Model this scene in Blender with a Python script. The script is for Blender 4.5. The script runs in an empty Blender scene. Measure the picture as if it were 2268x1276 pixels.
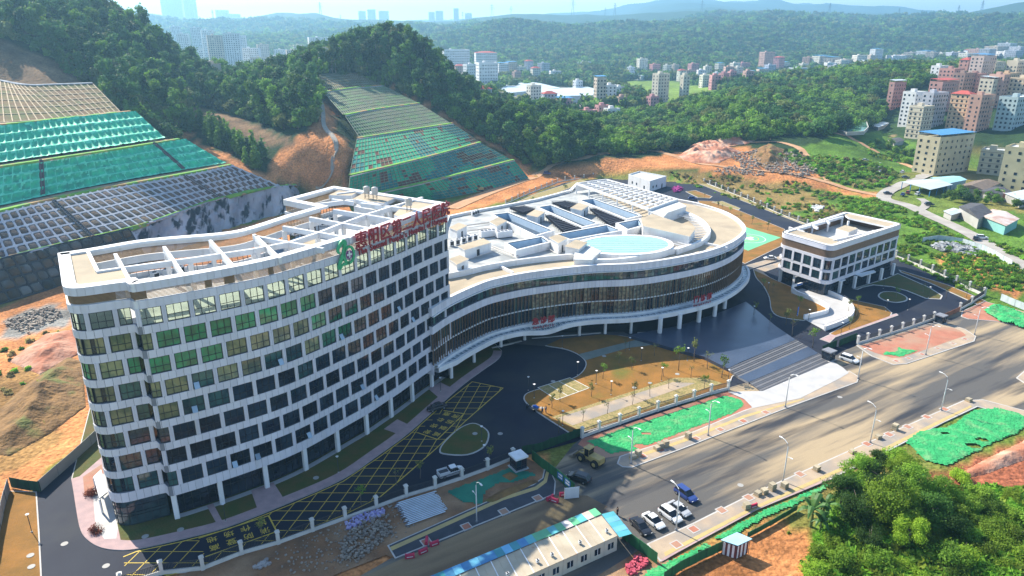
import bpy, math, random
import numpy as np
from mathutils import Vector, Matrix
from mathutils.geometry import tessellate_polygon
R = math.radians
SC = bpy.context.scene
COL = SC.collection
random.seed(7)
# ---------------------------------------------------------------- camera, sky, sun, exposure
cd = bpy.data.cameras.new('camera')
cam = bpy.data.objects.new('camera', cd)
COL.objects.link(cam)
cam.location = (0, 0, 78.0)
cam.rotation_euler = (R(90 - 19.45), 0, 0)
cd.sensor_width = 36.0
cd.lens = 25.0
cd.clip_start = 1.0
cd.clip_end = 30000.0
SC.camera = cam
SUN_AZ = math.atan2(0.68, -0.733)          # the sun stands to the far left of the view
SUN_EL = R(38.5)
world = bpy.data.worlds.new('World')
SC.world = world
world.use_nodes = True
wn = world.node_tree.nodes
wl = world.node_tree.links
bgn = wn['Background']
sky = wn.new('ShaderNodeTexSky')
sky.sky_type = 'NISHITA'
sky.sun_disc = False
sky.sun_elevation = SUN_EL
sky.sun_rotation = math.pi / 2 - SUN_AZ
sky.air_density = 1.0
sky.dust_density = 0.6
sky.ozone_density = 2.5
wl.new(sky.outputs[0], bgn.inputs[0])
bgn.inputs[1].default_value = 0.12
sd = bpy.data.lights.new('sun', 'SUN')
sd.energy = 5.0
sd.angle = R(0.5)
sd.color = (1.0, 0.92, 0.78)
sun = bpy.data.objects.new('sun', sd)
COL.objects.link(sun)
_sv = Vector((math.cos(SUN_AZ) * math.cos(SUN_EL), math.sin(SUN_AZ) * math.cos(SUN_EL), math.sin(SUN_EL)))
sun.rotation_euler = _sv.to_track_quat('Z', 'Y').to_euler()
sun.location = (-200, 300, 300)
SC.view_settings.view_transform = 'Standard'
SC.view_settings.look = 'None'
SC.view_settings.exposure = 1.15
SC.view_settings.gamma = 1.0
SC.view_settings.use_curve_mapping = False
SC.cycles.use_denoising = True
SC.cycles.max_bounces = 6
SC.cycles.diffuse_bounces = 2
SC.cycles.glossy_bounces = 3
SC.cycles.transmission_bounces = 4
SC.cycles.volume_bounces = 0
SC.cycles.transparent_max_bounces = 6
SC.cycles.caustics_reflective = False
SC.cycles.caustics_refractive = False
# ---------------------------------------------------------------- materials
MATS = {}
def node(nt, t, **kw):
    n = nt.nodes.new(t)
    for k, v in kw.items():
        setattr(n, k, v)
    return n
def mat(name, col, rough=0.8, col2=None, scale=0.5, spec=0.3, metal=0.0, bump=0.0, bscale=4.0, rnd=0.0, detail=5.0,
        lo=0.35, hi=0.65, fine=0.0, transl=0.0, stretch=None, col3=None, scale3=0.05, lo3=0.45, hi3=0.6):
    """procedural material: two colours mixed by a world-space noise, optional third patch colour, grain and bump"""
    if name in MATS:
        return MATS[name]
    m = bpy.data.materials.new(name)
    m.use_nodes = True
    nt = m.node_tree
    L = nt.links.new
    b = nt.nodes['Principled BSDF']
    b.inputs['Roughness'].default_value = rough
    b.inputs['Specular IOR Level'].default_value = spec
    b.inputs['Metallic'].default_value = metal
    if col2 is None:
        col2 = tuple(c * 0.86 for c in col)
    g = node(nt, 'ShaderNodeNewGeometry')
    pos = g.outputs['Position']
    if stretch:
        mp = node(nt, 'ShaderNodeMapping', vector_type='TEXTURE')     # turned along the surface, then stretched
        mp.inputs['Rotation'].default_value = (0, 0, stretch[3] if len(stretch) > 3 else 0)
        mp.inputs['Scale'].default_value = [1 / c for c in stretch[:3]]
        L(pos, mp.inputs[0])
        pos = mp.outputs[0]
    nz = node(nt, 'ShaderNodeTexNoise')
    nz.inputs['Scale'].default_value = scale
    nz.inputs['Detail'].default_value = detail
    L(pos, nz.inputs['Vector'])
    rp = node(nt, 'ShaderNodeMapRange')
    rp.inputs[1].default_value = lo
    rp.inputs[2].default_value = hi
    L(nz.outputs[0], rp.inputs[0])
    mx = node(nt, 'ShaderNodeMix', data_type='RGBA')
    mx.inputs[6].default_value = (*col, 1)
    mx.inputs[7].default_value = (*col2, 1)
    L(rp.outputs[0], mx.inputs[0])
    out = mx.outputs[2]
    if col3:
        n3 = node(nt, 'ShaderNodeTexNoise')
        n3.inputs['Scale'].default_value = scale3
        n3.inputs['Detail'].default_value = 6
        L(pos, n3.inputs['Vector'])
        r3 = node(nt, 'ShaderNodeMapRange')
        r3.inputs[1].default_value = lo3
        r3.inputs[2].default_value = hi3
        L(n3.outputs[0], r3.inputs[0])
        m3 = node(nt, 'ShaderNodeMix', data_type='RGBA')
        L(r3.outputs[0], m3.inputs[0])
        L(out, m3.inputs[6])
        m3.inputs[7].default_value = (*col3, 1)
        out = m3.outputs[2]
    if fine:
        nf = node(nt, 'ShaderNodeTexNoise')
        nf.inputs['Scale'].default_value = 9.0
        nf.inputs['Detail'].default_value = 3
        L(g.outputs['Position'], nf.inputs['Vector'])
        rf = node(nt, 'ShaderNodeMapRange')
        rf.inputs[3].default_value = 1 - fine
        rf.inputs[4].default_value = 1 + fine
        L(nf.outputs[0], rf.inputs[0])
        mf = node(nt, 'ShaderNodeVectorMath', operation='SCALE')
        L(out, mf.inputs[0])
        L(rf.outputs[0], mf.inputs['Scale'])
        out = mf.outputs[0]
    if rnd:
        oi = node(nt, 'ShaderNodeObjectInfo')
        rr = node(nt, 'ShaderNodeMapRange')
        rr.inputs[3].default_value = 1 - rnd
        rr.inputs[4].default_value = 1 + rnd
        L(oi.outputs['Random'], rr.inputs[0])
        mr = node(nt, 'ShaderNodeVectorMath', operation='SCALE')
        L(out, mr.inputs[0])
        L(rr.outputs[0], mr.inputs['Scale'])
        out = mr.outputs[0]
    L(out, b.inputs['Base Color'])
    if bump:
        nb = node(nt, 'ShaderNodeTexNoise')
        nb.inputs['Scale'].default_value = bscale
        nb.inputs['Detail'].default_value = 4
        L(pos, nb.inputs['Vector'])
        bp = node(nt, 'ShaderNodeBump')
        bp.inputs['Strength'].default_value = 1.0
        bp.inputs['Distance'].default_value = bump
        L(nb.outputs[0], bp.inputs['Height'])
        L(bp.outputs[0], b.inputs['Normal'])
    if transl:
        tr = node(nt, 'ShaderNodeBsdfTranslucent')
        L(out, tr.inputs[0])
        ms = node(nt, 'ShaderNodeMixShader')
        ms.inputs[0].default_value = transl
        L(b.outputs[0], ms.inputs[1])
        L(tr.outputs[0], ms.inputs[2])
        L(ms.outputs[0], nt.nodes['Material Output'].inputs[0])
    MATS[name] = m
    return m
def glass_mat(name, col, rough=0.04, col2=None, scale=0.25):
    """window glass: a dark body, or a tint painting in reflections, under a clear reflecting face"""
    m = mat(name, col, rough, col2 or tuple(c * 0.5 for c in col), scale, spec=0.6, lo=0.4, hi=0.6, rnd=0.3)
    b = m.node_tree.nodes['Principled BSDF']
    b.inputs['Coat Weight'].default_value = 0.25
    b.inputs['Coat Roughness'].default_value = 0.02
    return m
# ---------------------------------------------------------------- mesh building
class MB:
    def __init__(self):
        self.v = []; self.f = []; self.m = []
    def quad(self, a, b, c, d, mi=0):
        n = len(self.v); self.v += [tuple(a), tuple(b), tuple(c), tuple(d)]
        self.f.append((n, n + 1, n + 2, n + 3)); self.m.append(mi); return self
    def face(self, pts, mi=0):
        n = len(self.v); self.v += [tuple(p) for p in pts]
        self.f.append(tuple(range(n, n + len(pts)))); self.m.append(mi); return self
    def box(self, x0, x1, y0, y1, z0, z1, mi=0):
        n = len(self.v)
        self.v += [(x0, y0, z0), (x1, y0, z0), (x1, y1, z0), (x0, y1, z0), (x0, y0, z1), (x1, y0, z1), (x1, y1, z1), (x0, y1, z1)]
        for q in ((0, 3, 2, 1), (4, 5, 6, 7), (0, 1, 5, 4), (1, 2, 6, 5), (2, 3, 7, 6), (3, 0, 4, 7)):
            self.f.append(tuple(n + i for i in q)); self.m.append(mi)
        return self
    def obox(self, p, q, w, z0, z1, mi=0, z0b=None, z1b=None):
        """upright bar of width w from plan point p to q"""
        dx, dy = q[0] - p[0], q[1] - p[1]
        l = math.hypot(dx, dy) or 1e-6
        nx, ny = -dy / l * w / 2, dx / l * w / 2
        z0b = z0 if z0b is None else z0b; z1b = z1 if z1b is None else z1b
        n = len(self.v)
        self.v += [(p[0] - nx, p[1] - ny, z0), (q[0] - nx, q[1] - ny, z0b), (q[0] + nx, q[1] + ny, z0b), (p[0] + nx, p[1] + ny, z0),
                   (p[0] - nx, p[1] - ny, z1), (q[0] - nx, q[1] - ny, z1b), (q[0] + nx, q[1] + ny, z1b), (p[0] + nx, p[1] + ny, z1)]
        for k in ((0, 3, 2, 1), (4, 5, 6, 7), (0, 1, 5, 4), (1, 2, 6, 5), (2, 3, 7, 6), (3, 0, 4, 7)):
            self.f.append(tuple(n + i for i in k)); self.m.append(mi)
        return self
    def bar(self, a, b, w, mi=0, n=4):
        """round or square bar between two points in space"""
        a = Vector(a); b = Vector(b); d = (b - a)
        if d.length < 1e-6: return self
        d.normalize()
        u = d.cross(Vector((0, 0, 1)) if abs(d.z) < 0.95 else Vector((1, 0, 0))).normalized(); w2 = d.cross(u)
        k = len(self.v)
        for p in (a, b):
            for i in range(n):
                t = 2 * math.pi * (i + 0.5) / n
                self.v.append(tuple(p + (u * math.cos(t) + w2 * math.sin(t)) * w))
        for i in range(n):
            j = (i + 1) % n
            self.f.append((k + i, k + j, k + n + j, k + n + i)); self.m.append(mi)
        self.f.append(tuple(k + i for i in reversed(range(n)))); self.m.append(mi)
        self.f.append(tuple(k + n + i for i in range(n))); self.m.append(mi)
        return self
    def tube(self, pts, rad, mi=0, n=6):
        """tapered tube through points"""
        pts = [Vector(p) for p in pts]; k = len(self.v)
        for i, p in enumerate(pts):
            d = (pts[min(i + 1, len(pts) - 1)] - pts[max(i - 1, 0)]).normalized()
            u = d.cross(Vector((0, 0, 1)) if abs(d.z) < 0.9 else Vector((1, 0, 0))).normalized(); w = d.cross(u)
            r = rad[i] if isinstance(rad, (list, tuple)) else rad
            for j in range(n):
                t = 2 * math.pi * j / n
                self.v.append(tuple(p + (u * math.cos(t) + w * math.sin(t)) * r))
        for i in range(len(pts) - 1):
            for j in range(n):
                a = k + i * n + j; b = k + i * n + (j + 1) % n
                self.f.append((a, b, b + n, a + n)); self.m.append(mi)
        self.f.append(tuple(k + (len(pts) - 1) * n + j for j in range(n))); self.m.append(mi)
        self.f.append(tuple(k + j for j in reversed(range(n)))); self.m.append(mi)
        return self
    def poly(self, pts, z, mi=0):
        """flat sheet over a plan polygon"""
        pts = clean(pts); n = len(self.v)
        self.v += [(p[0], p[1], z) for p in pts]
        for t in tessellate_polygon([[Vector((p[0], p[1], 0)) for p in pts]]):
            a, b, c = (pts[i] for i in t)
            if (b[0] - a[0]) * (c[1] - a[1]) - (b[1] - a[1]) * (c[0] - a[0]) < 0: t = (t[0], t[2], t[1])
            self.f.append(tuple(n + i for i in t)); self.m.append(mi)
        return self
    def prism(self, pts, z0, z1, mi=0, top=None, bottom=True):
        """upright solid over a plan polygon"""
        pts = clean(pts)
        if area(pts) < 0: pts = pts[::-1]
        self.poly(pts, z1, mi if top is None else top)
        if bottom:
            k = len(self.f); self.poly(pts, z0, mi)
            for i in range(k, len(self.f)): self.f[i] = self.f[i][::-1]
        n = len(self.v); N = len(pts)
        for z in (z0, z1): self.v += [(p[0], p[1], z) for p in pts]
        for i in range(N):
            j = (i + 1) % N
            self.f.append((n + i, n + j, n + N + j, n + N + i)); self.m.append(mi)
        return self
    def wall(self, pts, w, z0, z1, mi=0, closed=False):
        """ribbon wall of thickness w along a plan polyline"""
        pts = clean(pts)
        a = offset(pts, w / 2, closed); b = offset(pts, -w / 2, closed)
        n = len(pts)
        for i in range(n if closed else n - 1):
            j = (i + 1) % n
            A, B, C, D = a[i], a[j], b[j], b[i]
            self.quad((*A, z1), (*D, z1), (*C, z1), (*B, z1), mi)
            self.quad((*A, z0), (*A, z1), (*B, z1), (*B, z0), mi)
            self.quad((*D, z0), (*C, z0), (*C, z1), (*D, z1), mi)
            self.quad((*A, z0), (*B, z0), (*C, z0), (*D, z0), mi)
        if not closed:
            self.quad((*a[0], z0), (*b[0], z0), (*b[0], z1), (*a[0], z1), mi)
            self.quad((*a[-1], z0), (*a[-1], z1), (*b[-1], z1), (*b[-1], z0), mi)
        return self
    def cyl(self, x, y, z0, z1, r, mi=0, n=10, r1=None):
        r1 = r if r1 is None else r1
        k = len(self.v)
        for z, q in ((z0, r), (z1, r1)):
            for i in range(n):
                t = 2 * math.pi * i / n
                self.v.append((x + q * math.cos(t), y + q * math.sin(t), z))
        for i in range(n):
            j = (i + 1) % n
            self.f.append((k + i, k + j, k + n + j, k + n + i)); self.m.append(mi)
        self.f.append(tuple(k + n + i for i in range(n))); self.m.append(mi)
        self.f.append(tuple(k + i for i in reversed(range(n)))); self.m.append(mi)
        return self
    def mesh(self, name, mats, smooth=False):
        me = bpy.data.meshes.new(name)
        me.from_pydata(self.v, [], self.f)
        for m in (mats if isinstance(mats, (list, tuple)) else [mats]):
            me.materials.append(m)
        if any(self.m): me.polygons.foreach_set('material_index', self.m)
        if smooth: me.polygons.foreach_set('use_smooth', [True] * len(self.f))
        me.update()
        return me
    def build(self, name, mats, parent=None, smooth=False, loc=None, rz=0):
        return put(name, self.mesh(name, mats, smooth), parent, loc, rz)
def clean(pts):
    out = []
    for p in pts:
        if not out or abs(out[-1][0] - p[0]) + abs(out[-1][1] - p[1]) > 1e-4: out.append((p[0], p[1]))
    if len(out) > 2 and abs(out[0][0] - out[-1][0]) + abs(out[0][1] - out[-1][1]) < 1e-4: out.pop()
    return out
def area(p):
    return sum(p[i - 1][0] * p[i][1] - p[i][0] * p[i - 1][1] for i in range(len(p))) / 2
def offset(pts, d, closed=True):
    """polyline moved d to its right-hand side (outwards for a counter-clockwise ring)"""
    n = len(pts); out = []
    for i in range(n):
        a = pts[i - 1] if (closed or i > 0) else None
        b = pts[(i + 1) % n] if (closed or i < n - 1) else None
        p = pts[i]; ns = []
        if a is not None:
            l = math.hypot(p[0] - a[0], p[1] - a[1]) or 1e-9; ns.append(((p[1] - a[1]) / l, -(p[0] - a[0]) / l))
        if b is not None:
            l = math.hypot(b[0] - p[0], b[1] - p[1]) or 1e-9; ns.append(((b[1] - p[1]) / l, -(b[0] - p[0]) / l))
        if len(ns) == 1: nx, ny = ns[0]
        else:
            nx, ny = ns[0][0] + ns[1][0], ns[0][1] + ns[1][1]
            q = max(nx * nx + ny * ny, 0.5); nx, ny = nx * 2 / q, ny * 2 / q
        out.append((p[0] + nx * d, p[1] + ny * d))
    return out
def spline(pts, k=6, closed=False):
    """Catmull-Rom curve through plan points"""
    n = len(pts); out = []
    for i in range(n if closed else n - 1):
        if closed: p = [pts[(i + j - 1) % n] for j in range(4)]
        else: p = [pts[max(i - 1, 0)], pts[i], pts[i + 1], pts[min(i + 2, n - 1)]]
        for s in range(k):
            t = s / k; t2 = t * t; t3 = t2 * t
            out.append(tuple(0.5 * (2 * p[1][c] + (p[2][c] - p[0][c]) * t + (2 * p[0][c] - 5 * p[1][c] + 4 * p[2][c] - p[3][c]) * t2 +
                                    (3 * p[1][c] - p[0][c] - 3 * p[2][c] + p[3][c]) * t3) for c in range(len(pts[0]))))
    if not closed: out.append(tuple(pts[-1]))
    return out
def rounded(pts, r, k=5):
    """polygon with rounded corners; r is one radius or one per corner"""
    out = []; n = len(pts)
    for i in range(n):
        p = Vector(pts[i][:2]); a = Vector(pts[i - 1][:2]); b = Vector(pts[(i + 1) % n][:2])
        q = r[i] if isinstance(r, (list, tuple)) else r
        q = min(q, (p - a).length * 0.48, (p - b).length * 0.48)
        if q <= 0.01: out.append(tuple(p)); continue
        s = p + (a - p).normalized() * q; e = p + (b - p).normalized() * q
        for j in range(k + 1):
            t = j / k
            out.append(tuple(s * (1 - t) ** 2 + p * 2 * t * (1 - t) + e * t * t))
    return out
class Path:
    """arc-length walk along a plan polyline"""
    def __init__(self, pts):
        self.p = [Vector(q[:2]) for q in pts]; self.s = [0.0]
        for a, b in zip(self.p, self.p[1:]): self.s.append(self.s[-1] + (b - a).length)
        self.len = self.s[-1]
    def at(self, s):
        s = min(max(s, 0), self.len - 1e-6)
        lo, hi = 0, len(self.s) - 1
        while hi - lo > 1:
            m = (lo + hi) // 2
            if self.s[m] <= s: lo = m
            else: hi = m
        d = self.p[lo + 1] - self.p[lo]
        return self.p[lo] + d * ((s - self.s[lo]) / (d.length or 1e-9))
    def frame(self, s, w=0.5):
        a = self.at(s - w); b = self.at(s + w); t = (b - a).normalized()
        return self.at(s), t, Vector((t.y, -t.x))
    def sub(self, s0, s1, step=1.0):
        n = max(1, int(math.ceil((s1 - s0) / step)))
        return [tuple(self.at(s0 + (s1 - s0) * i / n)) for i in range(n + 1)]
# ---------------------------------------------------------------- scene objects
def put(name, data, parent=None, loc=None, rz=0):
    o = bpy.data.objects.new(name, data)
    COL.objects.link(o)
    if parent is not None: o.parent = parent
    if loc is not None: o.location = loc
    if rz: o.rotation_euler = (0, 0, rz)
    return o
def tag(o, label=None, cat=None, group=None, kind=None):
    if label: o['label'] = label
    if cat: o['category'] = cat
    if group: o['group'] = group
    if kind: o['kind'] = kind
    return o
def thing(name, label, cat, loc=(0, 0, 0), rz=0, group=None):
    return tag(put(name, None, None, loc, rz), label, cat, group)
def copy_tree(o, parent=None, loc=None, rz=None, label=None):
    c = o.copy()
    COL.objects.link(c)
    c.parent = parent
    if loc is not None: c.location = loc
    if rz is not None: c.rotation_euler = (0, 0, rz)
    if label: c['label'] = label
    for ch in list(KIDS.get(o.name, [])) or list(o.children):
        copy_tree(ch, c)
    return c
KIDS = {}
def remember(o):
    """children lists looked up once, so that copies need no scene scan"""
    for x in [o] + list(o.children):
        KIDS[x.name] = list(x.children)
    return o
def structure(name, mb, mats, smooth=False):
    return tag(mb.build(name, mats, None, smooth), kind='structure')
def inside(x, y, poly):
    """numpy point-in-polygon"""
    r = np.zeros(np.shape(x), bool)
    j = len(poly) - 1
    for i in range(len(poly)):
        xi, yi = poly[i][0], poly[i][1]; xj, yj = poly[j][0], poly[j][1]
        if yi != yj:
            r ^= ((yi > y) != (yj > y)) & (x < (xj - xi) * (y - yi) / (yj - yi) + xi)
        j = i
    return r
def dist_poly(x, y, poly):
    d = np.full(np.shape(x), 1e9)
    for i in range(len(poly)):
        ax, ay = poly[i - 1][:2]; bx, by = poly[i][:2]
        dx, dy = bx - ax, by - ay
        t = np.clip(((x - ax) * dx + (y - ay) * dy) / (dx * dx + dy * dy + 1e-9), 0, 1)
        d = np.minimum(d, np.hypot(x - ax - t * dx, y - ay - t * dy))
    return d
# ---------------------------------------------------------------- terrain: heights in metres through surveyed points
SITE = [(-330, -60), (-230, 90), (-172, 180), (-158, 208), (-142, 244), (-127, 288), (-112, 325), (-96, 348), (-72, 338), (-50, 352), (-30, 368), (6, 412), (60, 415), (110, 395), (300, 330), (420, 300), (420, -60)]
CUT_LEFT = [  # (bottom line, top line) of each tier of the left cut slope
    ([(-170.73, 198.58, 11.4), (-162.4, 215.69, 11.4), (-154.62, 231.18, 11.4), (-138.47, 260.63, 11.4), (-128.24, 304.02, 11.4), (-111.02, 333.78, 11.4)], [(-177.97, 211.84, 22.3), (-170.37, 231.27, 22.3), (-158.45, 263.7, 22.3), (-139.33, 297.4, 22.3), (-127.32, 323.89, 22.3)]),
    ([(-180.61, 215.45, 22.8), (-176.47, 240.43, 22.8), (-164.1, 273.98, 22.8), (-144.1, 308.42, 22.8), (-131.52, 327.02, 22.8)], [(-192.43, 234.65, 33.6), (-181.5, 251.67, 33.6), (-167.1, 283.16, 33.6), (-154.68, 311.77, 33.6), (-148.75, 327.49, 33.6)]),
    ([(-195.23, 238.47, 34.1), (-187.09, 260.07, 34.1), (-171.74, 291.64, 34.1), (-157.59, 326.79, 34.1)], [(-213.79, 266.46, 45), (-197.26, 278.9, 45), (-187.99, 307.45, 45), (-173.54, 335.91, 45)]),
    ([(-223.3, 279.01, 45.5), (-205.51, 291.22, 45.5), (-190.13, 308.02, 45.5), (-181.32, 337.04, 45.5)], [(-249.08, 332.16, 60), (-245.93, 343.19, 59), (-244.96, 353.75, 58), (-225.29, 342.83, 56.6), (-218.7, 352.56, 56.2), (-208.03, 366.27, 56)])]
CUT_RIGHT = [
    ([(-75.14, 327.13, 0.3), (-58.29, 341.38, 0.3), (-33.31, 358.98, 0.3), (-13.16, 379.55, 0.3), (9.47, 412.03, 0.3)], [(-71.92, 305.82, 9.4), (-61.43, 324.78, 9.4), (-41.42, 351.77, 9.4), (-20.49, 383.3, 9.4), (1.59, 417.36, 9.4)]),
    ([(-72.49, 308.55, 9.8), (-61.96, 327.94, 9.8), (-41.82, 355.6, 9.8), (-20.72, 387.97, 9.8), (-1.07, 421.4, 9.8)], [(-72.31, 315.55, 18.9), (-59.18, 339.89, 18.9), (-41.12, 373.9, 18.9), (-18.31, 422.38, 18.9)]),
    ([(-73.84, 322.78, 19.2), (-59.91, 344.46, 19.2), (-41.7, 379.55, 19.2), (-19.87, 427.83, 19.2)], [(-79.62, 369, 28.2), (-68.74, 386.72, 28.2), (-52.51, 412.34, 28.2), (-35.08, 436.69, 28.2)]),
    ([(-80.29, 378.18, 28.6), (-69.46, 391.11, 28.6), (-53.12, 417.5, 28.6), (-38.29, 442.66, 28.6)], [(-89.73, 391.91, 37.6), (-79.81, 424.27, 37.6), (-58.59, 465.42, 37.6)]),
    ([(-92.14, 397.38, 38), (-81.01, 430.98, 38), (-60.65, 470.56, 38)], [(-110.13, 431.23, 47), (-99.04, 469.95, 47), (-85.51, 491.97, 47)]),
    ([(-112.3, 437.89, 47.3), (-100.73, 478.25, 47.3), (-88.61, 501.28, 47.3)], [(-124, 475.81, 55), (-116.8, 499.95, 55), (-104.64, 499.95, 55)])]
HILL_POINTS = (
    [(-268.61, 395, 76.17), (-258.65, 400, 71.6), (-240.31, 395, 64.42), (-228.01, 390, 57.78), (-214.58, 385, 51.69)] +                  # edge of the wood above the cut
    [(-369.34, 470, 99.36), (-348.92, 480, 99.81), (-320.65, 480, 99.81), (-293.23, 480, 95.87), (-265.92, 480, 90.57), (-250.9, 480, 76.32), (-232.12, 480, 71.69), (-217.37, 470, 59.66), (-210.26, 465, 48.97)] +
    [(-556.63, 700, 86.58), (-486.7, 720, 86.83), (-403.26, 720, 74.67), (-340.9, 700, 54.74)] +
    [(-196.62, 460, 40.55), (-178.14, 455, 37.41), (-153.95, 450, 37.86), (-133.95, 450, 43.24)] +                             # saddle
    [(-272.33, 640, 34.27), (-217.61, 640, 32.37), (-169.96, 640, 38.05)] +
    [(-179.72, 345, 35.7), (-167.84, 345, 29.3), (-155.48, 345, 24.99), (-148.29, 360, 24.94), (-146.04, 380, 29.07), (-128.89, 355, 21.22), (-122.05, 350, 17.59)] +
    [(-172.32, 400, 36.28), (-156.33, 410, 34.74), (-140.59, 425, 36.25), (-126, 430, 38.35), (-119.78, 440, 47.93)] +
    [(-120.64, 375, 29.71), (-107.48, 360, 24.94), (-108.37, 345, 17.35), (-115.38, 338, 13.17), (-95.93, 338, 13.17), (-81.85, 325, 15.67), (-84.03, 352, 26.11), (-91.15, 365, 31), (-105.98, 410, 42.66), (-121.91, 460, 51.99)] +
    [(-129.88, 480, 53.68), (-118.05, 500, 58.49), (-102.87, 510, 65.46), (-87.72, 512, 66.88), (-72.14, 510, 63.99), (-56.51, 505, 55.36), (-44.9, 490, 40.15), (-37.18, 485, 33.28)] +
    [(-80.72, 480, 43.78), (-55.22, 460, 34.2), (-34.11, 440, 22.7), (-17.41, 432, 14.32), (1.6, 420, 4.97)] +
    [(-24.6, 470, 23.83), (-4.04, 460, 17.34), (18.35, 440, 9.01), (42.01, 425, 7.87), (56.05, 430, 8.68)] +
    [(-138.13, 680, 47.51), (-96.77, 680, 47.51), (-54.23, 660, 32.9), (-13.45, 640, 18.99)] +
    # wooded low hills in the middle distance
    [(-11.87, 560, 12.08), (23.01, 560, 14.48), (54.57, 560, 9.33), (96.26, 580, 8.66), (132.32, 580, 10.44)] +
    [(95.44, 480, 8.75), (128.52, 480, 10.24), (170.87, 500, 13.61), (155.53, 590, 21.82), (191.07, 600, 25.56), (216.26, 620, 26.41), (239.93, 620, 20.83), (249.41, 560, 16.19), (233.47, 500, 13.61)] +
    [(264.29, 760, 21.56), (325.68, 800, 30.42), (382, 820, 41.23), (436.25, 830, 45.61), (487.62, 830, 40.78), (531.61, 820, 41.23), (607.03, 820, 38.84), (263.71, 850, 19.92)] +
    [(330.45, 700, 19.75), (366.75, 690, 28.81), (424.03, 680, 29.52), (473.29, 660, 27.02)] +
    [(304.4, 590, 5.66), (337.19, 560, 12.77), (368.32, 520, 14.24), (395.38, 500, 16.69)] +
    # valley floor with the town
    [(-484.8, 950, 18.7), (-311.04, 950, 13.09), (-78.13, 950, 10.27), (38.85, 960, 12.4), (155.1, 950, 10.27), (355.55, 1250, 8.8), (567.98, 1400, 8.69), (737.04, 1400, 16.86), (963.57, 1400, 23.36)] +
    [(-1044.42, 1200, 31.17), (-827.59, 1200, 24.19), (-659.37, 1300, 19.71), (-486.16, 1500, 19.46), (-121.99, 1500, 19.46), (112.42, 1600, 24.82), (354.71, 1600, 24.82), (617.1, 1800, 18.18), (995.04, 1900, 23.62), (1336.51, 1900, 36.72)] +
    # first ridge, dip, main ridge, dip, far peaks
    [(-1805.84, 2100, 68.27), (-1051.31, 2100, 62.32), (-799.99, 2100, 56.36), (-521.03, 2000, 63.07), (-328.49, 2000, 71), (-203.79, 1950, 60.12), (-105.53, 2100, 82.51), (-5.26, 2200, 92.63), (139.18, 2000, 66.47), (318.9, 2000, 71), (474.37, 2000, 75.53), (653.01, 2000, 84.55), (798.76, 2000, 68.74), (1089.25, 2100, 75.4), (1487.14, 2200, 104.97), (1725.82, 2200, 104.97)] +
    [(-2569.5, 3000, 97.95), (-1497.38, 3000, 81.06), (-778.43, 3000, 89.52), (-240.11, 3000, 97.95), (297.74, 3000, 89.52), (831.69, 3000, 131.53), (1368.47, 3000, 123.16), (2019.9, 3000, 148.22)] +
    [(-3225.83, 3800, 198.5), (-2040.82, 3800, 160.61), (-1946.95, 3800, 204.79), (-1879.08, 3800, 181.7), (-1680.94, 3800, 152.16), (-1433.27, 3800, 145.81), (-1205.53, 3800, 160.61), (-976.88, 3800, 192.21), (-888.95, 3800, 166.95), (-619.43, 3800, 145.81), (-393.44, 3800, 143.69), (-167.12, 3800, 156.39), (13.52, 3800, 177.49), (126.32, 3800, 169.06), (307.27, 3800, 152.16), (600.15, 3800, 166.95), (869.69, 3800, 181.7), (1048.28, 3800, 198.5), (1274.74, 3800, 185.9), (1499.96, 3800, 185.9), (1861.79, 3800, 177.49), (2178.2, 3800, 173.27), (2399.9, 3800, 190.11), (2548.96, 3800, 206.89), (2954.56, 3800, 219.43)] +
    [(-2590.29, 5200, 112.59), (-726.77, 5200, 112.59), (514.55, 5200, 141.75), (2060.31, 5200, 170.79), (3607.09, 5200, 170.79)] +
    [(-3496.41, 6500, 190.36), (-1677.92, 6500, 197.61), (-131.4, 6500, 204.85), (793.29, 6500, 269.76), (1021.93, 6500, 312.78), (1210.68, 6500, 362.71), (1401.15, 6500, 376.93), (1632.44, 6500, 359.15), (1941.67, 6500, 334.21), (2126.43, 6500, 394.66), (2202.06, 6500, 401.75), (2361.92, 6500, 348.47), (2558.66, 6500, 312.78), (2670.76, 6500, 334.21), (2833.16, 6500, 276.94), (2982.43, 6500, 305.62), (3330.96, 6500, 291.29), (3723.67, 6500, 251.78), (4375.58, 6500, 233.76)])
def _coords(x, y):
    q = y + 120.0
    return np.stack([np.asarray(x, float) / q * 2.2, np.log(np.maximum(q, 30.0))], -1)
def _fit():
    pts = list(HILL_POINTS)
    for lo, hi in CUT_LEFT + CUT_RIGHT:
        for a in lo + hi: pts.append((a[0], a[1], a[2] - 4.5))
        for a, b in zip(lo, hi): pts.append(((a[0] + b[0]) / 2, (a[1] + b[1]) / 2, (a[2] + b[2]) / 2 - 6.5))
    for gx in range(-190, 480, 45):
        for gy in range(-40, 400, 40):
            if gx > -125 + (gy - 180) * 0.3 * (gy > 180) and gy < 300 + gx * 0.9: pts.append((gx, gy, 0.0))
    for gx in (260, 330, 400, 480): pts += [(gx, 420, 0.0), (gx, 480, 0.0)]
    for gx in (-600, -350, -200, 0, 300, 600): pts.append((gx, -70, 0.0))
    pts += [(-330, 150, 45.0), (-330, 60, 30.0), (-420, 300, 90.0), (-200, 100, 2.0), (-180, 150, 4.0)]
    a = np.array(sorted(set(pts)))
    c = _coords(a[:, 0], a[:, 1])
    d = np.hypot(c[:, None, 0] - c[None, :, 0], c[:, None, 1] - c[None, :, 1])
    n = len(a)
    A = np.zeros((n + 1, n + 1))
    A[:n, :n] = -d + np.eye(n) * 0.002
    A[n, :n] = 1; A[:n, n] = 1
    w = np.linalg.solve(A, np.append(a[:, 2], 0))
    return c, w
_RC, _RW = _fit()
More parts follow.
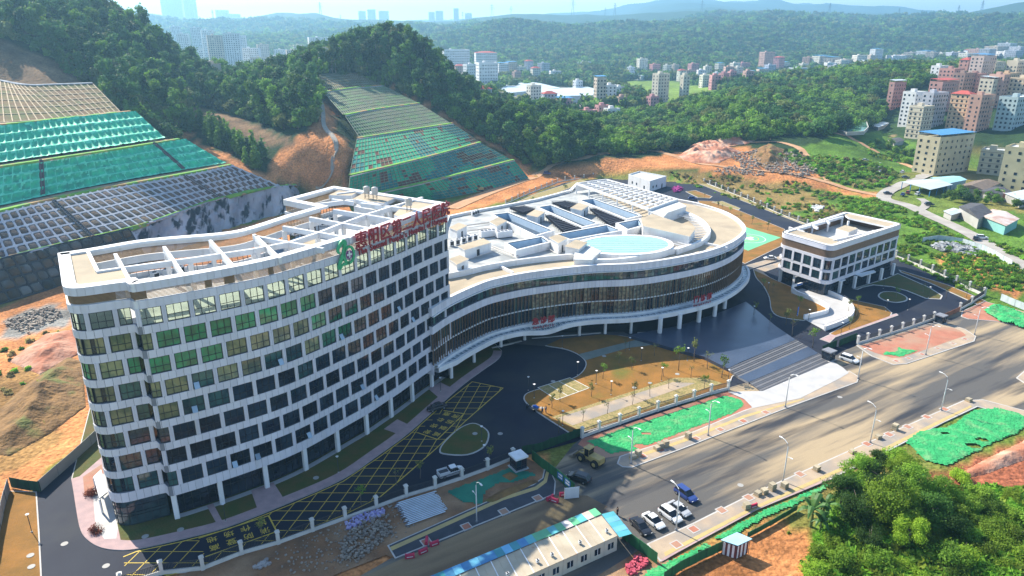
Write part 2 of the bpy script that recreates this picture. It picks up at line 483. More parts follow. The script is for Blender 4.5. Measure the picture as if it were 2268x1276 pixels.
def _noise2(x, y, s, seed):
    """smooth value noise"""
    x = np.asarray(x) / s; y = np.asarray(y) / s
    xi = np.floor(x).astype(np.int64); yi = np.floor(y).astype(np.int64)
    fx = x - xi; fy = y - yi
    fx = fx * fx * (3 - 2 * fx); fy = fy * fy * (3 - 2 * fy)
    def hsh(i, j):
        h = (i * 374761393 + j * 668265263 + seed * 974711) & 0x7fffffff
        h = ((h ^ (h >> 13)) * 1274126177) & 0x7fffffff
        return ((h ^ (h >> 16)) & 0xffff) / 65535.0
    return (hsh(xi, yi) * (1 - fx) + hsh(xi + 1, yi) * fx) * (1 - fy) + (hsh(xi, yi + 1) * (1 - fx) + hsh(xi + 1, yi + 1) * fx) * fy
def height(x, y):
    x = np.asarray(x, float); y = np.asarray(y, float)
    sh = x.shape; x = x.ravel(); y = y.ravel(); out = np.empty_like(x)
    for i in range(0, len(x), 20000):
        c = _coords(x[i:i + 20000], y[i:i + 20000])
        d = np.hypot(c[:, None, 0] - _RC[None, :, 0], c[:, None, 1] - _RC[None, :, 1])
        out[i:i + 20000] = -d @ _RW[:-1] + _RW[-1]
    far = np.clip((y - 1150) / 1100, 0, 1)
    out += far * ((_noise2(x, y, 420, 3) - 0.5) * 52 + (_noise2(x, y, 170, 5) - 0.5) * 30)
    mid = np.clip((y - 500) / 300, 0, 1)
    out += mid * (1 - far) * (_noise2(x, y, 60, 9) - 0.5) * 5
    d = dist_poly(x, y, SITE)
    w = np.where(inside(x, y, SITE), 0.0, np.clip(d / 14.0, 0, 1))
    rough = (_noise2(x, y, 14, 11) - 0.5) * 1.6 + (_noise2(x, y, 5, 12) - 0.5) * 0.6
    out = out * w + rough * np.clip((d - 4) / 20, 0, 1) * (w > 0)
    return (np.where(w > 0, np.maximum(out, -0.05), 0.0) - 0.12).reshape(sh)
def hz(x, y):
    return float(height(np.array([x]), np.array([y]))[0])
# ground colours by zone (what grows or lies there), painted per vertex
DIRT = (0.48, 0.20, 0.075); RED = (0.34, 0.115, 0.06); TAN = (0.42, 0.29, 0.15); BROWN = (0.16, 0.10, 0.055)
GRASS = (0.10, 0.19, 0.025); DRY = (0.23, 0.16, 0.055); WOOD = (0.022, 0.045, 0.016); GREY = (0.22, 0.21, 0.19); FAR = (0.030, 0.062, 0.018)
FIELD = (0.16, 0.24, 0.035); MOSS = (0.25, 0.14, 0.05)
ZONES = [
    (DIRT, [(-160, 150), (-75, 125), (-55, 190), (-30, 260), (-20, 350), (-95, 345), (-125, 290), (-158, 208)], 0.5),
    (GRASS, [(90.67, 410.97), (143.62, 397.38), (188.74, 358.75), (197.63, 328.89), (242.02, 328.89), (284.21, 319.94), (138.32, 141.55), (140.18, 196.26), (141.28, 211.75), (136.86, 239.46), (133.43, 271.17), (129.96, 303.32)], 0.5),
    (DRY, [(90.92, 412.41), (120.55, 405.98), (160.37, 387.7), (171.5, 384.48), (165.61, 358.75), (159.21, 328.89), (152.97, 324.36), (134.29, 330.74), (121.92, 319.94), (112.49, 375.64)], 0.5),
    (GRASS, [(161, 389.46), (177.17, 358.75), (165.62, 295.59), (153.75, 255.87), (143.79, 253), (169.78, 319.94), (152.81, 328.89)], 0.6),
    (DIRT, [(-32.23, 346.23), (12.4, 422.9), (53.29, 429.66), (83.05, 443.77), (126.68, 472.62), (155.66, 470.63), (163.49, 441.08), (172.46, 386.97), (161.89, 385.06), (140.52, 395.38), (97.55, 419.44), (51.99, 415.63), (30.01, 404.6), (10.95, 369.85), (-28.02, 321.7)], 0.3),
    (DIRT, [(164.72, 444.88), (174.38, 440.42), (176.72, 397.63), (180.49, 382.41), (195.3, 367.36), (186.14, 353.43), (170.26, 375.26), (161.89, 392.04)], 0.3),
    (DIRT, [(-121.66, 352.45), (-114.22, 368.64), (-103.94, 374.8), (-125.74, 474.65), (-116.16, 463.23), (-83.37, 364.41), (-79.94, 346.85), (-99.69, 349.37), (-116.25, 340.19)], 0.6),
    (BROWN, [(-185.28, 414.14), (-179.98, 438.46), (-141.87, 396.51), (-114.22, 368.64), (-109.05, 356.98), (-122.68, 364.76), (-141.7, 381.12), (-167.86, 394.53)], 0.7),
    (BROWN, [(-306.75, 384.23), (-273.93, 403.8), (-243.67, 401.33), (-216.28, 388.69), (-192.97, 358.77), (-189.92, 367.45), (-162.9, 353.11), (-135.19, 336.06), (-113.5, 341.03), (-121.53, 329.81), (-215.7, 376.65), (-233.62, 355.14), (-253.17, 366.72), (-276.65, 341.69)], 0.5),
    (DIRT, [(-192.97, 358.77), (-190.33, 368.41), (-170.4, 356.83), (-164.65, 365.11), (-135.16, 338.86), (-112.68, 341.98), (-106.9, 344.21), (-109.09, 345.08), (-126.77, 347.84), (-141.85, 354.48), (-165.43, 370.18), (-171.76, 375.04), (-186.31, 373.46)], 0.5),
    (DIRT, [(-105.67, 505.08), (-83.1, 495.68), (-56.78, 474.6), (-35.38, 458.52), (-17.93, 446.27), (1.64, 432.26), (10.82, 413.12), (20.24, 417.56), (7.25, 441.46), (-15.57, 460.58), (-38.92, 468.43), (-60.37, 481.17), (-83.48, 498.93)], 0.4),
    (DIRT, [(-165.4, 179.51), (-154.47, 199.94), (-142.02, 215.96), (-117.13, 196.26), (-89.95, 152.55), (-85.28, 129.99), (-85.96, 109.94), (-97.15, 108.32), (-106.25, 96.17)], 0.5),
    (MOSS, [(-140.22, 147.98), (-120.73, 150.24), (-122.65, 176.46), (-101.03, 150.24), (-89.06, 129.99), (-94.47, 115.34), (-110.72, 111.05)], 0.8),
    (GREY, [(-149.56, 192.7), (-145.81, 205.7), (-132.68, 199.94), (-127.74, 189.25), (-136.88, 179.51)], 0.6),
    (DIRT, [(-62.02, 88.29), (-48.12, 93.46), (-33.66, 101.96), (-12.32, 115.34), (7.23, 121.5), (13.38, 107), (-9.3, 88.29), (-25.35, 69.99), (-60.4, 69.99)], 0.3),
    (DIRT, [(16.87, 86.95), (37.83, 97.29), (45.45, 101.96), (49.49, 98.42), (47.23, 90.87), (41.83, 69.99), (9.7, 69.99)], 0.5),
    (RED, [(78.38, 115.34), (105.78, 128.22), (138.32, 141.55), (105.95, 101.96), (93.19, 109.67), (82.67, 111.05)], 0.4),
    (GRASS, [(47.59, 88.29), (49.34, 96.17), (59.43, 111.05), (80.18, 111.05), (93.65, 110.36), (105.95, 101.96), (79.8, 69.99), (41.83, 69.99)], 0.6),
    (DIRT, [(155.55, 253), (179.94, 271.17), (181.22, 261.8), (181.3, 239.46), (162.49, 211.75), (158.22, 220.33), (154.44, 239.46)], 0.6),
    (TAN, [(269.88, 541.68), (298.48, 578.29), (299.96, 556.37), (287, 533.98), (272.45, 532.09)], 0.6),
    (GRASS, [(174.26, 456.07), (212.45, 486.86), (296.62, 582.21), (295.32, 506.35), (252.75, 428.36), (225.48, 429.32), (195.8, 444.96)], 0.6),
    (FIELD, [(167.98, 1217.23), (269.65, 1206.52), (272.9, 977.07), (214.22, 747.47), (157.71, 761.6), (154.52, 946.49)], 0.4),
    (GREY, [(-42.83, 943.07), (44.32, 1097.55), (118, 981.88), (104.76, 786.97), (64.03, 709.39), (7, 708.49)], 0.4)]
def build_terrain():
    nr, nc = 430, 420
    b = np.linspace(math.log(45), math.log(9500 + 120), nr)
    ys = np.exp(b) - 120
    a = np.linspace(-1.35, 1.35, nc)
    X = a[None, :] * (ys[:, None] + 120) * (1 + 0.4 * np.exp(-(ys[:, None] + 120) / 200)); Y = np.repeat(ys[:, None], nc, 1)
    Z = height(X, Y)
    v = np.stack([X, Y, Z], -1).reshape(-1, 3)
    i = np.arange((nr - 1) * (nc - 1)); r = i // (nc - 1); c = i % (nc - 1)
    k = r * nc + c
    f = np.stack([k, k + 1, k + nc + 1, k + nc], -1)
    me = bpy.data.meshes.new('ground')
    me.from_pydata(v.tolist(), [], f.tolist())
    x, y = v[:, 0], v[:, 1]
    col = np.empty((len(v), 4)); col[:, 3] = 1
    n1 = _noise2(x, y, 30, 21); n2 = _noise2(x, y, 9, 22)
    far = np.clip((y - 420) / 200, 0, 1)[:, None]
    near = np.array(DRY) * (1 - n1[:, None]) + np.array(GRASS) * n1[:, None]
    wood = np.array(WOOD) * (1 - far) + np.array(FAR) * far
    hilly = np.clip((v[:, 2] - 2) / 4, 0, 1)[:, None]
    col[:, :3] = near * (1 - np.maximum(hilly, far)) + wood * np.maximum(hilly, far)
    jx = x + (n2 - 0.5) * 5 + (n1 - 0.5) * 6; jy = y + (n1 - 0.5) * 6 + (n2 - 0.5) * 4
    for zc, poly, nzv in ZONES:
        m = inside(jx, jy, poly)
        s = 1 + (_noise2(x, y, 6, 31) - 0.5)[m, None] * nzv + (_noise2(x, y, 18, 33) - 0.5)[m, None] * nzv
        col[m, :3] = np.array(zc) * s
    at = me.color_attributes.new('zone', 'FLOAT_COLOR', 'POINT')
    at.data.foreach_set('color', col.ravel())
    me.polygons.foreach_set('use_smooth', [True] * len(me.polygons))
    m = bpy.data.materials.new('ground')
    m.use_nodes = True
    nt = m.node_tree; L = nt.links.new; bs = nt.nodes['Principled BSDF']
    bs.inputs['Roughness'].default_value = 0.95
    bs.inputs['Specular IOR Level'].default_value = 0.1
    ca = node(nt, 'ShaderNodeVertexColor', layer_name='zone')
    g = node(nt, 'ShaderNodeNewGeometry')
    out = ca.outputs[0]
    for sc_, lo, hi in ((0.15, 0.72, 1.25), (1.3, 0.65, 1.35)):
        n = node(nt, 'ShaderNodeTexNoise'); n.inputs['Scale'].default_value = sc_; n.inputs['Detail'].default_value = 6
        L(g.outputs['Position'], n.inputs['Vector'])
        mr = node(nt, 'ShaderNodeMapRange'); mr.inputs[1].default_value = 0.3; mr.inputs[2].default_value = 0.7
        mr.inputs[3].default_value = lo; mr.inputs[4].default_value = hi
        L(n.outputs[0], mr.inputs[0])
        s = node(nt, 'ShaderNodeVectorMath', operation='SCALE')
        L(out, s.inputs[0]); L(mr.outputs[0], s.inputs['Scale']); out = s.outputs[0]
    L(out, bs.inputs['Base Color'])
    nb = node(nt, 'ShaderNodeTexNoise'); nb.inputs['Scale'].default_value = 0.7; nb.inputs['Detail'].default_value = 8
    L(g.outputs['Position'], nb.inputs['Vector'])
    bp = node(nt, 'ShaderNodeBump'); bp.inputs['Distance'].default_value = 0.8
    L(nb.outputs[0], bp.inputs['Height']); L(bp.outputs[0], bs.inputs['Normal'])
    me.materials.append(m)
    return tag(put('ground', me), kind='structure')
build_terrain()
# ---------------------------------------------------------------- haze over the whole valley
hzm = bpy.data.materials.new('haze')
hzm.use_nodes = True
hzm.node_tree.nodes.remove(hzm.node_tree.nodes['Principled BSDF'])
pv = hzm.node_tree.nodes.new('ShaderNodeVolumePrincipled')
pv.inputs['Color'].default_value = (0.36, 0.70, 1.0, 1)
pv.inputs['Density'].default_value = 0.0002
pv.inputs['Anisotropy'].default_value = 0.4
hzm.node_tree.links.new(pv.outputs[0], hzm.node_tree.nodes['Material Output'].inputs['Volume'])
tag(MB().box(-14000, 14000, -400, 9700, -3, 25 + max(v.co.z for v in bpy.data.meshes['ground'].vertices)).build('haze', hzm), kind='stuff')
# ---------------------------------------------------------------- cut slopes with concrete lattices, nets and berms
def resample(pts, n):
    a = np.array(pts, float)
    d = np.concatenate([[0], np.cumsum(np.linalg.norm(np.diff(a, axis=0), axis=1))])
    s = np.linspace(0, d[-1], n)
    return np.stack([np.interp(s, d, a[:, k]) for k in range(3)], -1), d[-1]
def patch(lo, hi, ns, nt):
    """grid of points and normals between two lines"""
    lo = spline(lo, 6); hi = spline(hi, 6)
    a, l = resample(lo, ns); b, _ = resample(hi, ns)
    t = np.linspace(0, 1, nt)[:, None, None]
    p = a[None] * (1 - t) + b[None] * t
    ds = np.gradient(p, axis=1); dt = np.gradient(p, axis=0)
    n = np.cross(ds, dt); n /= np.linalg.norm(n, axis=-1, keepdims=True) + 1e-9
    n *= np.where(n[..., 2:3] < 0, -1, 1)
    return p, n, l
def sheet(name, p, mats, parent, mi=None, smooth=True):
    nt, ns = p.shape[:2]
    i = np.arange((nt - 1) * (ns - 1)); r = i // (ns - 1); c = i % (ns - 1); k = r * ns + c
    f = np.stack([k, k + 1, k + ns + 1, k + ns], -1)
    me = bpy.data.meshes.new(name)
    me.from_pydata(p.reshape(-1, 3).tolist(), [], f.tolist())
    for m in (mats if isinstance(mats, list) else [mats]): me.materials.append(m)
    if mi is not None: me.polygons.foreach_set('material_index', np.asarray(mi).ravel().astype(np.int32))
    if smooth: me.polygons.foreach_set('use_smooth', [True] * len(f))
    return put(name, me, parent)
def rib(mb, pts, nrm, hw, hh, mi=0):
    """raised beam lying on a slope along a row of points"""
    pts = [Vector(q) for q in pts]; nrm = [Vector(q) for q in nrm]
    L = []
    for i, q in enumerate(pts):
        d = (pts[min(i + 1, len(pts) - 1)] - pts[max(i - 1, 0)]).normalized()
        w = d.cross(nrm[i]).normalized() * hw
        u = nrm[i] * hh
        L.append((q - w - u * 0.3, q - w + u, q + w + u, q + w - u * 0.3))
    for a, b in zip(L, L[1:]):
        for k in range(3): mb.quad(a[k], b[k], b[k + 1], a[k + 1], mi)
def lattice(mb, lo, hi, cols, rows, hw, hh, sub=2, mi=0):
    p, n, l = patch(lo, hi, cols * sub + 1, rows * sub + 1)
    for j in range(0, rows * sub + 1, sub): rib(mb, p[j], n[j], hw, hh, mi)
    for i in range(0, cols * sub + 1, sub): rib(mb, p[:, i], n[:, i], hw, hh * 0.96, mi)
    return p, n
M_CONC = mat('slope concrete', (0.50, 0.51, 0.53), 0.9, (0.34, 0.36, 0.40), 0.3, fine=0.15)
M_TANC = mat('slope tan concrete', (0.52, 0.42, 0.28), 0.9, (0.40, 0.30, 0.19), 0.3, fine=0.15)
M_SOIL = mat('slope soil', (0.20, 0.105, 0.05), 0.95, (0.11, 0.065, 0.035), 0.25, bump=0.25, bscale=1.2, col3=(0.10, 0.09, 0.08), scale3=0.08)
M_DRYS = mat('slope dry grass', (0.19, 0.125, 0.05), 0.95, (0.12, 0.07, 0.035), 0.3, bump=0.3, bscale=1.5, col3=(0.10, 0.11, 0.03), scale3=0.06)
M_SHOT = mat('sprayed concrete', (0.50, 0.51, 0.54), 0.9, (0.24, 0.24, 0.27), 0.09, bump=0.6, bscale=0.6, stretch=(2.0, 0.5, 0.35), col3=(0.025, 0.03, 0.045), scale3=0.22, lo3=0.52, hi3=0.6)
M_NETG = mat('green net', (0.04, 0.60, 0.31), 0.6, (0.018, 0.34, 0.21), 0.35, bump=0.25, bscale=1.5, fine=0.2)
M_NETD = mat('faded green net', (0.025, 0.40, 0.19), 0.75, (0.015, 0.25, 0.14), 0.2, bump=0.25, bscale=1.5, fine=0.25)
M_NETB = mat('bright green net', (0.05, 0.38, 0.13), 0.95, (0.035, 0.28, 0.10), 0.5, spec=0.1, bump=0.35, bscale=1.8, fine=0.35, col3=(0.17, 0.36, 0.16), scale3=0.35, lo3=0.5, hi3=0.75)
M_REDS = mat('bare red soil', (0.17, 0.06, 0.033), 0.95, (0.10, 0.04, 0.026), 0.4)
M_DARK = mat('planted dark soil', (0.13, 0.13, 0.075), 0.95, (0.075, 0.12, 0.06), 0.25, col3=(0.08, 0.19, 0.055), scale3=0.1)
M_GSTR = mat('berm grass', (0.20, 0.42, 0.04), 0.9, (0.10, 0.30, 0.07), 0.4, bump=0.2, bscale=2.0, col3=(0.38, 0.24, 0.11), scale3=0.15, lo3=0.52, hi3=0.58)
M_BERM = mat('berm concrete', (0.48, 0.36, 0.22), 0.9, (0.34, 0.24, 0.14), 0.3)
def berm(parent, top, bottom, drop=0.0, green=True):
    """ledge from the top line of one tier to the foot line of the next, with a strip of planting and a drain kerb"""
    p, n, l = patch(top, bottom, 60, 3)
    sheet('berm', p, M_BERM, parent)
    if green:
        mb = MB(); q = p[0] * 0.35 + p[1] * 0.65; rib(mb, q + np.array([0, 0, 0.1]), n[1], 0.8, 0.7)
        mb.build('planting_strip', M_GSTR, parent)
    mb = MB(); rib(mb, p[0] + np.array([0, 0, 0.05]), n[0], 0.16, 0.35); mb.build('drain_kerb', M_CONC, parent)
left = thing('stabilised_slope', 'tall terraced cut slope with green nets and grey concrete cells behind the tower', 'slope')
# foot tier: sprayed concrete face with domed cells at its near end
footline = [(a[0], a[1]) for a in CUT_LEFT[0][0]] + [(-104, 352)]
footline = spline(footline, 4)
fo = offset(footline, 7.5, False)
topl = [(p[0], p[1], 11.2 - 4.0 * max(0, i - len(footline) + 5) / 5) for i, p in enumerate(footline)]
lowl = [(p[0], p[1], -0.3) for p in fo]
p, n, l = patch(lowl, topl, 260, 26)
rg = np.random.default_rng(4)
s = np.linspace(0, l, 260)[None, :]; t = np.linspace(0, 12, 26)[:, None]
gul = _noise2(s + t * 0.35, s * 0 + t * 0.08, 2.6, 41) + 0.5 * _noise2(s, t, 1.3, 42)
p = p + n * ((gul - 0.7) * 1.5)[..., None]
sheet('sprayed_face', p, M_SHOT, left)
# domed cells at the near end of the foot tier
def cell_mesh(name, w, h, dome, m):
    mb = MB(); N = 12
    ring = lambda k, z: [(w / 2 * k * (abs(math.cos(a)) ** 0.6) * math.copysign(1, math.cos(a)), h / 2 * k * (abs(math.sin(a)) ** 0.6) * math.copysign(1, math.sin(a)), z)
                         for a in [2 * math.pi * (i + 0.5) / N for i in range(N)]]
    r0, r1, r2 = ring(1.0, 0.0), ring(0.8, dome * 0.75), ring(0.4, dome)
    for i in range(N):
        j = (i + 1) % N
        mb.quad(r0[i], r0[j], r1[j], r1[i]); mb.quad(r1[i], r1[j], r2[j], r2[i])
    mb.face(r2)
    return mb.mesh(name, m, True)
def lay_cells(parent, name, p, n, cols, rows, sub, me, i0=0, i1=None, scale=1.0):
    """one object per cell, set into the lattice on the slope"""
    for j in range(rows):
        for i in range(i0, i1 if i1 is not None else cols):
            a, b = i * sub, j * sub
            c = (p[b, a] + p[b + sub, a] + p[b, a + sub] + p[b + sub, a + sub]) / 4
            ex = Vector(p[b, a + sub] - p[b, a]); ey = Vector(p[b + sub, a] - p[b, a]); ez = ex.cross(ey).normalized()
            if ez.z < 0: ez = -ez
            o = put(name, me, parent)
            o.matrix_local = Matrix(((ex.x, ey.x, ez.x, c[0]), (ex.y, ey.y, ez.y, c[1]), (ex.z, ey.z, ez.z, c[2]), (0, 0, 0, 1)))
M_BAGA = mat('cell soil', (0.19, 0.13, 0.08), 0.95, (0.10, 0.09, 0.08), 0.12, rnd=0.35, bump=0.15, bscale=2.0, col3=(0.14, 0.10, 0.085), scale3=0.05)
M_BAGB = mat('dome cell cover', (0.12, 0.085, 0.05), 0.95, (0.035, 0.035, 0.035), 0.22, rnd=0.5, bump=0.25, bscale=1.2, col3=(0.11, 0.12, 0.115), scale3=0.11)
k0 = int(260 * 0.40)
dlo = [tuple(v) for v in (p[0, :k0:12] + n[0, :k0:12] * 0.5)]; dhi = [tuple(v) for v in (p[-1, :k0:12] + n[-1, :k0:12] * 0.5)]
mb = MB(); dp, dn = lattice(mb, dlo, dhi, 17, 4, 0.3, 0.35)
mb.build('dome_lattice', mat('dark slope concrete', (0.06, 0.06, 0.06), 0.9, (0.03, 0.03, 0.035), 0.3), left)
lay_cells(left, 'domed_cell', dp, dn, 17, 4, 2, cell_mesh('domed_cell', 0.95, 0.95, 0.9, M_BAGB))
# second tier: grey lattice with soil cells
lo, hi = CUT_LEFT[0]
berm(left, [(a[0], a[1], a[2] - 0.2) for a in topl[::4]][:7], lo)
mb = MB(); gp, gn = lattice(mb, lo, hi, 42, 5, 0.36, 0.42)
for j in range(0, gp.shape[0], 2):
    for i in range(0, gp.shape[1], 2):
        q = gp[j, i] + gn[j, i] * 0.42; e = Vector(gp[j, min(i + 1, gp.shape[1] - 1)] - gp[j, max(i - 1, 0)]).normalized(); f = Vector(gn[j, i]).cross(e)
        q = Vector(q); mb.face([q + e * 1.0, q + f * 1.0, q - e * 1.0, q - f * 1.0])
mb.build('concrete_lattice', M_CONC, left)
pp, nn, l = patch(lo, hi, 90, 12)
sheet('soil_face', pp - nn * 0.25, M_SHOT, left)
lay_cells(left, 'soil_cell', gp, gn, 42, 5, 2, cell_mesh('soil_cell', 0.80, 0.80, 0.5, M_BAGA))
def steps(parent, lo, hi, at, w=1.2):
    """inspection steps running up a tier"""
    p, n, l = patch(lo, hi, 101, 24)
    i = int(at * 100); mb = MB()
    for j in range(23):
        e = Vector(p[j, min(i + 1, 100)] - p[j, max(i - 1, 0)]).normalized()
        a = Vector(p[j, i]); b = Vector(p[j + 1, i])
        mb.quad(a - e * w / 2 + Vector((0, 0, .4)), a + e * w / 2 + Vector((0, 0, .4)), b + e * w / 2 + Vector((0, 0, .4)), b - e * w / 2 + Vector((0, 0, .4)))
        mb.quad(b - e * w / 2 + Vector((0, 0, .4)), b + e * w / 2 + Vector((0, 0, .4)), b + e * w / 2 + Vector((0, 0, .9)), b - e * w / 2 + Vector((0, 0, .9)))
    for sgn in (-1, 1):
        rib(mb, [Vector(p[j, i]) + Vector(p[j, min(i + 1, 100)] - p[j, max(i - 1, 0)]).normalized() * sgn * w / 2 + Vector((0, 0, .35)) for j in range(24)], n[:, i], 0.12, 0.6)
    mb.build('inspection_steps', mat('steps concrete', (0.13, 0.12, 0.12), 0.9), parent)
steps(left, lo, hi, 0.33); steps(left, lo, hi, 0.78)
def net_tier(parent, lo, hi, cols, rows, m, sag=0.55, seed=1):
    """green net draped over a buried lattice: taut over the beams, sagging in the cells, with loose folds"""
    sub = 6
    p, n, l = patch(lo, hi, cols * sub + 1, rows * sub + 1)
    i = np.arange(cols * sub + 1)[None, :] / sub; j = np.arange(rows * sub + 1)[:, None] / sub
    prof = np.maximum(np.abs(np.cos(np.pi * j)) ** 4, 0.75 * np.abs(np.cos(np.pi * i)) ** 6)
    fold = (_noise2(i * 7 + j * 2, j * 5, 2.2, seed) - 0.5) * 0.5 + np.maximum(0, _noise2(i * 9, j * 9, 1.7, seed + 1) - 0.72) * 2.4
    h = sag * prof + fold * 0.55
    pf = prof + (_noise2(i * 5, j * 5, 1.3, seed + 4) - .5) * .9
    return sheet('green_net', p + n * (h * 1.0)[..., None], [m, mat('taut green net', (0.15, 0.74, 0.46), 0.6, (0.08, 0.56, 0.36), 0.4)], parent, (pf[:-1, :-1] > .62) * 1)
lo, hi = CUT_LEFT[1]
berm(left, CUT_LEFT[0][1], lo)
net_tier(left, lo, hi, 34, 4, M_NETG, 1.0, 51)
steps(left, [(a[0], a[1], a[2] + .6) for a in lo], [(a[0], a[1], a[2] + .6) for a in hi], 0.34); steps(left, [(a[0], a[1], a[2] + .6) for a in lo], [(a[0], a[1], a[2] + .6) for a in hi], 0.83)
lo, hi = CUT_LEFT[2]
berm(left, CUT_LEFT[1][1], lo)
net_tier(left, lo, hi, 30, 4, M_NETG, 1.0, 53)
lo, hi = CUT_LEFT[3]
berm(left, CUT_LEFT[2][1], lo)
pp, nn, l = patch(lo, hi, 60, 14)
sheet('dry_face', pp, M_DRYS, left)
mb = MB(); lattice(mb, lo, hi, 26, 6, 0.2, 0.32); mb.build('tan_lattice', M_TANC, left)
mb = MB(); pk, nk, _ = patch(hi, [(a[0] - 1, a[1] + 1, a[2] + 0.4) for a in hi], 40, 2); rib(mb, pk[0] + np.array([0, 0, .3]), nk[0], 0.4, 0.4); mb.build('crest_drain', M_CONC, left)
# right slope
right = thing('stabilised_slope', 'rounded cut slope with a fine concrete grid and patchy green nets below the wooded knoll', 'slope')
RC = [(46, 7), (46, 8), (40, 8), (40, 7), (34, 8), (26, 6)]
for k, (lo, hi) in enumerate(CUT_RIGHT):
    cols, rows = RC[k]
    p, n, l = patch(lo, hi, cols + 1, rows + 1)
    ii, jj = np.meshgrid(np.arange(cols), np.arange(rows))
    if k < 3:
        a = _noise2(ii * 1.0, jj * 1.6 + k * 50, 4.2, 61 + k) ; bare = (a > 0.80) | ((_noise2(ii, jj * 2, 2.0, 71 + k) > 0.9))
        mi = np.where(bare, 1, np.where(_noise2(ii, jj, 5, 77 + k) > 0.6, 2, 0))
        sheet('net_face', p, [M_NETD, M_REDS, mat('blue green net', (0.018, 0.22, 0.19), 0.75, (0.012, 0.14, 0.13), 0.3, fine=0.25)], right, mi, False)
    else:
        sheet('planted_face', p, M_DARK if k < 5 else M_DRYS, right)
    mb = MB(); lattice(mb, lo, hi, cols, rows, 0.10, 0.25, 1)
    mb.build('concrete_grid', mat('grid concrete', (0.24, 0.30, 0.19), 0.9, (0.18, 0.20, 0.13), 0.3) if k < 3 else mat('weathered grid', (0.33, 0.34, 0.27), 0.9, (0.22, 0.25, 0.18), 0.3), right)
    if k: berm(right, CUT_RIGHT[k - 1][1], lo)
# concrete path up the gully between the two slopes
pth = [(-97.99, 352.07, 7.68), (-92.95, 352.55, 10), (-89.91, 354, 15.03), (-89.36, 356.78, 21.77), (-87.79, 358.7, 26.86), (-91.44, 366.12, 30.87), (-98.5, 379.88, 33.78), (-103.45, 399.51, 38.83), (-111.3, 427.95, 42.41), (-113.65, 448.79, 44.16)]
pts = spline([(a[0], a[1]) for a in pth], 5)
zz = height(np.array([a[0] for a in pts]), np.array([a[1] for a in pts])) + 0.35
mb = MB()
w1 = offset(pts, 0.9, False); w2 = offset(pts, -0.9, False)
for i in range(len(pts) - 1):
    for w, q in ((w1, 0.35), (w2, 0.35)):
        mb.obox(w[i], w[i + 1], 0.3, zz[i] - 0.8, zz[i] + q, 0, zz[i + 1] - 0.8, zz[i + 1] + q)
    mb.quad((*w1[i], zz[i]), (*w1[i + 1], zz[i + 1]), (*w2[i + 1], zz[i + 1]), (*w2[i], zz[i]))
tag(mb.build('drain_path', mat('path concrete', (0.42, 0.37, 0.30), 0.9, (0.28, 0.26, 0.23), 0.3)), kind='structure')
# ---------------------------------------------------------------- roads, pavements, lawns, nets and markings
M_ASPH = mat('new asphalt', (0.010, 0.014, 0.030), 0.8, (0.016, 0.021, 0.037), 0.12, spec=0.25, fine=0.2, col3=(0.035, 0.037, 0.04), scale3=0.05, lo3=0.5, hi3=0.7)
M_ROAD = mat('dusty asphalt', (0.10, 0.095, 0.09), 0.9, (0.37, 0.285, 0.18), 0.2, spec=0.2, fine=0.2, stretch=(0.1, 1.0, 1.0, R(31.5)), lo=0.43, hi=0.62, col3=(0.04, 0.042, 0.05), scale3=0.24, lo3=0.53, hi3=0.66)
M_OLDC = mat('old concrete road', (0.40, 0.37, 0.33), 0.9, (0.30, 0.27, 0.24), 0.15, fine=0.1)
M_DIRTR = mat('dirt track', (0.52, 0.31, 0.17), 0.95, (0.42, 0.22, 0.11), 0.2, fine=0.15)
M_KERB = mat('kerb stone', (0.50, 0.48, 0.45), 0.8, (0.40, 0.38, 0.36), 0.5)
M_PINK = mat('pink pavers', (0.44, 0.30, 0.29), 0.85, (0.35, 0.25, 0.25), 0.6, fine=0.15)
M_TANP = mat('tan pavers', (0.43, 0.33, 0.23), 0.85, (0.35, 0.27, 0.20), 0.4, fine=0.15, col3=(0.27, 0.24, 0.21), scale3=0.15)
M_DARKP = mat('dark pavers', (0.06, 0.065, 0.08), 0.85, (0.045, 0.05, 0.06), 0.5, fine=0.2)
M_LAWN = mat('dry lawn', (0.29, 0.135, 0.028), 0.95, (0.19, 0.10, 0.022), 0.22, fine=0.35, bump=0.1, bscale=3.0, col3=(0.11, 0.125, 0.02), scale3=0.09, lo3=0.56, hi3=0.75)
M_LAWNG = mat('green lawn', (0.065, 0.085, 0.02), 0.95, (0.11, 0.085, 0.025), 0.3, fine=0.35, bump=0.1, bscale=3.0)
M_BRICKS = mat('brick dust ground', (0.42, 0.17, 0.11), 0.95, (0.34, 0.14, 0.09), 0.4, fine=0.3, col3=(0.36, 0.22, 0.15), scale3=0.12)
M_PLAZA = mat('plaza stone', (0.055, 0.072, 0.11), 0.3, (0.035, 0.048, 0.08), 0.12, spec=0.5, fine=0.1)
M_PALE = mat('pale stone', (0.47, 0.46, 0.45), 0.7, (0.40, 0.39, 0.38), 0.3, fine=0.06)
M_STEP = mat('step stone', (0.34, 0.33, 0.33), 0.7, (0.24, 0.24, 0.26), 0.5)
M_SOILG = mat('site soil', (0.27, 0.135, 0.065), 0.95, (0.18, 0.10, 0.055), 0.3, bump=0.25, bscale=1.5, fine=0.25, col3=(0.34, 0.21, 0.12), scale3=0.1)
M_YEL = mat('yellow paint', (0.66, 0.47, 0.06), 0.7, (0.5, 0.38, 0.08), 1.5, fine=0.15)
M_TACT = mat('tactile paving', (0.50, 0.37, 0.15), 0.85, (0.42, 0.32, 0.15), 0.8, fine=0.2)
M_WHT = mat('white paint', (0.75, 0.75, 0.73), 0.7, (0.6, 0.6, 0.58), 1.5)
M_GPAV = mat('grass pavers', (0.33, 0.25, 0.11), 0.9, (0.22, 0.19, 0.07), 2.2, fine=0.25, lo=0.45, hi=0.55)
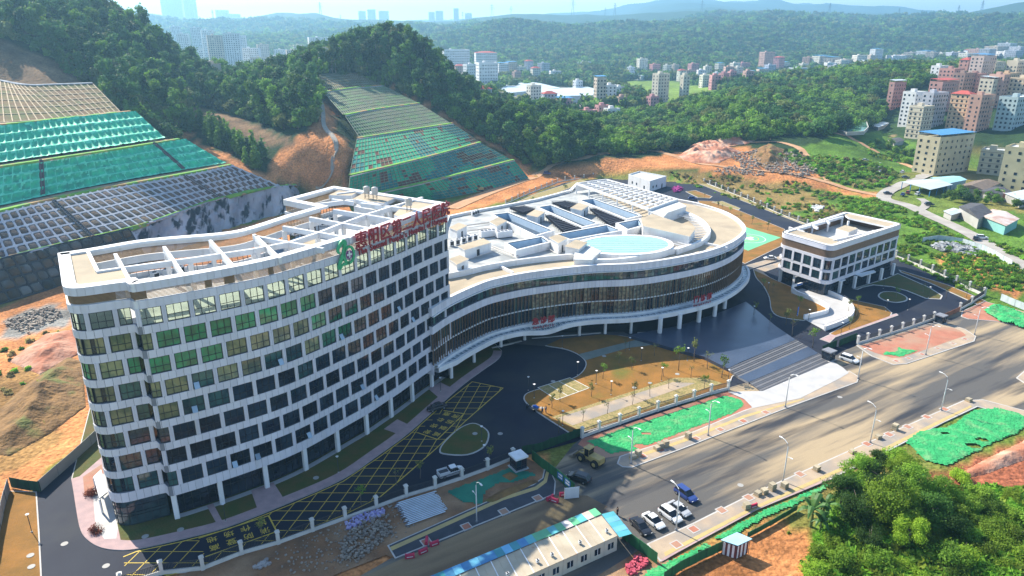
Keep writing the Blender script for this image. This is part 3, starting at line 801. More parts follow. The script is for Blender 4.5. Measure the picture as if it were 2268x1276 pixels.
def flat(name, poly, z, m, curve=0):
    return structure(name, MB().poly(spline(poly, curve, True) if curve else poly, z), m)
def island(name, poly, top, z=0.15, kerb=0.3, curve=0, kmat=None):
    """raised area with a kerb round it"""
    p = clean(spline(poly, curve, True) if curve else poly)
    if area(p) < 0: p = p[::-1]
    o = structure(name, MB().poly(offset(p, -kerb * 0.9), z + 0.012), top)
    MB().prism(p, -0.05, z).build('kerb', kmat or M_KERB, o)
    return o
flat('campus_road', [(-82.46, 75.71), (-84.65, 97.14), (-87.32, 110.19), (-86.76, 119.73), (-84.59, 170.35), (-73.21, 219.99), (-44.17, 287.78), (-11.51, 328.39), (29.69, 399.97), (96.63, 438.95), (133.33, 306.85), (144.16, 253.75), (148.22, 211.43), (135.47, 199.64), (89.02, 171.78), (80.16, 164.84), (50.47, 149.55), (14.45, 127.15), (-0.35, 120.04), (-46.71, 91.75), (-56.63, 85.88), (-54.64, 75.71)], 0.02, M_ASPH)
flat('main_road', [(-35.48, 75.71), (-23.16, 88.25), (-18.63, 92.58), (5.5, 111.57), (12.46, 125.44), (14.53, 128.02), (23.96, 122.94), (50.6, 150.01), (80.39, 165.38), (89.41, 172.65), (135.91, 200.39), (142.64, 195.96), (146.82, 179.24), (151.03, 157.13), (121.74, 121.31), (111.91, 137.3), (104.64, 144.48), (48.08, 109.5), (21.7, 94.93), (-2.72, 75.71)], 0.045, M_ROAD)
flat('dirt_yard', [(1.77, 85.88), (21.54, 98.27), (24.82, 92.27), (22.62, 75.71), (-8.28, 75.71)], 0.03, M_SOILG)
flat('dirt_road', [(-40.13, 74.94), (-29.31, 82.71), (-18.62, 91.14), (-5.65, 99.9), (7.98, 108.42), (13.51, 108.42), (16.78, 105.29), (15.32, 103.03), (-9.21, 87.29), (-20.49, 74.94)], 0.052, mat('dirt road', (0.20, 0.135, 0.08), 0.95, (0.13, 0.09, 0.06), 0.2, fine=0.2, stretch=(0.15, 1.2, 1, R(31.5)), col3=(0.27, 0.19, 0.11), scale3=0.15))
# --- street front, left of the works gate
p_soil = [(-56.17, 84.95), (-46.51, 91.24), (-0.35, 119.42), (2.31, 120.99), (6.16, 117.41), (7.99, 112.99), (7.74, 108.56), (-18.53, 91.96), (-20.1, 92.79), (-29.71, 86.82), (-39.79, 77.27)]
flat('soil_verge', p_soil, 0.06, M_SOILG)
island('pavement', [(-20.24, 94.93), (-1.95, 108.42), (3.83, 111.57), (5.67, 113.71), (6.13, 116.65), (7.53, 115.46), (8.14, 112.56), (7.75, 108.69), (-18.51, 91.86)], M_DARKP, 0.16, 0.25)
flat('tactile_strip', [(-19.73, 94.49), (-1.78, 107.76), (4.23, 110.88), (5.88, 112.84), (6.52, 115.76), (7.01, 115.31), (6.45, 112.28), (4.61, 110.05), (-1.53, 106.84), (-19.3, 93.64)], 0.19, M_TACT)
def pit(c, d, w=1.5):
    """tree pit: red soil in a pale stone frame"""
    u = Vector((math.cos(d), math.sin(d))) * w / 2; v = Vector((-u.y, u.x)); c = Vector(c[:2])
    q = [tuple(c + a * u + b * v) for a, b in ((-1, -1), (1, -1), (1, 1), (-1, 1))]
    o = structure('tree_pit', MB().prism(q, 0.05, 0.205, bottom=False), M_KERB)
    MB().poly(offset(q, -0.2) if area(q) > 0 else offset(q[::-1], -0.2), 0.215).build('soil', M_BRICKS, o)
RD = R(31.5)
for c in [(-14.03, 95.8), (-7.69, 99.66), (-1.41, 103.65), (4.61, 107.49)]: pit(c, RD, 1.7)
# --- street front, right of the works gate
island('pavement', [(20.28, 118.48), (21.17, 120.99), (23.41, 122.28), (35.1, 128.37), (50.98, 139.09), (53.79, 140.71), (66.43, 145.56), (79.73, 155.9), (83.37, 159.12), (84.35, 155.66), (82.59, 152.79), (61.2, 140.3), (34.02, 123.59), (23.04, 117.11), (21.15, 117.26)], M_TANP, 0.16, 0.3)
flat('tactile_strip', [(22.87, 120.52), (35.01, 127.15), (50.67, 137.1), (66.61, 144.7), (66.65, 144.27), (50.76, 136.13), (35.05, 126.12), (23.08, 119.57)], 0.19, M_TACT)
for c in [(25.7, 120.99), (29.79, 123.26), (37.78, 127.5), (43.77, 131.05), (49.7, 134.59), (55.8, 138.29)]: pit(c, RD, 1.6)
flat('net_ground', [(13.37, 125.44), (14.5, 127.67), (50.42, 148.65), (53.48, 145.56), (53.49, 140.71), (50.24, 138.29), (23.36, 121.96), (21.03, 121.31), (18.26, 120.52)], 0.07, M_BRICKS)
# --- far kerb of the street
island('pavement', [(21.93, 95.36), (30.69, 100.61), (42.04, 108.02), (68.39, 123.76), (102.5, 143.84), (107.29, 144.27), (113.27, 139.29), (124.42, 124.59), (119.17, 118.18), (110.59, 135.36), (103.98, 140.92), (92.77, 134.21), (71.52, 120.68), (59.29, 113.13), (42.77, 104.27), (26.48, 93.32), (23.31, 91.14)], M_TANP, 0.16, 0.3)
flat('tactile_strip', [(24.29, 93.21), (41.59, 104.53), (59.34, 114.87), (71.85, 122.28), (92.75, 135.36), (102.85, 141.53), (102.55, 140.71), (92.39, 134.21), (71.83, 121.31), (59.4, 114), (41.67, 103.77), (24.41, 92.37)], 0.19, M_TACT)
flat('red_paver_strip', [(23.71, 91.75), (42.02, 103.9), (59.3, 113.56), (59.29, 113.13), (42.73, 104.15), (26.46, 93.21), (23.43, 91.04)], 0.186, M_PINK)
for c in [(26.74, 95.14), (30.45, 98.96), (36.55, 104.02), (42.4, 107.63), (54.4, 114.87), (71.99, 125.44), (78.3, 129.08), (83.75, 132.15), (90.06, 136.32), (95.92, 139.69)]: pit(c, RD, 1.7)
# --- island at the top of the street
island('pavement', [(92.13, 174.4), (103.18, 181.11), (119.94, 189.98), (126.5, 188.28), (128.13, 185.62), (128.03, 180.48), (125.45, 177.09), (99.7, 162.98), (96.01, 162.46), (92.98, 167.56)], M_TANP, 0.16, 0.3)
flat('brick_ground', [(92.94, 173.81), (119, 188.28), (124.88, 186.61), (126.01, 184.64), (125.67, 181.11), (100.73, 166.74), (97.8, 166.46), (94.85, 169.51)], 0.185, M_BRICKS)
for c in [(97.88, 164.57), (101.84, 166.19), (106.66, 168.67), (112.74, 172.36), (118.7, 175.59), (123.8, 178.62)]: pit(c, RD, 1.4)
island('pavement', [(122.08, 155.17), (126.73, 159.12), (137.75, 164.84), (134.57, 150.01), (122.37, 147.76)], M_TANP, 0.16, 0.3)
island('pavement', [(135.47, 199.64), (147.61, 208.16), (156.02, 195.96), (150.2, 183.99), (139.93, 191.71), (133.55, 193.11), (132.58, 195.24)], M_BRICKS, 0.16, 0.3)
# --- in front of the tower
walk_out = spline([(-82.37, 113.42), (-79.67, 109.5), (-75.72, 103.65), (-72.75, 99.43), (-70.41, 96.91), (-67.25, 94.82), (-64.09, 93.96), (-60.55, 94.17), (-54.49, 96.46), (-47.9, 99.66), (-39.55, 106.19), (-31.56, 113.42), (-26.26, 121.64), (-21.57, 129.79), (-15.7, 142.79), (-11.2, 152.32), (-7.38, 159.12), (-3.36, 166.19), (-2.61, 170.92)], 4)
walk_in = offset(walk_out, -2.3, False)
apron = walk_out + [(-12.58, 195.96), (-79.14, 219.99), (-94.43, 141.33)]
island('tower_apron', [p[:2] for p in apron], M_LAWNG, 0.13, 0.2)
mb = MB()
for i in range(len(walk_out) - 1): mb.quad((*walk_out[i][:2], 0.16), (*walk_out[i + 1][:2], 0.16), (*walk_in[i + 1][:2], 0.16), (*walk_in[i][:2], 0.16))
structure('footpath', mb, M_PINK)
flat('footpath', [(-81.36, 113.13), (-80.56, 121.31), (-66.29, 99.43), (-64.06, 96.02), (-60.99, 94.6), (-63.71, 94.49), (-67.68, 95.47), (-70.51, 97.47), (-72.7, 100.01)], 0.158, M_PINK)
flat('entrance_paving', [(-76.6, 110.19), (-77.35, 116.65), (-66.16, 99.19), (-65.1, 96.58), (-66.97, 96.46), (-70.09, 99.43)], 0.175, M_PALE)
flat('red_bed', [(-80.5, 114), (-79.3, 118.18), (-76.28, 113.71), (-75.47, 108.16), (-76.86, 108.16)], 0.172, M_BRICKS)
for q in ([(-53.76, 105.29), (-52.95, 106.06), (-49.53, 101.32), (-50.42, 100.84)], [(-47.52, 109.78), (-44.2, 112.28), (-40.63, 107.1), (-44.59, 104.53)], [(-27, 131.24), (-24.77, 135.36), (-22.02, 133.08), (-23.87, 129.43)], [(-19.72, 149.55), (-17.17, 152.79), (-14.24, 150.01), (-16.38, 144.48)]):
    flat('crossing_path', q, 0.165, M_PINK)
island('lawn', [(-91.58, 109.78), (-86.32, 109.5), (-78.79, 98.27), (-68.79, 83.15), (-74.93, 77.27), (-86.14, 97.14)], M_LAWN, 0.12, 0.25)
island('lawn', [(-8.5, 133.83), (-6.13, 132.34), (-4.7, 129.43), (-5.46, 124.59), (-8.74, 121.48), (-13.59, 121.8), (-14.55, 123.43), (-13.68, 126.8), (-11.24, 131.6)], M_LAWNG, 0.15, 0.35, 4)
# --- forecourt of the curved building
arc = [(3.22, 179.24), (8.58, 174.4), (13.74, 172.07), (16.73, 169.23), (18.3, 165.92), (18.57, 162.72), (17.28, 158.62), (14.77, 155.17), (8.65, 150.93), (4.31, 148.2), (2.81, 146.21), (2.87, 143.42), (5.09, 139.09), (9.69, 132.71), (12.72, 128.72)]
island('lawn', spline(arc, 4) + [(50.68, 149.55), (53.52, 155.66), (56.86, 160.14), (49.76, 167.56), (41.47, 172.65), (33.28, 179.86), (24.71, 183.02), (12.03, 181.74)], M_LAWN, 0.14, 0.3)
flat('footpath', [(17.27, 168.67), (18.92, 165.11), (30.68, 172.65), (40.86, 175.59), (35.35, 178.93)], 0.17, mat('grey green paving', (0.20, 0.22, 0.19), 0.85, (0.16, 0.18, 0.15), 0.4, fine=0.15))
flat('footpath', [(-0.49, 175.59), (8.56, 173.81), (13.08, 178.62), (24.56, 181.74), (33.13, 180.48), (31.11, 183.66), (12.1, 183.02), (-1.73, 178.62)], 0.172, mat('dark paving', (0.10, 0.10, 0.11), 0.8, (0.08, 0.08, 0.09), 0.4, fine=0.15))
flat('grass_paver_strip', [(8.63, 136.32), (39.49, 155.17), (46.6, 155.17), (50.18, 152.32), (14.73, 130.15)], 0.172, M_GPAV)
flat('footpath', [(9.89, 135.93), (38.44, 152.79), (43.72, 152.32), (12.86, 132.71)], 0.19, M_TANP)
flat('parking_pavers', [(6.06, 150.01), (14, 155.17), (18.39, 150.01), (10.17, 144.05)], 0.175, M_GPAV)
def stripe(pts, w, z, m, name='road_marking'):
    mb = MB()
    p = clean(pts); a = offset(p, w / 2, False); b = offset(p, -w / 2, False)
    for i in range(len(p) - 1): mb.quad((*a[i], z), (*b[i], z), (*b[i + 1], z), (*a[i + 1], z))
    return structure(name, mb, m)
for q in ([(6.06, 150.01), (10.17, 144.05)], [(8.58, 151.62), (12.78, 145.99)], [(11.26, 153.26), (15.45, 147.98)], [(14, 155.17), (18.26, 149.78)], [(10.17, 144.05), (18.39, 150.01)], [(6.06, 150.01), (14, 155.17)]):
    stripe(q, 0.16, 0.19, M_WHT, 'parking_line')
# plaza, two flights of steps and the pale forecourt
PZ = 1.0
plaza = [(31.91, 179.41), (46.69, 185.87), (62.57, 197.08), (72.16, 205.5), (73.31, 197.08), (74.49, 185.87), (76.52, 176.33), (57.37, 162.2), (53.17, 158.59), (49.12, 165.41), (40.94, 171.59)]
structure('plaza', MB().prism(plaza, -0.05, PZ), M_PLAZA)
def flight(a, b, c, d, z1, z0, n):
    """steps between the upper edge a-b and the lower edge c-d"""
    a, b, c, d = (Vector(q[:2]) for q in (a, b, c, d))
    for i in range(n):
        t0, t1 = i / n, (i + 1) / n
        z = z1 + (z0 - z1) * (i + 1) / n
        q = [a.lerp(c, t0), b.lerp(d, t0), b.lerp(d, t1), a.lerp(c, t1)]
        o = structure('step', MB().prism([tuple(v) for v in q], -0.05, z + 0.003 * (n - i)), mat('step nosing', (0.15, 0.15, 0.16), 0.7) if i % 2 else mat('step tread', (0.085, 0.09, 0.105), 0.7))
UL, UR, LL, LR = [(53.23, 158.8), (76.62, 176.56), (54.71, 154.83), (78.51, 172.68)]
flight(UL, UR, LL, LR, PZ, 0.55, 6)
flat('landing', [LL, LR] + [(79.53, 168.59), (56.32, 152.18)], 0.545, M_PLAZA)
structure('landing_base', MB().prism([LL, LR] + [(79.53, 168.59), (56.32, 152.18)], -0.05, 0.52), M_STEP)
A, B, C, DD = [(56.43, 152.48), (79.69, 168.92), (58.2, 147.44), (80.9, 164)]
flight(A, B, C, DD, 0.5, 0.2, 7)
flat('forecourt', [(50.16, 147.82), (58.5, 148.27), (81.68, 164.42), (82.6, 160.49), (82.71, 157.71), (79.21, 154.78), (65.78, 144.75), (53.59, 140.15), (52.87, 144.33)], 0.205, M_PALE)
# --- east side: lawns, loop road, ramp court
island('lawn', spline([(85.57, 240.13), (83.62, 231.11), (83.29, 222.68), (81.41, 211.43), (78.33, 200.39), (79.1, 194.88), (84.93, 192.06)], 3) + [(93.86, 197.05), (95.88, 201.9), (93.98, 208.16), (90.26, 215.63), (93.07, 219.99), (89.74, 228.24)], M_LAWN, 0.15, 0.3)
island('lawn', [(102.86, 214.78), (107.76, 208.97), (114.22, 203.44), (113.77, 198.15), (111.77, 195.24), (89.31, 180.8), (88.23, 182.38), (98.29, 191.36), (101.99, 197.79), (103.44, 203.44)], M_LAWN, 0.15, 0.3)
island('lawn', [(134.77, 236.04), (137.72, 220.88), (137.44, 213.09), (134.98, 209.78), (130.6, 210.6), (128.37, 217.79), (125.53, 221.77), (120.43, 223.59), (115.92, 221.33), (113.11, 219.1), (111.74, 219.99), (127.43, 230.14)], M_LAWNG, 0.15, 0.5)
island('lawn', spline([(116.69, 213.09), (120.16, 216.92), (124.33, 216.49), (125.48, 212.25), (123.55, 208.57), (119.48, 206.96), (116.68, 208.97)], 4, True), M_LAWNG, 0.15, 0.5)
island('lawn', [(137.18, 240.13), (145.24, 223.59), (148.31, 208.16), (143.53, 204.99), (142.5, 211.43), (140.24, 225.43), (136.39, 237.05)], M_LAWN, 0.15, 0.4)
island('pavement', [(87.96, 181.74), (114.8, 197.79), (114.73, 196.32), (88.91, 179.86), (85.87, 176.19), (84.05, 178.62)], M_PINK, 0.14, 0.2)
island('lawn', [(93.61, 352.89), (101.3, 351.84), (108.38, 330.23), (117.23, 296.65), (109.77, 274.01), (84.83, 247.04), (80.61, 261.4)], M_LAWN, 0.12, 0.3)
island('pavement', [(82.04, 243.28), (102.68, 257.82), (102.26, 254.33), (82.69, 239.09)], M_TANP, 0.14, 0.2)
island('pavement', [(85.41, 240.13), (98.96, 249.8), (97.34, 244.34), (88.08, 237.05), (88.97, 228.24), (87.86, 226.36)], M_TANP, 0.14, 0.2)
island('lawn', [(99.62, 349.77), (105.85, 351.84), (110.09, 335.88), (108.09, 332.09)], M_GPAV, 0.15, 0.3)
island('lawn', [(92.56, 375.06), (98.72, 378.61), (103.7, 362.56), (101.15, 358.2), (95.45, 360.37)], M_LAWN, 0.15, 0.4)
island('verge', [(95.9, 432.73), (98.76, 435.82), (133.66, 307.66), (137.69, 280.74), (135, 278.01), (129.14, 301.28)], M_GPAV, 0.13, 0.2)
island('back_lawn', [(-15.14, 314.3), (10.87, 367.01), (39.5, 409.44), (42.89, 403.98), (10.33, 347.72), (-10.81, 306.85)], M_GPAV, 0.13, 0.3)
# helipad
hp = [(101.49, 299.72), (110.56, 282.82), (91.24, 263.84), (82.87, 280.74)]
pad = structure('helipad', MB().prism(hp, 0, 0.16), mat('helipad paint', (0.16, 0.52, 0.27), 0.7, (0.13, 0.45, 0.24), 0.2))
hc = sum((Vector(q) for q in hp), Vector((0, 0))) / 4
hx = (Vector(hp[1]) - Vector(hp[0])).normalized(); hy = Vector((-hx.y, hx.x)); hr = (Vector(hp[1]) - Vector(hp[0])).length
def ring(r0, r1, z, n=48):
    mb = MB()
    for i in range(n):
        a, b = 2 * math.pi * i / n, 2 * math.pi * (i + 1) / n
        f = lambda r, t: (hc.x + r * math.cos(t), hc.y + r * math.sin(t), z)
        mb.quad(f(r0, a), f(r1, a), f(r1, b), f(r0, b))
    return mb
ring(hr * 0.36, hr * 0.375, 0.175).build('ring', M_WHT, pad); ring(hr * 0.22, hr * 0.235, 0.175).build('ring', M_YEL, pad)
def hq(x0, x1, y0, y1): return [tuple(hc + hx * a * hr + hy * b * hr) for a, b in ((x0, y0), (x1, y0), (x1, y1), (x0, y1))]
cr = MB()
for q in (hq(-.15, .15, -.055, .055), hq(-.055, .055, .0552, .15), hq(-.055, .055, -.15, -.0552)): cr.poly(q, 0.178)
cr.build('white_cross', M_WHT, pad)
hm = MB()
for q in (hq(-.035, -.02, -.045, .045), hq(.02, .035, -.045, .045), hq(-.02, .02, -.008, .008)): hm.poly(q, 0.186)
hm.build('letter_h', mat('red paint', (0.5, 0.04, 0.04), 0.7), pad)
# --- yellow fire lane boxes and hatching
def clip_line(p, d, poly):
    """pieces of an endless line inside a plan polygon"""
    ts = []
    for i in range(len(poly)):
        a = Vector(poly[i - 1][:2]); b = Vector(poly[i][:2]); e = b - a
        den = d.x * e.y - d.y * e.x
        if abs(den) < 1e-9: continue
        w = a - p
        u = (w.x * d.y - w.y * d.x) / den
        if 0 <= u < 1: ts.append((w.x * e.y - w.y * e.x) / den)
    ts.sort()
    return [(p + d * ts[i], p + d * ts[i + 1]) for i in range(0, len(ts) - 1, 2)]
lane = [(-61.81, 92.37), (-60.29, 93.64), (-54.25, 95.91), (-47.68, 99.08), (-39.36, 105.54), (-31.4, 112.7), (-26.12, 120.84), (-21.45, 128.9), (-15.61, 141.74), (-9.53, 153.26), (-2.13, 150.01), (-10.1, 134.59), (-15.23, 123.93), (-19.95, 114.87), (-23.76, 107.89), (-29.18, 102.78), (-36.94, 97.36), (-45.44, 92.17), (-51.19, 88.94), (-57.85, 85.88)]
boxes = [[(-51.66, 96.8), (-42.02, 102.66), (-39.32, 98.5), (-48.75, 92.37)], [(-15.13, 139.29), (-10.5, 137.89), (-15.3, 127.32), (-19.71, 129.97)]]
stripe(lane + [lane[0]], 0.22, 0.062, M_YEL)
hat = MB()
def hatch(poly, ang, step):
    d = Vector((math.cos(ang), math.sin(ang))); nrm = Vector((-d.y, d.x))
    ks = [Vector(q[:2]).dot(nrm) for q in poly]
    k = math.floor(min(ks) / step) * step
    while k < max(ks):
        for a, b in clip_line(nrm * k, d, poly):
            m = (a + b) / 2
            cuts = [(a, b)]
            for bx_ in boxes:
                nc = []
                for s, e in cuts:
                    inn = clip_line(nrm * k, d, bx_)
                    if not inn: nc.append((s, e)); continue
                    i0, i1 = inn[0]
                    for x, y in ((s, i0), (i1, e)):
                        if (y - x).dot(e - s) > 0: nc.append((x, y))
                cuts = nc
            for s, e in cuts:
                w = nrm * 0.07
                hat.quad((s.x - w.x, s.y - w.y, 0.058), (e.x - w.x, e.y - w.y, 0.058), (e.x + w.x, e.y + w.y, 0.058), (s.x + w.x, s.y + w.y, 0.058))
        k += step
hatch(lane, R(0), 2.6); hatch(lane, R(78), 2.6)
structure('lane_hatching', hat, M_YEL)
TEXTS = {}
def text_mesh(body, size, depth, m, bold=0.0, key=None):
    """lettering as a mesh, centred, standing in the xy plane"""
    c = bpy.data.curves.new('lettering', 'FONT')
    c.body = body; c.size = size; c.extrude = depth; c.offset = bold; c.align_x = 'CENTER'; c.align_y = 'CENTER'; c.resolution_u = 2
    o = bpy.data.objects.new('lettering', c)
    COL.objects.link(o)
    bpy.context.view_layer.update()
    me = bpy.data.meshes.new_from_object(o.evaluated_get(bpy.context.evaluated_depsgraph_get()))
    bpy.data.objects.remove(o); bpy.data.curves.remove(c)
    me.materials.clear(); me.materials.append(m)
    return me
for bx_, q in zip(boxes, (0, 1)):
    b = [Vector(p) for p in bx_]
    o = stripe(bx_ + [bx_[0]], 0.24, 0.07, M_YEL)
    ux = (b[0] - b[1]) if q == 0 else (b[2] - b[1])          # reading direction, towards the left end of the lane
    uy = (b[1] - b[2]) if q == 0 else (b[0] - b[1])
    # the words face the building: first line on the street side
    org = b[2] if q == 0 else b[1]
    L_, W_ = ux.length, uy.length; ux = ux.normalized(); uy = Vector((-ux.y, ux.x))
    dirw = uy if uy.dot((b[1] - b[2]) if q == 0 else (b[0] - b[1])) > 0 else -uy
    for r_, line in enumerate(('消防登高', '操作场地')):
        for c_, ch in enumerate(line):
            p = org + ux * L_ * (c_ + 0.62) / 4.25 + dirw * W_ * (0.27 + 0.46 * r_)
            g = put('character', text_mesh(ch, min(W_ * 0.34, 2.0), 0.002, M_YEL, 0.012), o, (p.x, p.y, 0.078), math.atan2(ux.y, ux.x))
# ---------------------------------------------------------------- shared facade kit
M_WHITE = mat('white cladding', (0.68, 0.68, 0.74), 0.5, (0.62, 0.62, 0.69), 0.5, spec=0.4, rnd=0.07, stretch=(1, 1, 0.15), col3=(0.60, 0.59, 0.59), scale3=0.9, lo3=0.58, hi3=0.8)
M_WHITEC = mat('white render', (0.77, 0.77, 0.77), 0.7, (0.69, 0.69, 0.69), 0.4, stretch=(1, 1, 0.2), col3=(0.58, 0.57, 0.54), scale3=0.5, lo3=0.56, hi3=0.8)
M_JOINT = mat('cladding backing', (0.22, 0.23, 0.26), 0.8)
M_FRAME = mat('window frame', (0.022, 0.026, 0.034), 0.45, spec=0.4)
M_ROOFT = mat('tan roof screed', (0.45, 0.37, 0.26), 0.9, (0.38, 0.31, 0.22), 0.18, fine=0.08, col3=(0.31, 0.26, 0.19), scale3=0.1, lo3=0.52, hi3=0.7)
M_ROOFP = mat('pale roof', (0.60, 0.60, 0.58), 0.85, (0.48, 0.49, 0.48), 0.2, fine=0.1, col3=(0.36, 0.36, 0.35), scale3=0.25, lo3=0.54, hi3=0.72)
M_SLAT = mat('brown slat', (0.36, 0.23, 0.12), 0.6, (0.30, 0.19, 0.10), 0.6)
M_FIN = mat('bronze fin', (0.20, 0.125, 0.075), 0.5, (0.16, 0.10, 0.062), 0.5)
G_DARK = glass_mat('dark glass', (0.010, 0.018, 0.036), col2=(0.024, 0.045, 0.07))
G_DEEP = glass_mat('deep glass', (0.006, 0.009, 0.016), col2=(0.015, 0.025, 0.04))
G_TAN = glass_mat('glass tan reflection', (0.27, 0.26, 0.14), 0.06, (0.12, 0.15, 0.10), 0.6)  # tan tint paints in the reflection of lit ground
G_GREEN = glass_mat('glass green reflection', (0.05, 0.32, 0.15), 0.06, (0.08, 0.18, 0.10), 0.5)  # green body colour stands in for nets mirrored in the pane
G_TEAL = glass_mat('glass teal tint', (0.05, 0.12, 0.115), 0.06, (0.025, 0.06, 0.075), 0.5)  # plain teal tint in the glass body
def clear_glass():
    m = bpy.data.materials.new('clear glass'); m.use_nodes = True
    nt = m.node_tree; b = nt.nodes['Principled BSDF']
    b.inputs['Base Color'].default_value = (0.02, 0.03, 0.03, 1); b.inputs['Roughness'].default_value = 0.03
    t = node(nt, 'ShaderNodeBsdfTransparent'); t.inputs[0].default_value = (0.86, 0.93, 0.84, 1)
    ms = node(nt, 'ShaderNodeMixShader'); ms.inputs[0].default_value = 0.22
    nt.links.new(t.outputs[0], ms.inputs[1]); nt.links.new(b.outputs[0], ms.inputs[2]); nt.links.new(ms.outputs[0], nt.nodes['Material Output'].inputs[0])
    return m
G_CLEAR = clear_glass()
WM = {}
def window_meshes(w, h, cols=3, split=0.4, bar=0.085):
    """frame with mullions and a transom, and the glass behind it; x along the wall, -y outwards"""
    key = (round(w, 2), round(h, 2), cols, split)
    if key not in WM:
        fr = MB()
        e = 0.12
        fr.box(-w / 2, w / 2, -0.06, 0.1, 0, e); fr.box(-w / 2, w / 2, -0.06, 0.1, h - e, h)
        fr.box(-w / 2, -w / 2 + e, -0.06, 0.1, e, h - e); fr.box(w / 2 - e, w / 2, -0.06, 0.1, e, h - e)
        for i in range(1, cols): x = -w / 2 + w * i / cols; fr.box(x - bar / 2, x + bar / 2, -0.05, 0.08, e, h - e)
        fr.box(-w / 2 + e, w / 2 - e, -0.045, 0.07, h * split - bar / 2, h * split + bar / 2)
        gl = MB().box(-w / 2 + 0.02, w / 2 - 0.02, 0.02, 0.04, 0.02, h - 0.02)
        WM[key] = (fr.mesh('window', M_FRAME), gl)
    return WM[key]
GM = {}
def window(parent, p, t, z, w, h, glass, cols=3, split=0.4, name='window', pane='pane'):
    fr, gl = window_meshes(w, h, cols, split)
    k = (id(gl), glass.name)
    if k not in GM: GM[k] = gl.mesh('pane', glass)
    o = put(name, fr, parent, (p[0], p[1], z), math.atan2(t[1], t[0]))
    put(pane, GM[k], o)
    return o
def frame_bars(path, s0, s1, z0, z1, zs, step, off=0.0, w=0.07, d=0.14):
    """glazing bars along a curved wall: uprights every step and rails at heights zs"""
    mb = MB(); n = max(1, round((s1 - s0) / step))
    for i in range(n + 1):
        p, t, nr = path.frame(s0 + (s1 - s0) * i / n)
        a = p + nr * off; b = a - t * w / 2; c = a + t * w / 2
        mb.obox(b, c, d, z0, z1)
    pts = [tuple(path.frame(s0 + (s1 - s0) * i / (n * 2))[0] + path.frame(s0 + (s1 - s0) * i / (n * 2))[2] * off) for i in range(n * 2 + 1)]
    for z in zs: mb.wall(pts, d, z - w / 2, z + w / 2)
    return mb
def ribbon(path, s0, s1, off, w, z0, z1, step=1.0):
    """wall strip following a path at a distance off from it"""
    pts = [tuple(path.frame(s)[0] + path.frame(s)[2] * off) for s in [s0 + (s1 - s0) * i / max(1, int((s1 - s0) / step)) for i in range(max(1, int((s1 - s0) / step)) + 1)]]
    return MB().wall(pts, w, z0, z1)
PANELS = []
def panel_row(path, s0, s1, z0, z1, step, off=0.04, gap=0.05):
    n = max(1, round((s1 - s0) / step)); d = (s1 - s0) / n
    for i in range(n):
        a = path.at(s0 + i * d); b = path.at(s0 + (i + 1) * d); c = (a + b) / 2; t = (b - a)
        L_ = t.length
        if L_ < 0.15: continue
        t = t / L_; nr = Vector((t.y, -t.x))
        PANELS.append((c + nr * off, t, L_ - gap, z0 + gap / 2, z1 - gap / 2))
PM = {}
def flush_panels(parent, m, limit=300, name='panel'):
    """nearest panels as objects of their own, the rest joined"""
    PANELS.sort(key=lambda q: q[0].length)
    rest = MB()
    for i, (c, t, w, z0, z1) in enumerate(PANELS):
        if i < limit:
            k = (round(w, 1), round(z1 - z0, 2), m.name)
            if k not in PM: PM[k] = MB().box(-0.5, 0.5, -0.03, 0.03, 0, z1 - z0).mesh('panel', m)
            o = put(name, PM[k], parent, (c.x, c.y, z0), math.atan2(t.y, t.x)); o.scale = (w, 1, 1)
        else:
            rest.obox(c - t * w / 2, c + t * w / 2, 0.06, z0, z1)
    if rest.f: tag(rest.build('cladding_panels', m, parent), kind='stuff')
    PANELS.clear()
# ---------------------------------------------------------------- ward tower
TZ = 42.8
t_left = [(-66.12, 98.68), (-58.87, 102.57)]
t_front = [(-57.73, 101.42), (-56.8, 101.73), (-53.79, 103.64), (-50.56, 105.85), (-46.71, 108.72), (-42.75, 111.98), (-39.31, 115.56), (-35.89, 120.18), (-32.28, 125.46), (-29.68, 129.22), (-27.07, 133.87), (-24.27, 138.84), (-19.86, 147.78), (-14.64, 157.38)]
t_back = [(-44.66, 176.41), (-52.55, 160.68), (-42.88, 153.76), (-47.51, 145.35), (-51.24, 136.67), (-53.67, 132.85), (-57.3, 130.85), (-63.65, 128.58), (-68.91, 126.07), (-74.95, 120.47), (-78.53, 117.96)]
fr_s = spline(t_front, 6)
corner = rounded([t_back[-1], t_left[0], t_left[1]], [0, 3.2, 0], 8)
i0 = next(i for i, q in enumerate(corner) if math.dist(q, t_left[1]) < 1e-3)
left_line = corner[1:i0 + 1]
bl = spline(t_back[3:], 4)
ring_t = left_line + fr_s + t_back[:3] + bl[:-1] + rounded([bl[-2], t_back[-1], t_left[0]], [0, 3.4, 0], 6)[1:8]
ring_t = clean(ring_t)
FP = Path(fr_s)
LP = Path([q for q in left_line])
CP = Path(left_line + fr_s)
tower = thing('ward_tower', 'curved white nine-storey ward tower with rows of dark windows and roof frame', 'building')
pitch = 4.157
tops = [38.65 - pitch * k for k in range(8)]
WH = 2.8
inner = offset(ring_t, -0.42)
slabs = MB()
slabs.prism(ring_t, 4.9, tops[7] - WH)
for k in range(1, 8): slabs.prism(ring_t, tops[k], tops[k - 1] - WH)
slabs.build('floor_band', M_JOINT, tower)
core = MB()
for k in range(1, 8): core.prism(inner, tops[k] - WH - 0.05, tops[k] + 0.05)
core.build('glazed_core', G_DEEP, tower)
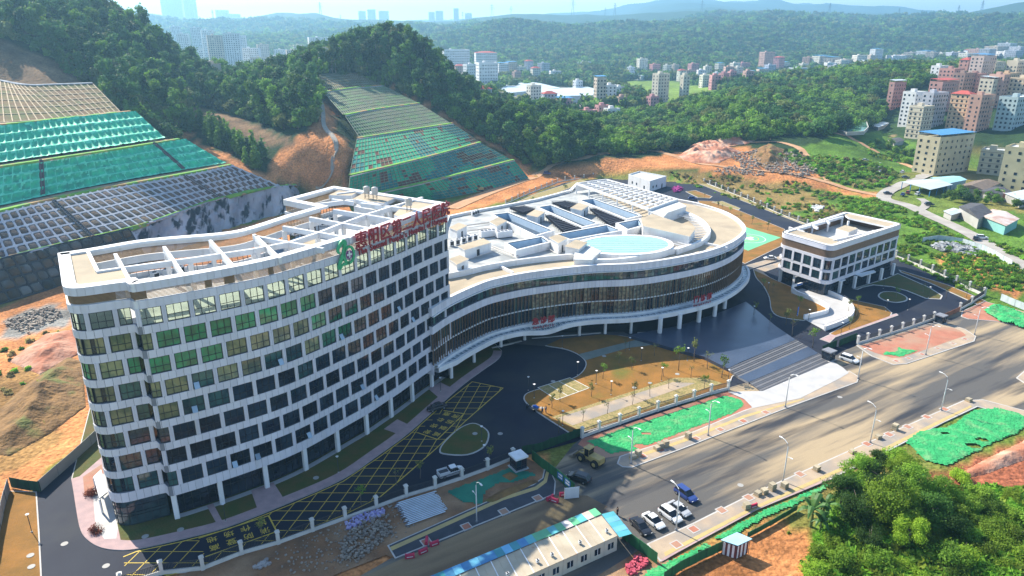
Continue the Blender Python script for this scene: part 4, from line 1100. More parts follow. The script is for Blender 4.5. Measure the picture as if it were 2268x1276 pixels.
# ground storey set back behind columns
gring = offset(ring_t, -1.9)
MB().prism(gring, 0, 5.0).build('ground_glazing', G_DEEP, tower)
gp = Path(clean(offset(fr_s, -1.86, False)))
frame_bars(gp, 0.5, gp.len - 0.5, 0.1, 4.9, (0.3, 2.6, 3.6), 1.3).build('glazing_bars', M_FRAME, tower)
lring = clean(offset(left_line, -0.25, False) + [tuple(Vector(left_line[-1]) + Vector((-2.2, 3.2)))] + [tuple(Vector(left_line[0]) + Vector((4, 1)))])
MB().prism(lring, 0.15, 4.9).build('corner_glazing', glass_mat('ground glass', (0.05, 0.085, 0.10), 0.05, (0.02, 0.035, 0.05), 0.4), tower)
frame_bars(Path(clean(offset(left_line, -0.24, False))), 0.3, LP.len - 0.6, 0.2, 4.9, (0.3, 1.9, 2.5, 3.7), 1.25).build('glazing_bars', M_FRAME, tower)
pm = MB().box(-0.4, 0.4, -0.3, 0.3, 0, 4.95).mesh('column', M_WHITEC)
mod = FP.len / 18.0
for k in range(0, 19, 2):
    p, t, nr = FP.frame(max(0.5, min(k * mod, FP.len - 0.5)))
    q = p - nr * 0.45
    put('column', pm, tower, (q.x, q.y, 0), math.atan2(t.y, t.x))
MB().wall([tuple(FP.frame(s)[0] - FP.frame(s)[2] * 0.9) for s in [FP.len * i / 40 for i in range(41)]], 1.2, 0, 0.16).build('plinth', M_PALE, tower)
# windows and piers, alternate rows shifted by half a bay
PW = 0.66
pier_m = MB().box(-PW / 2, PW / 2, -0.02, 0.36, 0, WH)
for x in (-0.24, 0.1): pier_m.box(x, x + 0.14, -0.12, -0.0201, -0.06, WH + 0.06)
pier_m = pier_m.mesh('pier', M_WHITE)
rnd = random.Random(3)
def t_glass(row, f):  # tints placed by row and bay where reflections are painted
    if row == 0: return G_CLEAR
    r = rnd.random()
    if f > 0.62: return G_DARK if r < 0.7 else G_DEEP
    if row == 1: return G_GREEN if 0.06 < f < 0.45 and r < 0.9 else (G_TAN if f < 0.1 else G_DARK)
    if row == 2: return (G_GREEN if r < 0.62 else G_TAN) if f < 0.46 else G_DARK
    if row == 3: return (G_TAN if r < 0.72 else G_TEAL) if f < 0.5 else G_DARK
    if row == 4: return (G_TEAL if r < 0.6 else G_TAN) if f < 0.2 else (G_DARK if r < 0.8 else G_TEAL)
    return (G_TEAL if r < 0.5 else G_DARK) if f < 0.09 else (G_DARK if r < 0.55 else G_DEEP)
sash_m = MB().box(-0.42, 0.42, -0.03, 0.03, -1.15, 0).mesh('open_sash', glass_mat('sash sky reflection', (0.30, 0.40, 0.50), 0.05, (0.25, 0.34, 0.44)))  # pale blue body paints the sky reflection on the tilted pane
def bay(path, s0, s1, z, row, f, cols=3):
    a = path.at(s0); b = path.at(s1); t = (b - a); w = t.length; t = t / w; nr = Vector((t.y, -t.x)); c = (a + b) / 2 - nr * 0.16
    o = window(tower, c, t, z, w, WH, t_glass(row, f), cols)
    if row >= 2 and cols == 3 and rnd.random() < 0.13:
        sx = rnd.choice((-w / 3, 0, w / 3))
        q = put('open_sash', sash_m, o, (sx, -0.1, 1.15)); q.rotation_euler = (-R(32), 0, 0)
def pier(path, s, z):
    p, t, nr = path.frame(s, 0.3)
    put('pier', pier_m, tower, (p.x, p.y, z), math.atan2(t.y, t.x))
for row in range(8):
    z = tops[row] - WH
    if row % 2 == 0:
        for k in range(18):
            bay(FP, k * mod + PW / 2, (k + 1) * mod - PW / 2, z, row, (k + 2) / 20)
            pier(FP, k * mod if k else 0.33, z)
        pier(FP, FP.len - 0.33, z)
        bay(LP, LP.len - 1.9, LP.len - 0.12, z, row, 0.06, 2); pier(LP, LP.len - 2.25, z)
        bay(LP, LP.len - 5.75, LP.len - 2.6, z, row, 0.03); pier(LP, LP.len - 6.1, z)
        s = LP.len - 6.45
        for q in range(3):
            if s - 1.0 > 0: bay(LP, s - 1.0, s, z, row, 0.0, 1); s -= 1.0
    else:
        for k in range(18):
            a = k * mod + mod / 2
            pier(FP, a, z)
            if k < 17: bay(FP, a + PW / 2, a + mod - PW / 2, z, row, (k + 2) / 20)
        bay(FP, 0.15, mod / 2 - PW / 2, z, row, 0.06, 2)
        bay(FP, 17.5 * mod + PW / 2, FP.len - 0.15, z, row, 0.9, 2)
        pier(LP, LP.len - 0.4, z)
        bay(LP, LP.len - 3.7, LP.len - 0.75, z, row, 0.05); pier(LP, LP.len - 4.1, z)
        bay(LP, LP.len - 7.4, LP.len - 4.45, z, row, 0.02)
        s = LP.len - 7.8
        for q in range(2):
            if s - 1.0 > 0: bay(LP, s - 1.0, s, z, row, 0.0, 1); s -= 1.0
# cladding
cpl = CP.len
panel_row(CP, 0.3, cpl, 41.45, TZ, 1.13)
panel_row(CP, 0.3, cpl, 38.65, 40.0, 1.13)
for k in range(1, 8): panel_row(CP, 0.3, cpl, tops[k], tops[k - 1] - WH, 1.13)
panel_row(CP, 0.3, cpl, 4.9, tops[7] - WH, 1.13)
flush_panels(tower, M_WHITE)
# open roof storey: deck, ring walls, louvres, roof frame
deckz = tops[0] - WH
MB().poly(offset(ring_t, -0.3), deckz + 0.02).build('roof_deck', M_ROOFP, tower)
MB().wall(offset(ring_t, -0.22), 0.42, 38.65, 40.0, closed=True).build('upper_band', M_WHITEC, tower)
MB().wall(offset(ring_t, -0.22), 0.42, 41.45, TZ - 0.005, closed=True).build('parapet', M_WHITEC, tower)
rim = MB(); a = offset(ring_t, 0.05); b = offset(ring_t, -1.75)
for i in range(len(a)):
    j = (i + 1) % len(a)
    rim.quad((*a[i], TZ), (*a[j], TZ), (*b[j], TZ), (*b[i], TZ)); rim.quad((*b[i], TZ), (*b[j], TZ), (*b[j], TZ - 0.5), (*b[i], TZ - 0.5))
    rim.quad((*b[i], TZ - 0.5), (*b[j], TZ - 0.5), (*a[j], TZ - 0.5), (*a[i], TZ - 0.5))
rim.build('roof_rim', M_WHITEC, tower)
lv = [q for q in offset(ring_t, -0.35)]
for k in range(7): MB().wall(lv, 0.12, 40.08 + k * 0.2, 40.18 + k * 0.2, closed=True).build('louvre_slat', M_SLAT, tower)
for s0, s1 in ((0.2, 8.6), (10.5, 14.0), (22.5, 23.6), (25.5, 27.2), (33, 34)):
    MB().wall([tuple(CP.frame(s0 + (s1 - s0) * i / 8)[0] - CP.frame(s0 + (s1 - s0) * i / 8)[2] * 0.5) for i in range(9)], 0.06, 40.02, 41.44).build('louvre_backing', M_FIN, tower)
# back face of the roof storey
bw = Path(clean(t_back[:1] + t_back[1:3] + bl))
frame_bars(bw, 0.5, bw.len - 1, deckz, 38.65, (deckz + 1.1,), 1.05, -0.25, 0.08, 0.1).build('rear_glazing_bars', M_FRAME, tower)
ribbon(bw, 0.5, bw.len - 1, -0.2, 0.2, deckz, deckz + 0.9).build('rear_upstand', M_WHITEC, tower)
beams = [[(-68.48, 117.69), (-58.46, 103)], [(-62.14, 122.19), (-52.09, 106.75)], [(-55.6, 126.38), (-45.67, 111)], [(-48.95, 130.52), (-39.22, 115.03)],
         [(-48.53, 129.54), (-33.4, 121.03)], [(-45.26, 136.67), (-30, 127.95)], [(-42, 144.16), (-26.51, 134.22)], [(-38.68, 151.15), (-22.66, 141.46)], [(-35.75, 161.16), (-26.99, 153.32)], [(-33.96, 157.38), (-18.36, 149.87)],
         [(-73.77, 118.79), (-66.46, 108.37)]]
spine = [(-66.35, 107.9), (-63.12, 110.03), (-54.49, 115.03), (-45.72, 120.61), (-40.5, 125.34), (-37.23, 131.51), (-33.98, 139.32), (-30.61, 146.84), (-26.99, 153.32), (-23.92, 158.31), (-20.97, 163.62)]
def beam_mb(a, b, w=0.55, z0=TZ - 1.0, z1=TZ - 0.03): return MB().obox(a, b, w, z0, z1)
for a, b in beams: beam_mb(a, b).build('roof_beam', M_WHITEC, tower)
for a, b in zip(spine, spine[1:]): beam_mb(a, b, 0.6, TZ - 1.0, TZ - 0.015).build('spine_beam', M_WHITEC, tower)
for a, b in [(-44.77, 156.01), (-36.58, 161.16)], [(-41.95, 167.68), (-36.76, 171.4)], [(-41.58, 161.65), (-36.08, 158.78)]: beam_mb(a, b, 0.5).build('roof_beam', M_WHITEC, tower)
cm = MB().box(-0.35, 0.35, -0.35, 0.35, 0, TZ - 1.0 - deckz).mesh('roof_column', M_WHITEC)
for p in spine[1:9] + [(-61.5, 121.32), (-55.19, 125.77), (-48.5, 130.19), (-45.06, 136.32), (-41.71, 143.77), (-38.49, 151.15)]: put('roof_column', cm, tower, (p[0], p[1], deckz), R(40))
def solid(name, poly, z0, z1, m, top=None):
    mb = MB().prism(poly, z0, z1, 0, 1 if top else None)
    return mb.build(name, [m, top] if top else m, tower)
solid('roof_slab', [(-76.64, 116.08), (-74.61, 119.86), (-66.84, 108.66), (-64.23, 111.03), (-58.84, 103.74), (-64.89, 100.81), (-66.63, 101.22)], TZ - 1.2, TZ - 0.35, M_WHITEC, M_ROOFT)
solid('roof_slab', [(-25.09, 147.41), (-24.05, 160.59), (-22.7, 163), (-15.32, 159.17), (-20.12, 148.22), (-22.44, 144.23)], TZ - 1.2, TZ - 0.35, M_WHITEC, M_ROOFT)
solid('roof_slab', [(-37.11, 162.51), (-35.77, 169.59), (-27, 164.97), (-29.04, 158.24)], TZ - 1.2, TZ - 0.3, M_WHITEC, M_ROOFT)
solid('roof_slab', [(-43.65, 167), (-42.52, 173.35), (-37.07, 172.8), (-38.16, 166.49)], TZ - 1.2, TZ - 0.32, M_WHITEC, M_ROOFT)
solid('stair_core', [(-36.2, 159.55), (-34.86, 164.83), (-27.58, 160.49), (-28.3, 153.71)], deckz, TZ - 1.3, M_WHITEC)
solid('plant_room', [(-44.68, 137.11), (-41.97, 143.93), (-38.27, 140.45), (-40.81, 133.61)], deckz, 38.4, M_WHITEC, M_ROOFT)
solid('plant_room', [(-33.06, 151.39), (-31.2, 157.47), (-27.91, 154.98), (-29.87, 149.08)], deckz, 38.2, M_WHITEC, M_ROOFP)
# people's tanks and plant on the roof
def water_tank(label, c, z):
    t = thing('water_tank', label, 'water tank', (c[0], c[1], z), 0, 'steel tanks on the tower roof')
    mb = MB()
    for a in range(8): mb.cyl(0, 0, 1.3 + a * 0.18, 1.48 + a * 0.18, 0.78 if a % 2 else 0.74, n=16)
    mb.cyl(0, 0, 2.74, 2.95, 0.74, 0, 16, 0.3)
    mb.build('tank', mat('tank steel', (0.60, 0.56, 0.50), 0.35, spec=0.5, metal=0.3), t, True)
    for a in range(4): x, y = 0.6 * math.cos(R(45 + 90 * a)), 0.6 * math.sin(R(45 + 90 * a)); MB().bar((x, y, 0), (x, y, 1.3), 0.05).build('leg', M_FRAME, t)
    MB().bar((-.42, -.42, .6), (.42, -.42, .6), .03).bar((.42, -.42, .6), (.42, .42, .6), .03).bar((.42, .42, .6), (-.42, .42, .6), .03).bar((-.42, .42, .6), (-.42, -.42, .6), .03).build('brace', M_FRAME, t)
for q, l in zip([(-33.74, 163.03), (-31.67, 162.05), (-22.23, 150.3)], ('left one of two steel tanks paired on the tower roof', 'right one of two steel tanks paired on the tower roof', 'lone steel water tank nearest the tower roof lettering')): water_tank(l, q, TZ - 0.3)
def ac_unit(label, c, z, rz, s=1.0, group='air conditioners on the roofs'):
    t = thing('air_conditioner', label, 'air conditioner', (c[0], c[1], z), rz, group)
    MB().box(-0.55 * s, 0.55 * s, -0.4 * s, 0.4 * s, 0.15, 1.5 * s).build('casing', M_WHITEC, t)
    MB().cyl(0, 0, 1.5 * s, 1.5 * s + 0.06, 0.33 * s, n=12).build('fan_grille', M_FRAME, t)
    MB().box(-0.45 * s, 0.45 * s, -0.42 * s, -0.4001 * s, 0.4, 1.3 * s).build('coil_grille', M_FRAME, t)
    return t
rr = random.Random(5)
for i, q in enumerate([(-65.06, 122.9), (-63.54, 124.44), (-61.9, 126.03), (-60.25, 127.1), (-56.86, 128.19), (-55.57, 131.57), (-52.17, 144.76), (-51.35, 145.79), (-50.63, 147.19), (-48.69, 154.96), (-47.81, 156.52), (-46.8, 158.11), (-45.99, 159.74), (-44.52, 163.08), (-43.33, 166.55)]):
    ac_unit('white roof unit on the open deck inside the tower roof frame', q, deckz + 0.03, R(35) + rr.random(), 0.9 + rr.random() * 0.4, 'units on the tower deck')
for i in range(6):
    a, b = (-48.61, 137.67, 37.3), (-45.99, 149.41, 37.3)
    off = Vector((0.4, -0.35, 0)) * i
    MB().bar(Vector(a) + off, Vector(b) + off, 0.09, n=6).build('pipe', mat('blue pipe', (0.12, 0.25, 0.42), 0.4), tower)
# lettering
sign = thing('rooftop_sign', 'red Chinese and English hospital lettering along the tower parapet', 'sign')
M_RED = mat('sign red', (0.34, 0.012, 0.028), 0.45, (0.28, 0.01, 0.02), 1.0, spec=0.5)
def near_s(path, q):
    return min((((path.at(path.len * i / 600)) - Vector(q[:2])).length, path.len * i / 600) for i in range(601))[1]
sA = near_s(FP, (-29.87, 128.9, 42.8)); sB = FP.len - 0.6
def place_char(ch, s, z, size, parent, m, bold, name='character', off=0.75, path=None, depth=0.12):
    p, t, nr = (path or FP).frame(s, 1.0)
    q = p + nr * off
    o = put(name, text_mesh(ch, size, depth, m, bold), parent, (q.x, q.y, z))
    o.rotation_euler = (R(90), 0, math.atan2(t.y, t.x))
    return o
cn = '惠阳区第二人民医院'
for i, ch in enumerate(cn): place_char(ch, sA + 1.4 + (sB - sA - 2.6) * i / 8.0, 41.6, 3.5, sign, M_RED, 0.045)
en = "The Second People's Hospital of Huiyang"
adv = [0.55 if c == ' ' else 0.42 if c in "il'tfI" else 0.85 if c in 'mw' else 0.78 if c.isupper() else 0.62 for c in en]
tot = sum(adv); x = 0
for c, a in zip(en, adv):
    if c != ' ': place_char(c, sA + 0.4 + (sB - sA - 0.8) * (x + a / 2) / tot, 39.45, 1.6, sign, M_RED, 0.035, 'letter', 0.55)
    x += a
sf = MB()
for z in (39.0, 40.0, 41.2, 42.4):
    pts = [FP.frame(sA + (sB - sA) * i / 30) for i in range(31)]
    for (p, t, n1), (p2, t2, n2) in zip(pts, pts[1:]): sf.bar((*(p + n1 * 0.5), z), (*(p2 + n2 * 0.5), z), 0.035)
for i in range(28):
    p, t, n1 = FP.frame(sA + (sB - sA) * i / 27); q = p + n1 * 0.5
    sf.bar((*q, 38.9), (*q, 42.5), 0.035); sf.bar((*p, 40.5), (*q, 40.5), 0.03)
sf.build('sign_frame', M_WHITEC, sign)
# emblem: a green ribbon knot with a white cross flower
emb = thing('emblem', 'green ribbon emblem with a white and purple cross left of the lettering', 'emblem')
sE = sA - 2.6
p, t, nr = FP.frame(sE, 1.0); o3 = Vector((p.x, p.y, 40.2)) + Vector((nr.x, nr.y, 0)) * 0.6; tx = Vector((t.x, t.y, 0)); tz = Vector((0, 0, 1)); ty = Vector((nr.x, nr.y, 0))
def ribbon3(pts, w, closed=False):
    mb = MB(); P3 = [Vector((a, 0, b)) for a, b in spline(pts, 8, closed)]
    if closed: P3.append(P3[0])
    wr = [w(i / (len(P3) - 1)) if callable(w) else w for i in range(len(P3))]
    rows = []
    for i, q in enumerate(P3):
        d = (P3[min(i + 1, len(P3) - 1)] - P3[max(i - 1, 0)]).normalized(); u = Vector((-d.z, 0, d.x)) * wr[i]
        rows.append([o3 + tx * c.x + tz * c.z + ty * e for c, e in ((q - u, 0), (q - u, 0.25), (q + u, 0.25), (q + u, 0))])
    for a, b in zip(rows, rows[1:]):
        for k in range(4): mb.quad(a[k], b[k], b[(k + 1) % 4], a[(k + 1) % 4])
    return mb
M_EMG = mat('emblem green', (0.02, 0.34, 0.14), 0.45, (0.05, 0.45, 0.2), 0.8, spec=0.5)
ribbon3([(-1.35, 0.35), (-1.75, 0.55), (-1.85, 1.1), (-1.4, 1.75), (-0.75, 2.3), (-0.2, 2.2), (-0.15, 1.5), (-0.55, 0.4), (-1.1, -0.7), (-1.75, -1.8), (-1.9, -2.35), (-1.6, -2.5), (-1.0, -2.0), (-0.2, -1.95), (0.7, -2.0)], lambda f: 0.14 + 0.26 * math.sin(math.pi * min(1, f * 1.15)) ** 0.7 if f < 0.87 else 0.3).build('ribbon', M_EMG, emb)
ribbon3([(0.7 + 1.2 * math.cos(a), -0.45 + 1.55 * math.sin(a)) for a in [2 * math.pi * i / 14 for i in range(14)]], 0.24, True).build('ring', M_EMG, emb)
fl = MB()
for a in range(8):
    th = a * math.pi / 4
    c = o3 + tx * (0.62 + 0.42 * math.cos(th)) + tz * (-0.35 + 0.42 * math.sin(th)) + ty * 0.3
    fl.face([c + (tx * math.cos(b) + tz * math.sin(b)) * 0.42 for b in [2 * math.pi * i / 10 for i in range(10)]])
fl.build('petals', mat('emblem purple', (0.30, 0.08, 0.30), 0.5), emb)
cx_ = MB(); c = o3 + tx * 0.62 - tz * 0.35 + ty * 0.36
for w_, h_ in ((0.2, 0.62), (0.62, 0.2)):
    c2 = c + ty * 0.02 * (w_ > h_)
    cx_.quad(c2 - tx * w_ - tz * h_, c2 + tx * w_ - tz * h_, c2 + tx * w_ + tz * h_, c2 - tx * w_ + tz * h_)
cx_.build('white_cross', M_WHT, emb)
# ---------------------------------------------------------------- curved clinic building
PT = 20.25
pod_front = [(-20.07, 150.62), (-18.1, 149.48)]
pod_curve = [(-18.1, 149.48), (-14.27, 157.46), (-7.84, 166.73), (-3.32, 171.11), (5.42, 176.26), (20.06, 181.5), (32.7, 183.43), (43.47, 187.66), (55.55, 194.89), (64.57, 203.36), (71.18, 212.74), (74.79, 220.77), (76.15, 229), (76.09, 237.94), (73.97, 247.62), (68.55, 258.21), (63.09, 264.41)]
pod_back = [(55.14, 277.69), (47.63, 290.37), (40.61, 304.17), (27.1, 296.13), (23.18, 282.1), (8.89, 265.21), (-6.37, 252.27), (-12.36, 247.62), (-22.26, 237.81)]
pc = spline(pod_curve, 6)
ring_p = clean([pod_front[0]] + pc + pod_back + [(-22, 200), (-26, 165)])
PP = Path(pc)
clinic = thing('clinic_building', 'low white clinic building with an S-curved glass front and bronze fins', 'building')
ls = 142.0 if PP.len > 150 else PP.len * 0.8
ls = near_s(PP, (75.57, 224.23, 20.25))
LV = dict(c0=4.2, c1=6.05, f0=6.1, mid=9.75, f1=13.9, w0=15.8, w1=18.3)
pin = offset(ring_p, -0.7)
MB().prism(offset(ring_p, -0.62), LV['f0'], LV['f1']).build('glazed_core', G_DEEP, clinic)
MB().prism(ring_p, LV['f1'], LV['w0']).build('upper_band', M_JOINT, clinic)
MB().prism(offset(ring_p, -0.5), LV['w0'], LV['w1']).build('top_storey_core', G_DEEP, clinic)
MB().prism(offset(ring_p, -0.02), LV['w1'], 19.3, 0, 1).build('roof_deck', [M_JOINT, M_ROOFT], clinic)
MB().prism(offset(ring_p, -6.0), 0.0, LV['f0']).build('ground_glazing', G_DEEP, clinic)
MB().wall(offset(ring_p, -0.4), 0.75, LV['w1'], PT, closed=True).build('parapet', M_WHITEC, clinic)
MB().prism(offset(ring_p, -0.1), LV['c1'] - 1.1, LV['f0'] - 0.01).build('first_floor_slab', M_WHITEC, clinic)
gq = Path(clean(offset(pc, -5.95, False)))
frame_bars(gq, 4, near_s(gq, (66.4, 211.53, 3)), 0.1, 5.0, (0.4, 2.6, 3.8), 1.5).build('glazing_bars', M_FRAME, clinic)
n = round(ls / 1.08); st = ls / n
fin_m = MB().box(-0.05, 0.05, -0.1, 0.2, LV['f0'], LV['f1']).mesh('fin', M_FIN)
hh = (LV['mid'] - 0.12 - LV['f0'])
rn = random.Random(9)
PG = {}
def cpane(name, w, h, g, parent, c, t, z):
    k = (round(h, 2), g.name)
    if k not in PG: PG[k] = MB().box(-0.5, 0.5, -0.02, 0.02, 0, h).mesh(name, g)
    o = put(name, PG[k], parent, (c.x, c.y, z), math.atan2(t.y, t.x)); o.scale = (w, 1, 1)
    return o
bars = MB()
G_MIRR = glass_mat('glass olive reflection', (0.27, 0.26, 0.18), 0.05, (0.07, 0.085, 0.085), 1.2)  # olive tint painted in place of a mirrored view
for i in range(n):
    a = PP.at(i * st); b = PP.at((i + 1) * st); t = (b - a).normalized(); nr = Vector((t.y, -t.x)); c = (a + b) / 2
    put('fin', fin_m, clinic, (a.x, a.y, 0), math.atan2(t.y, t.x))
    f = i / n
    for z0, h, up in ((LV['f0'] + 0.05, hh - 0.05, 0), (LV['mid'] + 0.12, LV['f1'] - LV['mid'] - 0.17, 1)):
        r = rn.random() + (0.25 if up else 0) + 0.2 * math.sin(i * 0.23)
        g = G_MIRR if (0.28 < f < 0.72 and r > 0.4) else (G_TEAL if r > 0.95 else (G_DARK if r > 0.3 else G_DEEP))
        cpane('pane', st - 0.06, h, g, clinic, c - nr * 0.45, t, z0)
    for z in (LV['f0'] + 1.3, LV['f0'] + 2.5, LV['mid'] + 1.2, LV['mid'] + 2.5): bars.obox(a - nr * 0.4, b - nr * 0.4, 0.08, z - 0.03, z + 0.03)
    g = G_TEAL if rn.random() > 0.7 else (G_MIRR if rn.random() > 0.72 and 0.2 < f < 0.8 else G_DARK)
    w = cpane('upper_pane', st - 0.07, LV['w1'] - LV['w0'] - 0.1, g, clinic, c - nr * 0.42, t, LV['w0'] + 0.05)
    for z in (LV['w0'] + 1.2, LV['w0'] + 0.1): bars.obox(a - nr * 0.4, b - nr * 0.4, 0.09, z - 0.035, z + 0.035)
    bars.obox(a - nr * 0.4 - t * 0.03, a - nr * 0.4 + t * 0.03, 0.12, LV['w0'], LV['w1'])
bars.build('glazing_bars', M_FRAME, clinic)
ribbon(PP, 0, ls, -0.3, 0.5, LV['mid'] - 0.11, LV['mid'] + 0.11).build('mid_rail', M_WHITEC, clinic)
ribbon(PP, 0, ls, 0.25, 0.35, LV['w1'] - 0.16, LV['w1'] + 0.0).build('drip_rail', M_WHITEC, clinic)
panel_row(PP, 0, ls, LV['w1'] + 0.05, PT, 1.08)
panel_row(PP, 0, ls, LV['f1'], LV['w0'], 1.08)
flush_panels(clinic, M_WHITE)
cap = MB(); a = offset(ring_p, 0.08); b = offset(ring_p, -0.95)
for i in range(len(a)): j = (i + 1) % len(a); cap.quad((*a[i], PT + .01), (*a[j], PT + .01), (*b[j], PT + .01), (*b[i], PT + .01))
cap.build('coping', M_WHITEC, clinic)
# end wall towards the tower
E0, E1 = Vector(pod_front[0]), Vector(pod_front[1]); et = (E1 - E0).normalized()
for z0, z1 in ((LV['w1'], PT), (LV['f1'], LV['w0']), (LV['c0'] - .6, LV['f0'])): MB().obox(E0, E1, 0.14, z0, z1).build('end_band', M_WHITE, clinic)
# canopy over the ground floor: fascia, ledge and glazed truss strip
sEm = near_s(PP, (3.89, 184.28, 6)); sMa = near_s(PP, (53.48, 184.28, 6)) ; sEnd = min(PP.len - 1, ls + 4)
def can_off(s): return 2.9 + 1.6 * math.exp(-((s - sEm) / 6.0) ** 2) + 2.2 * math.exp(-((s - sMa) / 11.0) ** 2)
def can_z(s): return 4.3 - 0.5 * math.exp(-((s - sEm - 1) / 5.0) ** 2) + 0.9 * math.exp(-((s - sMa) / 10.0) ** 2)
N = 150; fas = MB(); led = MB(); glz = MB(); trs = MB(); sof = MB()
row = []
for i in range(N + 1):
    s = 0.4 + (sEnd - 0.4) * i / N
    p, t, nr = PP.frame(s); o_ = can_off(s) * min(1, 0.35 + i / 10) ; z = can_z(s)
    row.append((p, nr, o_, z))
for i in range(N):
    (p, nr, o_, z), (p2, n2, o2, z2) = row[i], row[i + 1]
    f = lambda P_, N_, d: (P_.x + N_.x * d, P_.y + N_.y * d)
    A0, A1 = f(p, nr, o_), f(p2, n2, o2); B0, B1 = f(p, nr, o_ - 0.7), f(p2, n2, o2 - 0.7); C0, C1 = f(p, nr, 0.75), f(p2, n2, 0.75); D0, D1 = f(p, nr, -0.05), f(p2, n2, -0.05)
    fas.quad((*A0, z), (*A1, z2), (*A1, z2 + 1.25), (*A0, z + 1.25)); fas.quad((*A0, z + 1.25), (*A1, z2 + 1.25), (*B1, z2 + 1.25), (*B0, z + 1.25)); fas.quad((*B0, z + 1.25), (*B1, z2 + 1.25), (*B1, z2 + 0.9), (*B0, z + 0.9))
    led.quad((*C0, LV['c1'] - 0.9), (*C1, LV['c1'] - 0.9), (*C1, LV['c1']), (*C0, LV['c1'])); led.quad((*C0, LV['c1']), (*C1, LV['c1']), (*D1, LV['c1']), (*D0, LV['c1']))
    glz.quad((*B0, z + 0.92), (*B1, z2 + 0.92), (*C1, LV['c1'] - 0.88), (*C0, LV['c1'] - 0.88))
    sof.quad((*A0, z), (*f(p, nr, -5.8), 4.6), (*f(p2, n2, -5.8), 4.6), (*A1, z2))
    if i % 2 == 0:
        trs.bar((*B0, z + 1.1), (*C0, LV['c1'] - 0.6), 0.06); trs.bar((*C0, LV['c1'] - 0.6), (*f(*row[min(i + 1, N)][:2], row[min(i + 1, N)][2] - 0.7), z2 + 1.1), 0.05)
fas.build('canopy_fascia', M_WHITEC, clinic); led.build('canopy_ledge', M_WHITEC, clinic); sof.build('canopy_soffit', M_WHITEC, clinic)
glz.build('canopy_glazing', glass_mat('canopy glass', (0.14, 0.20, 0.24), 0.1, (0.10, 0.15, 0.18)), clinic); tag(trs.build('canopy_truss', M_WHITEC, clinic), kind='stuff')
cm = MB().cyl(0, 0, 0, 4.6, 0.5, n=14).mesh('column', M_WHITEC)
for q in [(-14.66, 155.17), (-9.63, 164.04), (-2.95, 173.81), (3.45, 178.01), (18.61, 181.11), (25.89, 182.38), (33.15, 183.02)]: put('column', cm, clinic, (q[0], q[1], 0)).scale = (0.85, 0.85, 1)
for q in [(40.76, 180.99), (46.83, 184.22), (53.43, 188.91), (59.18, 193.45), (63.84, 199.69)]: put('column', cm, clinic, (q[0], q[1], 0.98)).scale = (1.25, 1.25, 0.95)
for q in ([(-5.27, 172.65), (2.57, 177.09)], [(5.44, 178.93), (24.67, 182.7)], [(34.99, 182.7), (40.53, 183.34)]): MB().wall(q, 0.5, 0, 0.35).build('plinth', M_PALE, clinic)
# door signs on frames above the canopy
def door_sign(label, s, cn, en, z):
    sg = thing('door_sign', label, 'sign')
    p, t, nr = PP.frame(s, 1.5)
    for i, ch in enumerate(cn): place_char(ch, s + (i - 1) * 2.4, z + 1.25, 2.1, sg, M_RED, 0.05, 'character', can_off(s) - 0.4, PP)
    w = 6.6
    for i, ch in enumerate(en):
        if ch != ' ': place_char(ch, s - w / 2 + w * (i + 0.5) / len(en), z - 0.35, 0.8, sg, M_RED, 0.02, 'letter', can_off(s) - 0.35, PP, 0.06)
    mb = MB(); o_ = can_off(s) - 0.5
    f = lambda d, zz: (*(PP.at(s + d) + nr * o_), zz)
    for zz in (z - 0.8, z + 0.1, z + 0.6): mb.bar(f(-3.7, zz), f(3.7, zz), 0.05)
    for d in (-3.6, -2.4, -1.2, 0, 1.2, 2.4, 3.6): mb.bar(f(d, z - 1.0), f(d, z + 0.6), 0.05)
    for d in (-3.6, 0, 3.6): mb.bar(f(d, z + 1.2), (*(PP.at(s + d) + nr * (o_ - 2.2)), z - 0.6), 0.05)
    mb.build('sign_frame', M_WHITEC, sg)
door_sign('red lettering on a white frame over the left curved entrance', sEm - 0.5, '急诊部', 'Emergency', 6.6)
door_sign('red lettering on a white frame over the plaza entrance', near_s(PP, (54.71, 186.81, 8)), '门诊部', 'Outpatient', 7.2)
# ---------------- roof of the clinic
RZ = 19.32
def wall_part(name, pts, w, z0, z1, m=None, closed=False): return MB().wall(pts, w, z0, z1, closed=closed).build(name, m or M_WHITEC, clinic)
inner_line = spline([(-17.21, 172.73), (-12.22, 176.09), (-5.67, 181.17), (6.71, 187.35), (17.4, 190.37), (20.05, 189.07)], 4)
wall_part('inner_parapet', inner_line, 0.7, RZ, 20.9)
wall_part('roof_divider', [(-4.54, 184.51), (0.24, 176.65)], 0.6, RZ, 20.1)
MB().poly(inner_line + [(21.35, 194.37), (32.35, 203.75), (45.32, 244.19), (29.42, 294.49), (24.74, 283.32), (8.86, 263.97), (-11.79, 245.56), (-21.83, 236.25)], RZ + 0.03).build('service_roof', mat('service roof', (0.45, 0.46, 0.45), 0.85, (0.36, 0.37, 0.36), 0.25, fine=0.1, col3=(0.27, 0.28, 0.28), scale3=0.2), clinic)
def light_well(poly, z=21.6):
    p = clean(poly)
    if area(p) < 0: p = p[::-1]
    MB().wall(p, 0.9, RZ, z - 0.02, closed=True).build('light_well_wall', M_WHITEC, clinic)
    MB().wall(offset(p, -0.5), 0.06, RZ, z - 0.12, closed=True).build('light_well_tiles', mat('blue white tile', (0.50, 0.62, 0.74), 0.4, (0.42, 0.55, 0.68), 0.8), clinic)
    MB().wall(offset(p, -0.38), 0.25, z - 0.12, z + 0.03, closed=True).build('light_well_trim', M_FRAME, clinic)
    MB().poly(offset(p, -0.5), RZ + 0.06).build('light_well_glass', G_DARK, clinic)
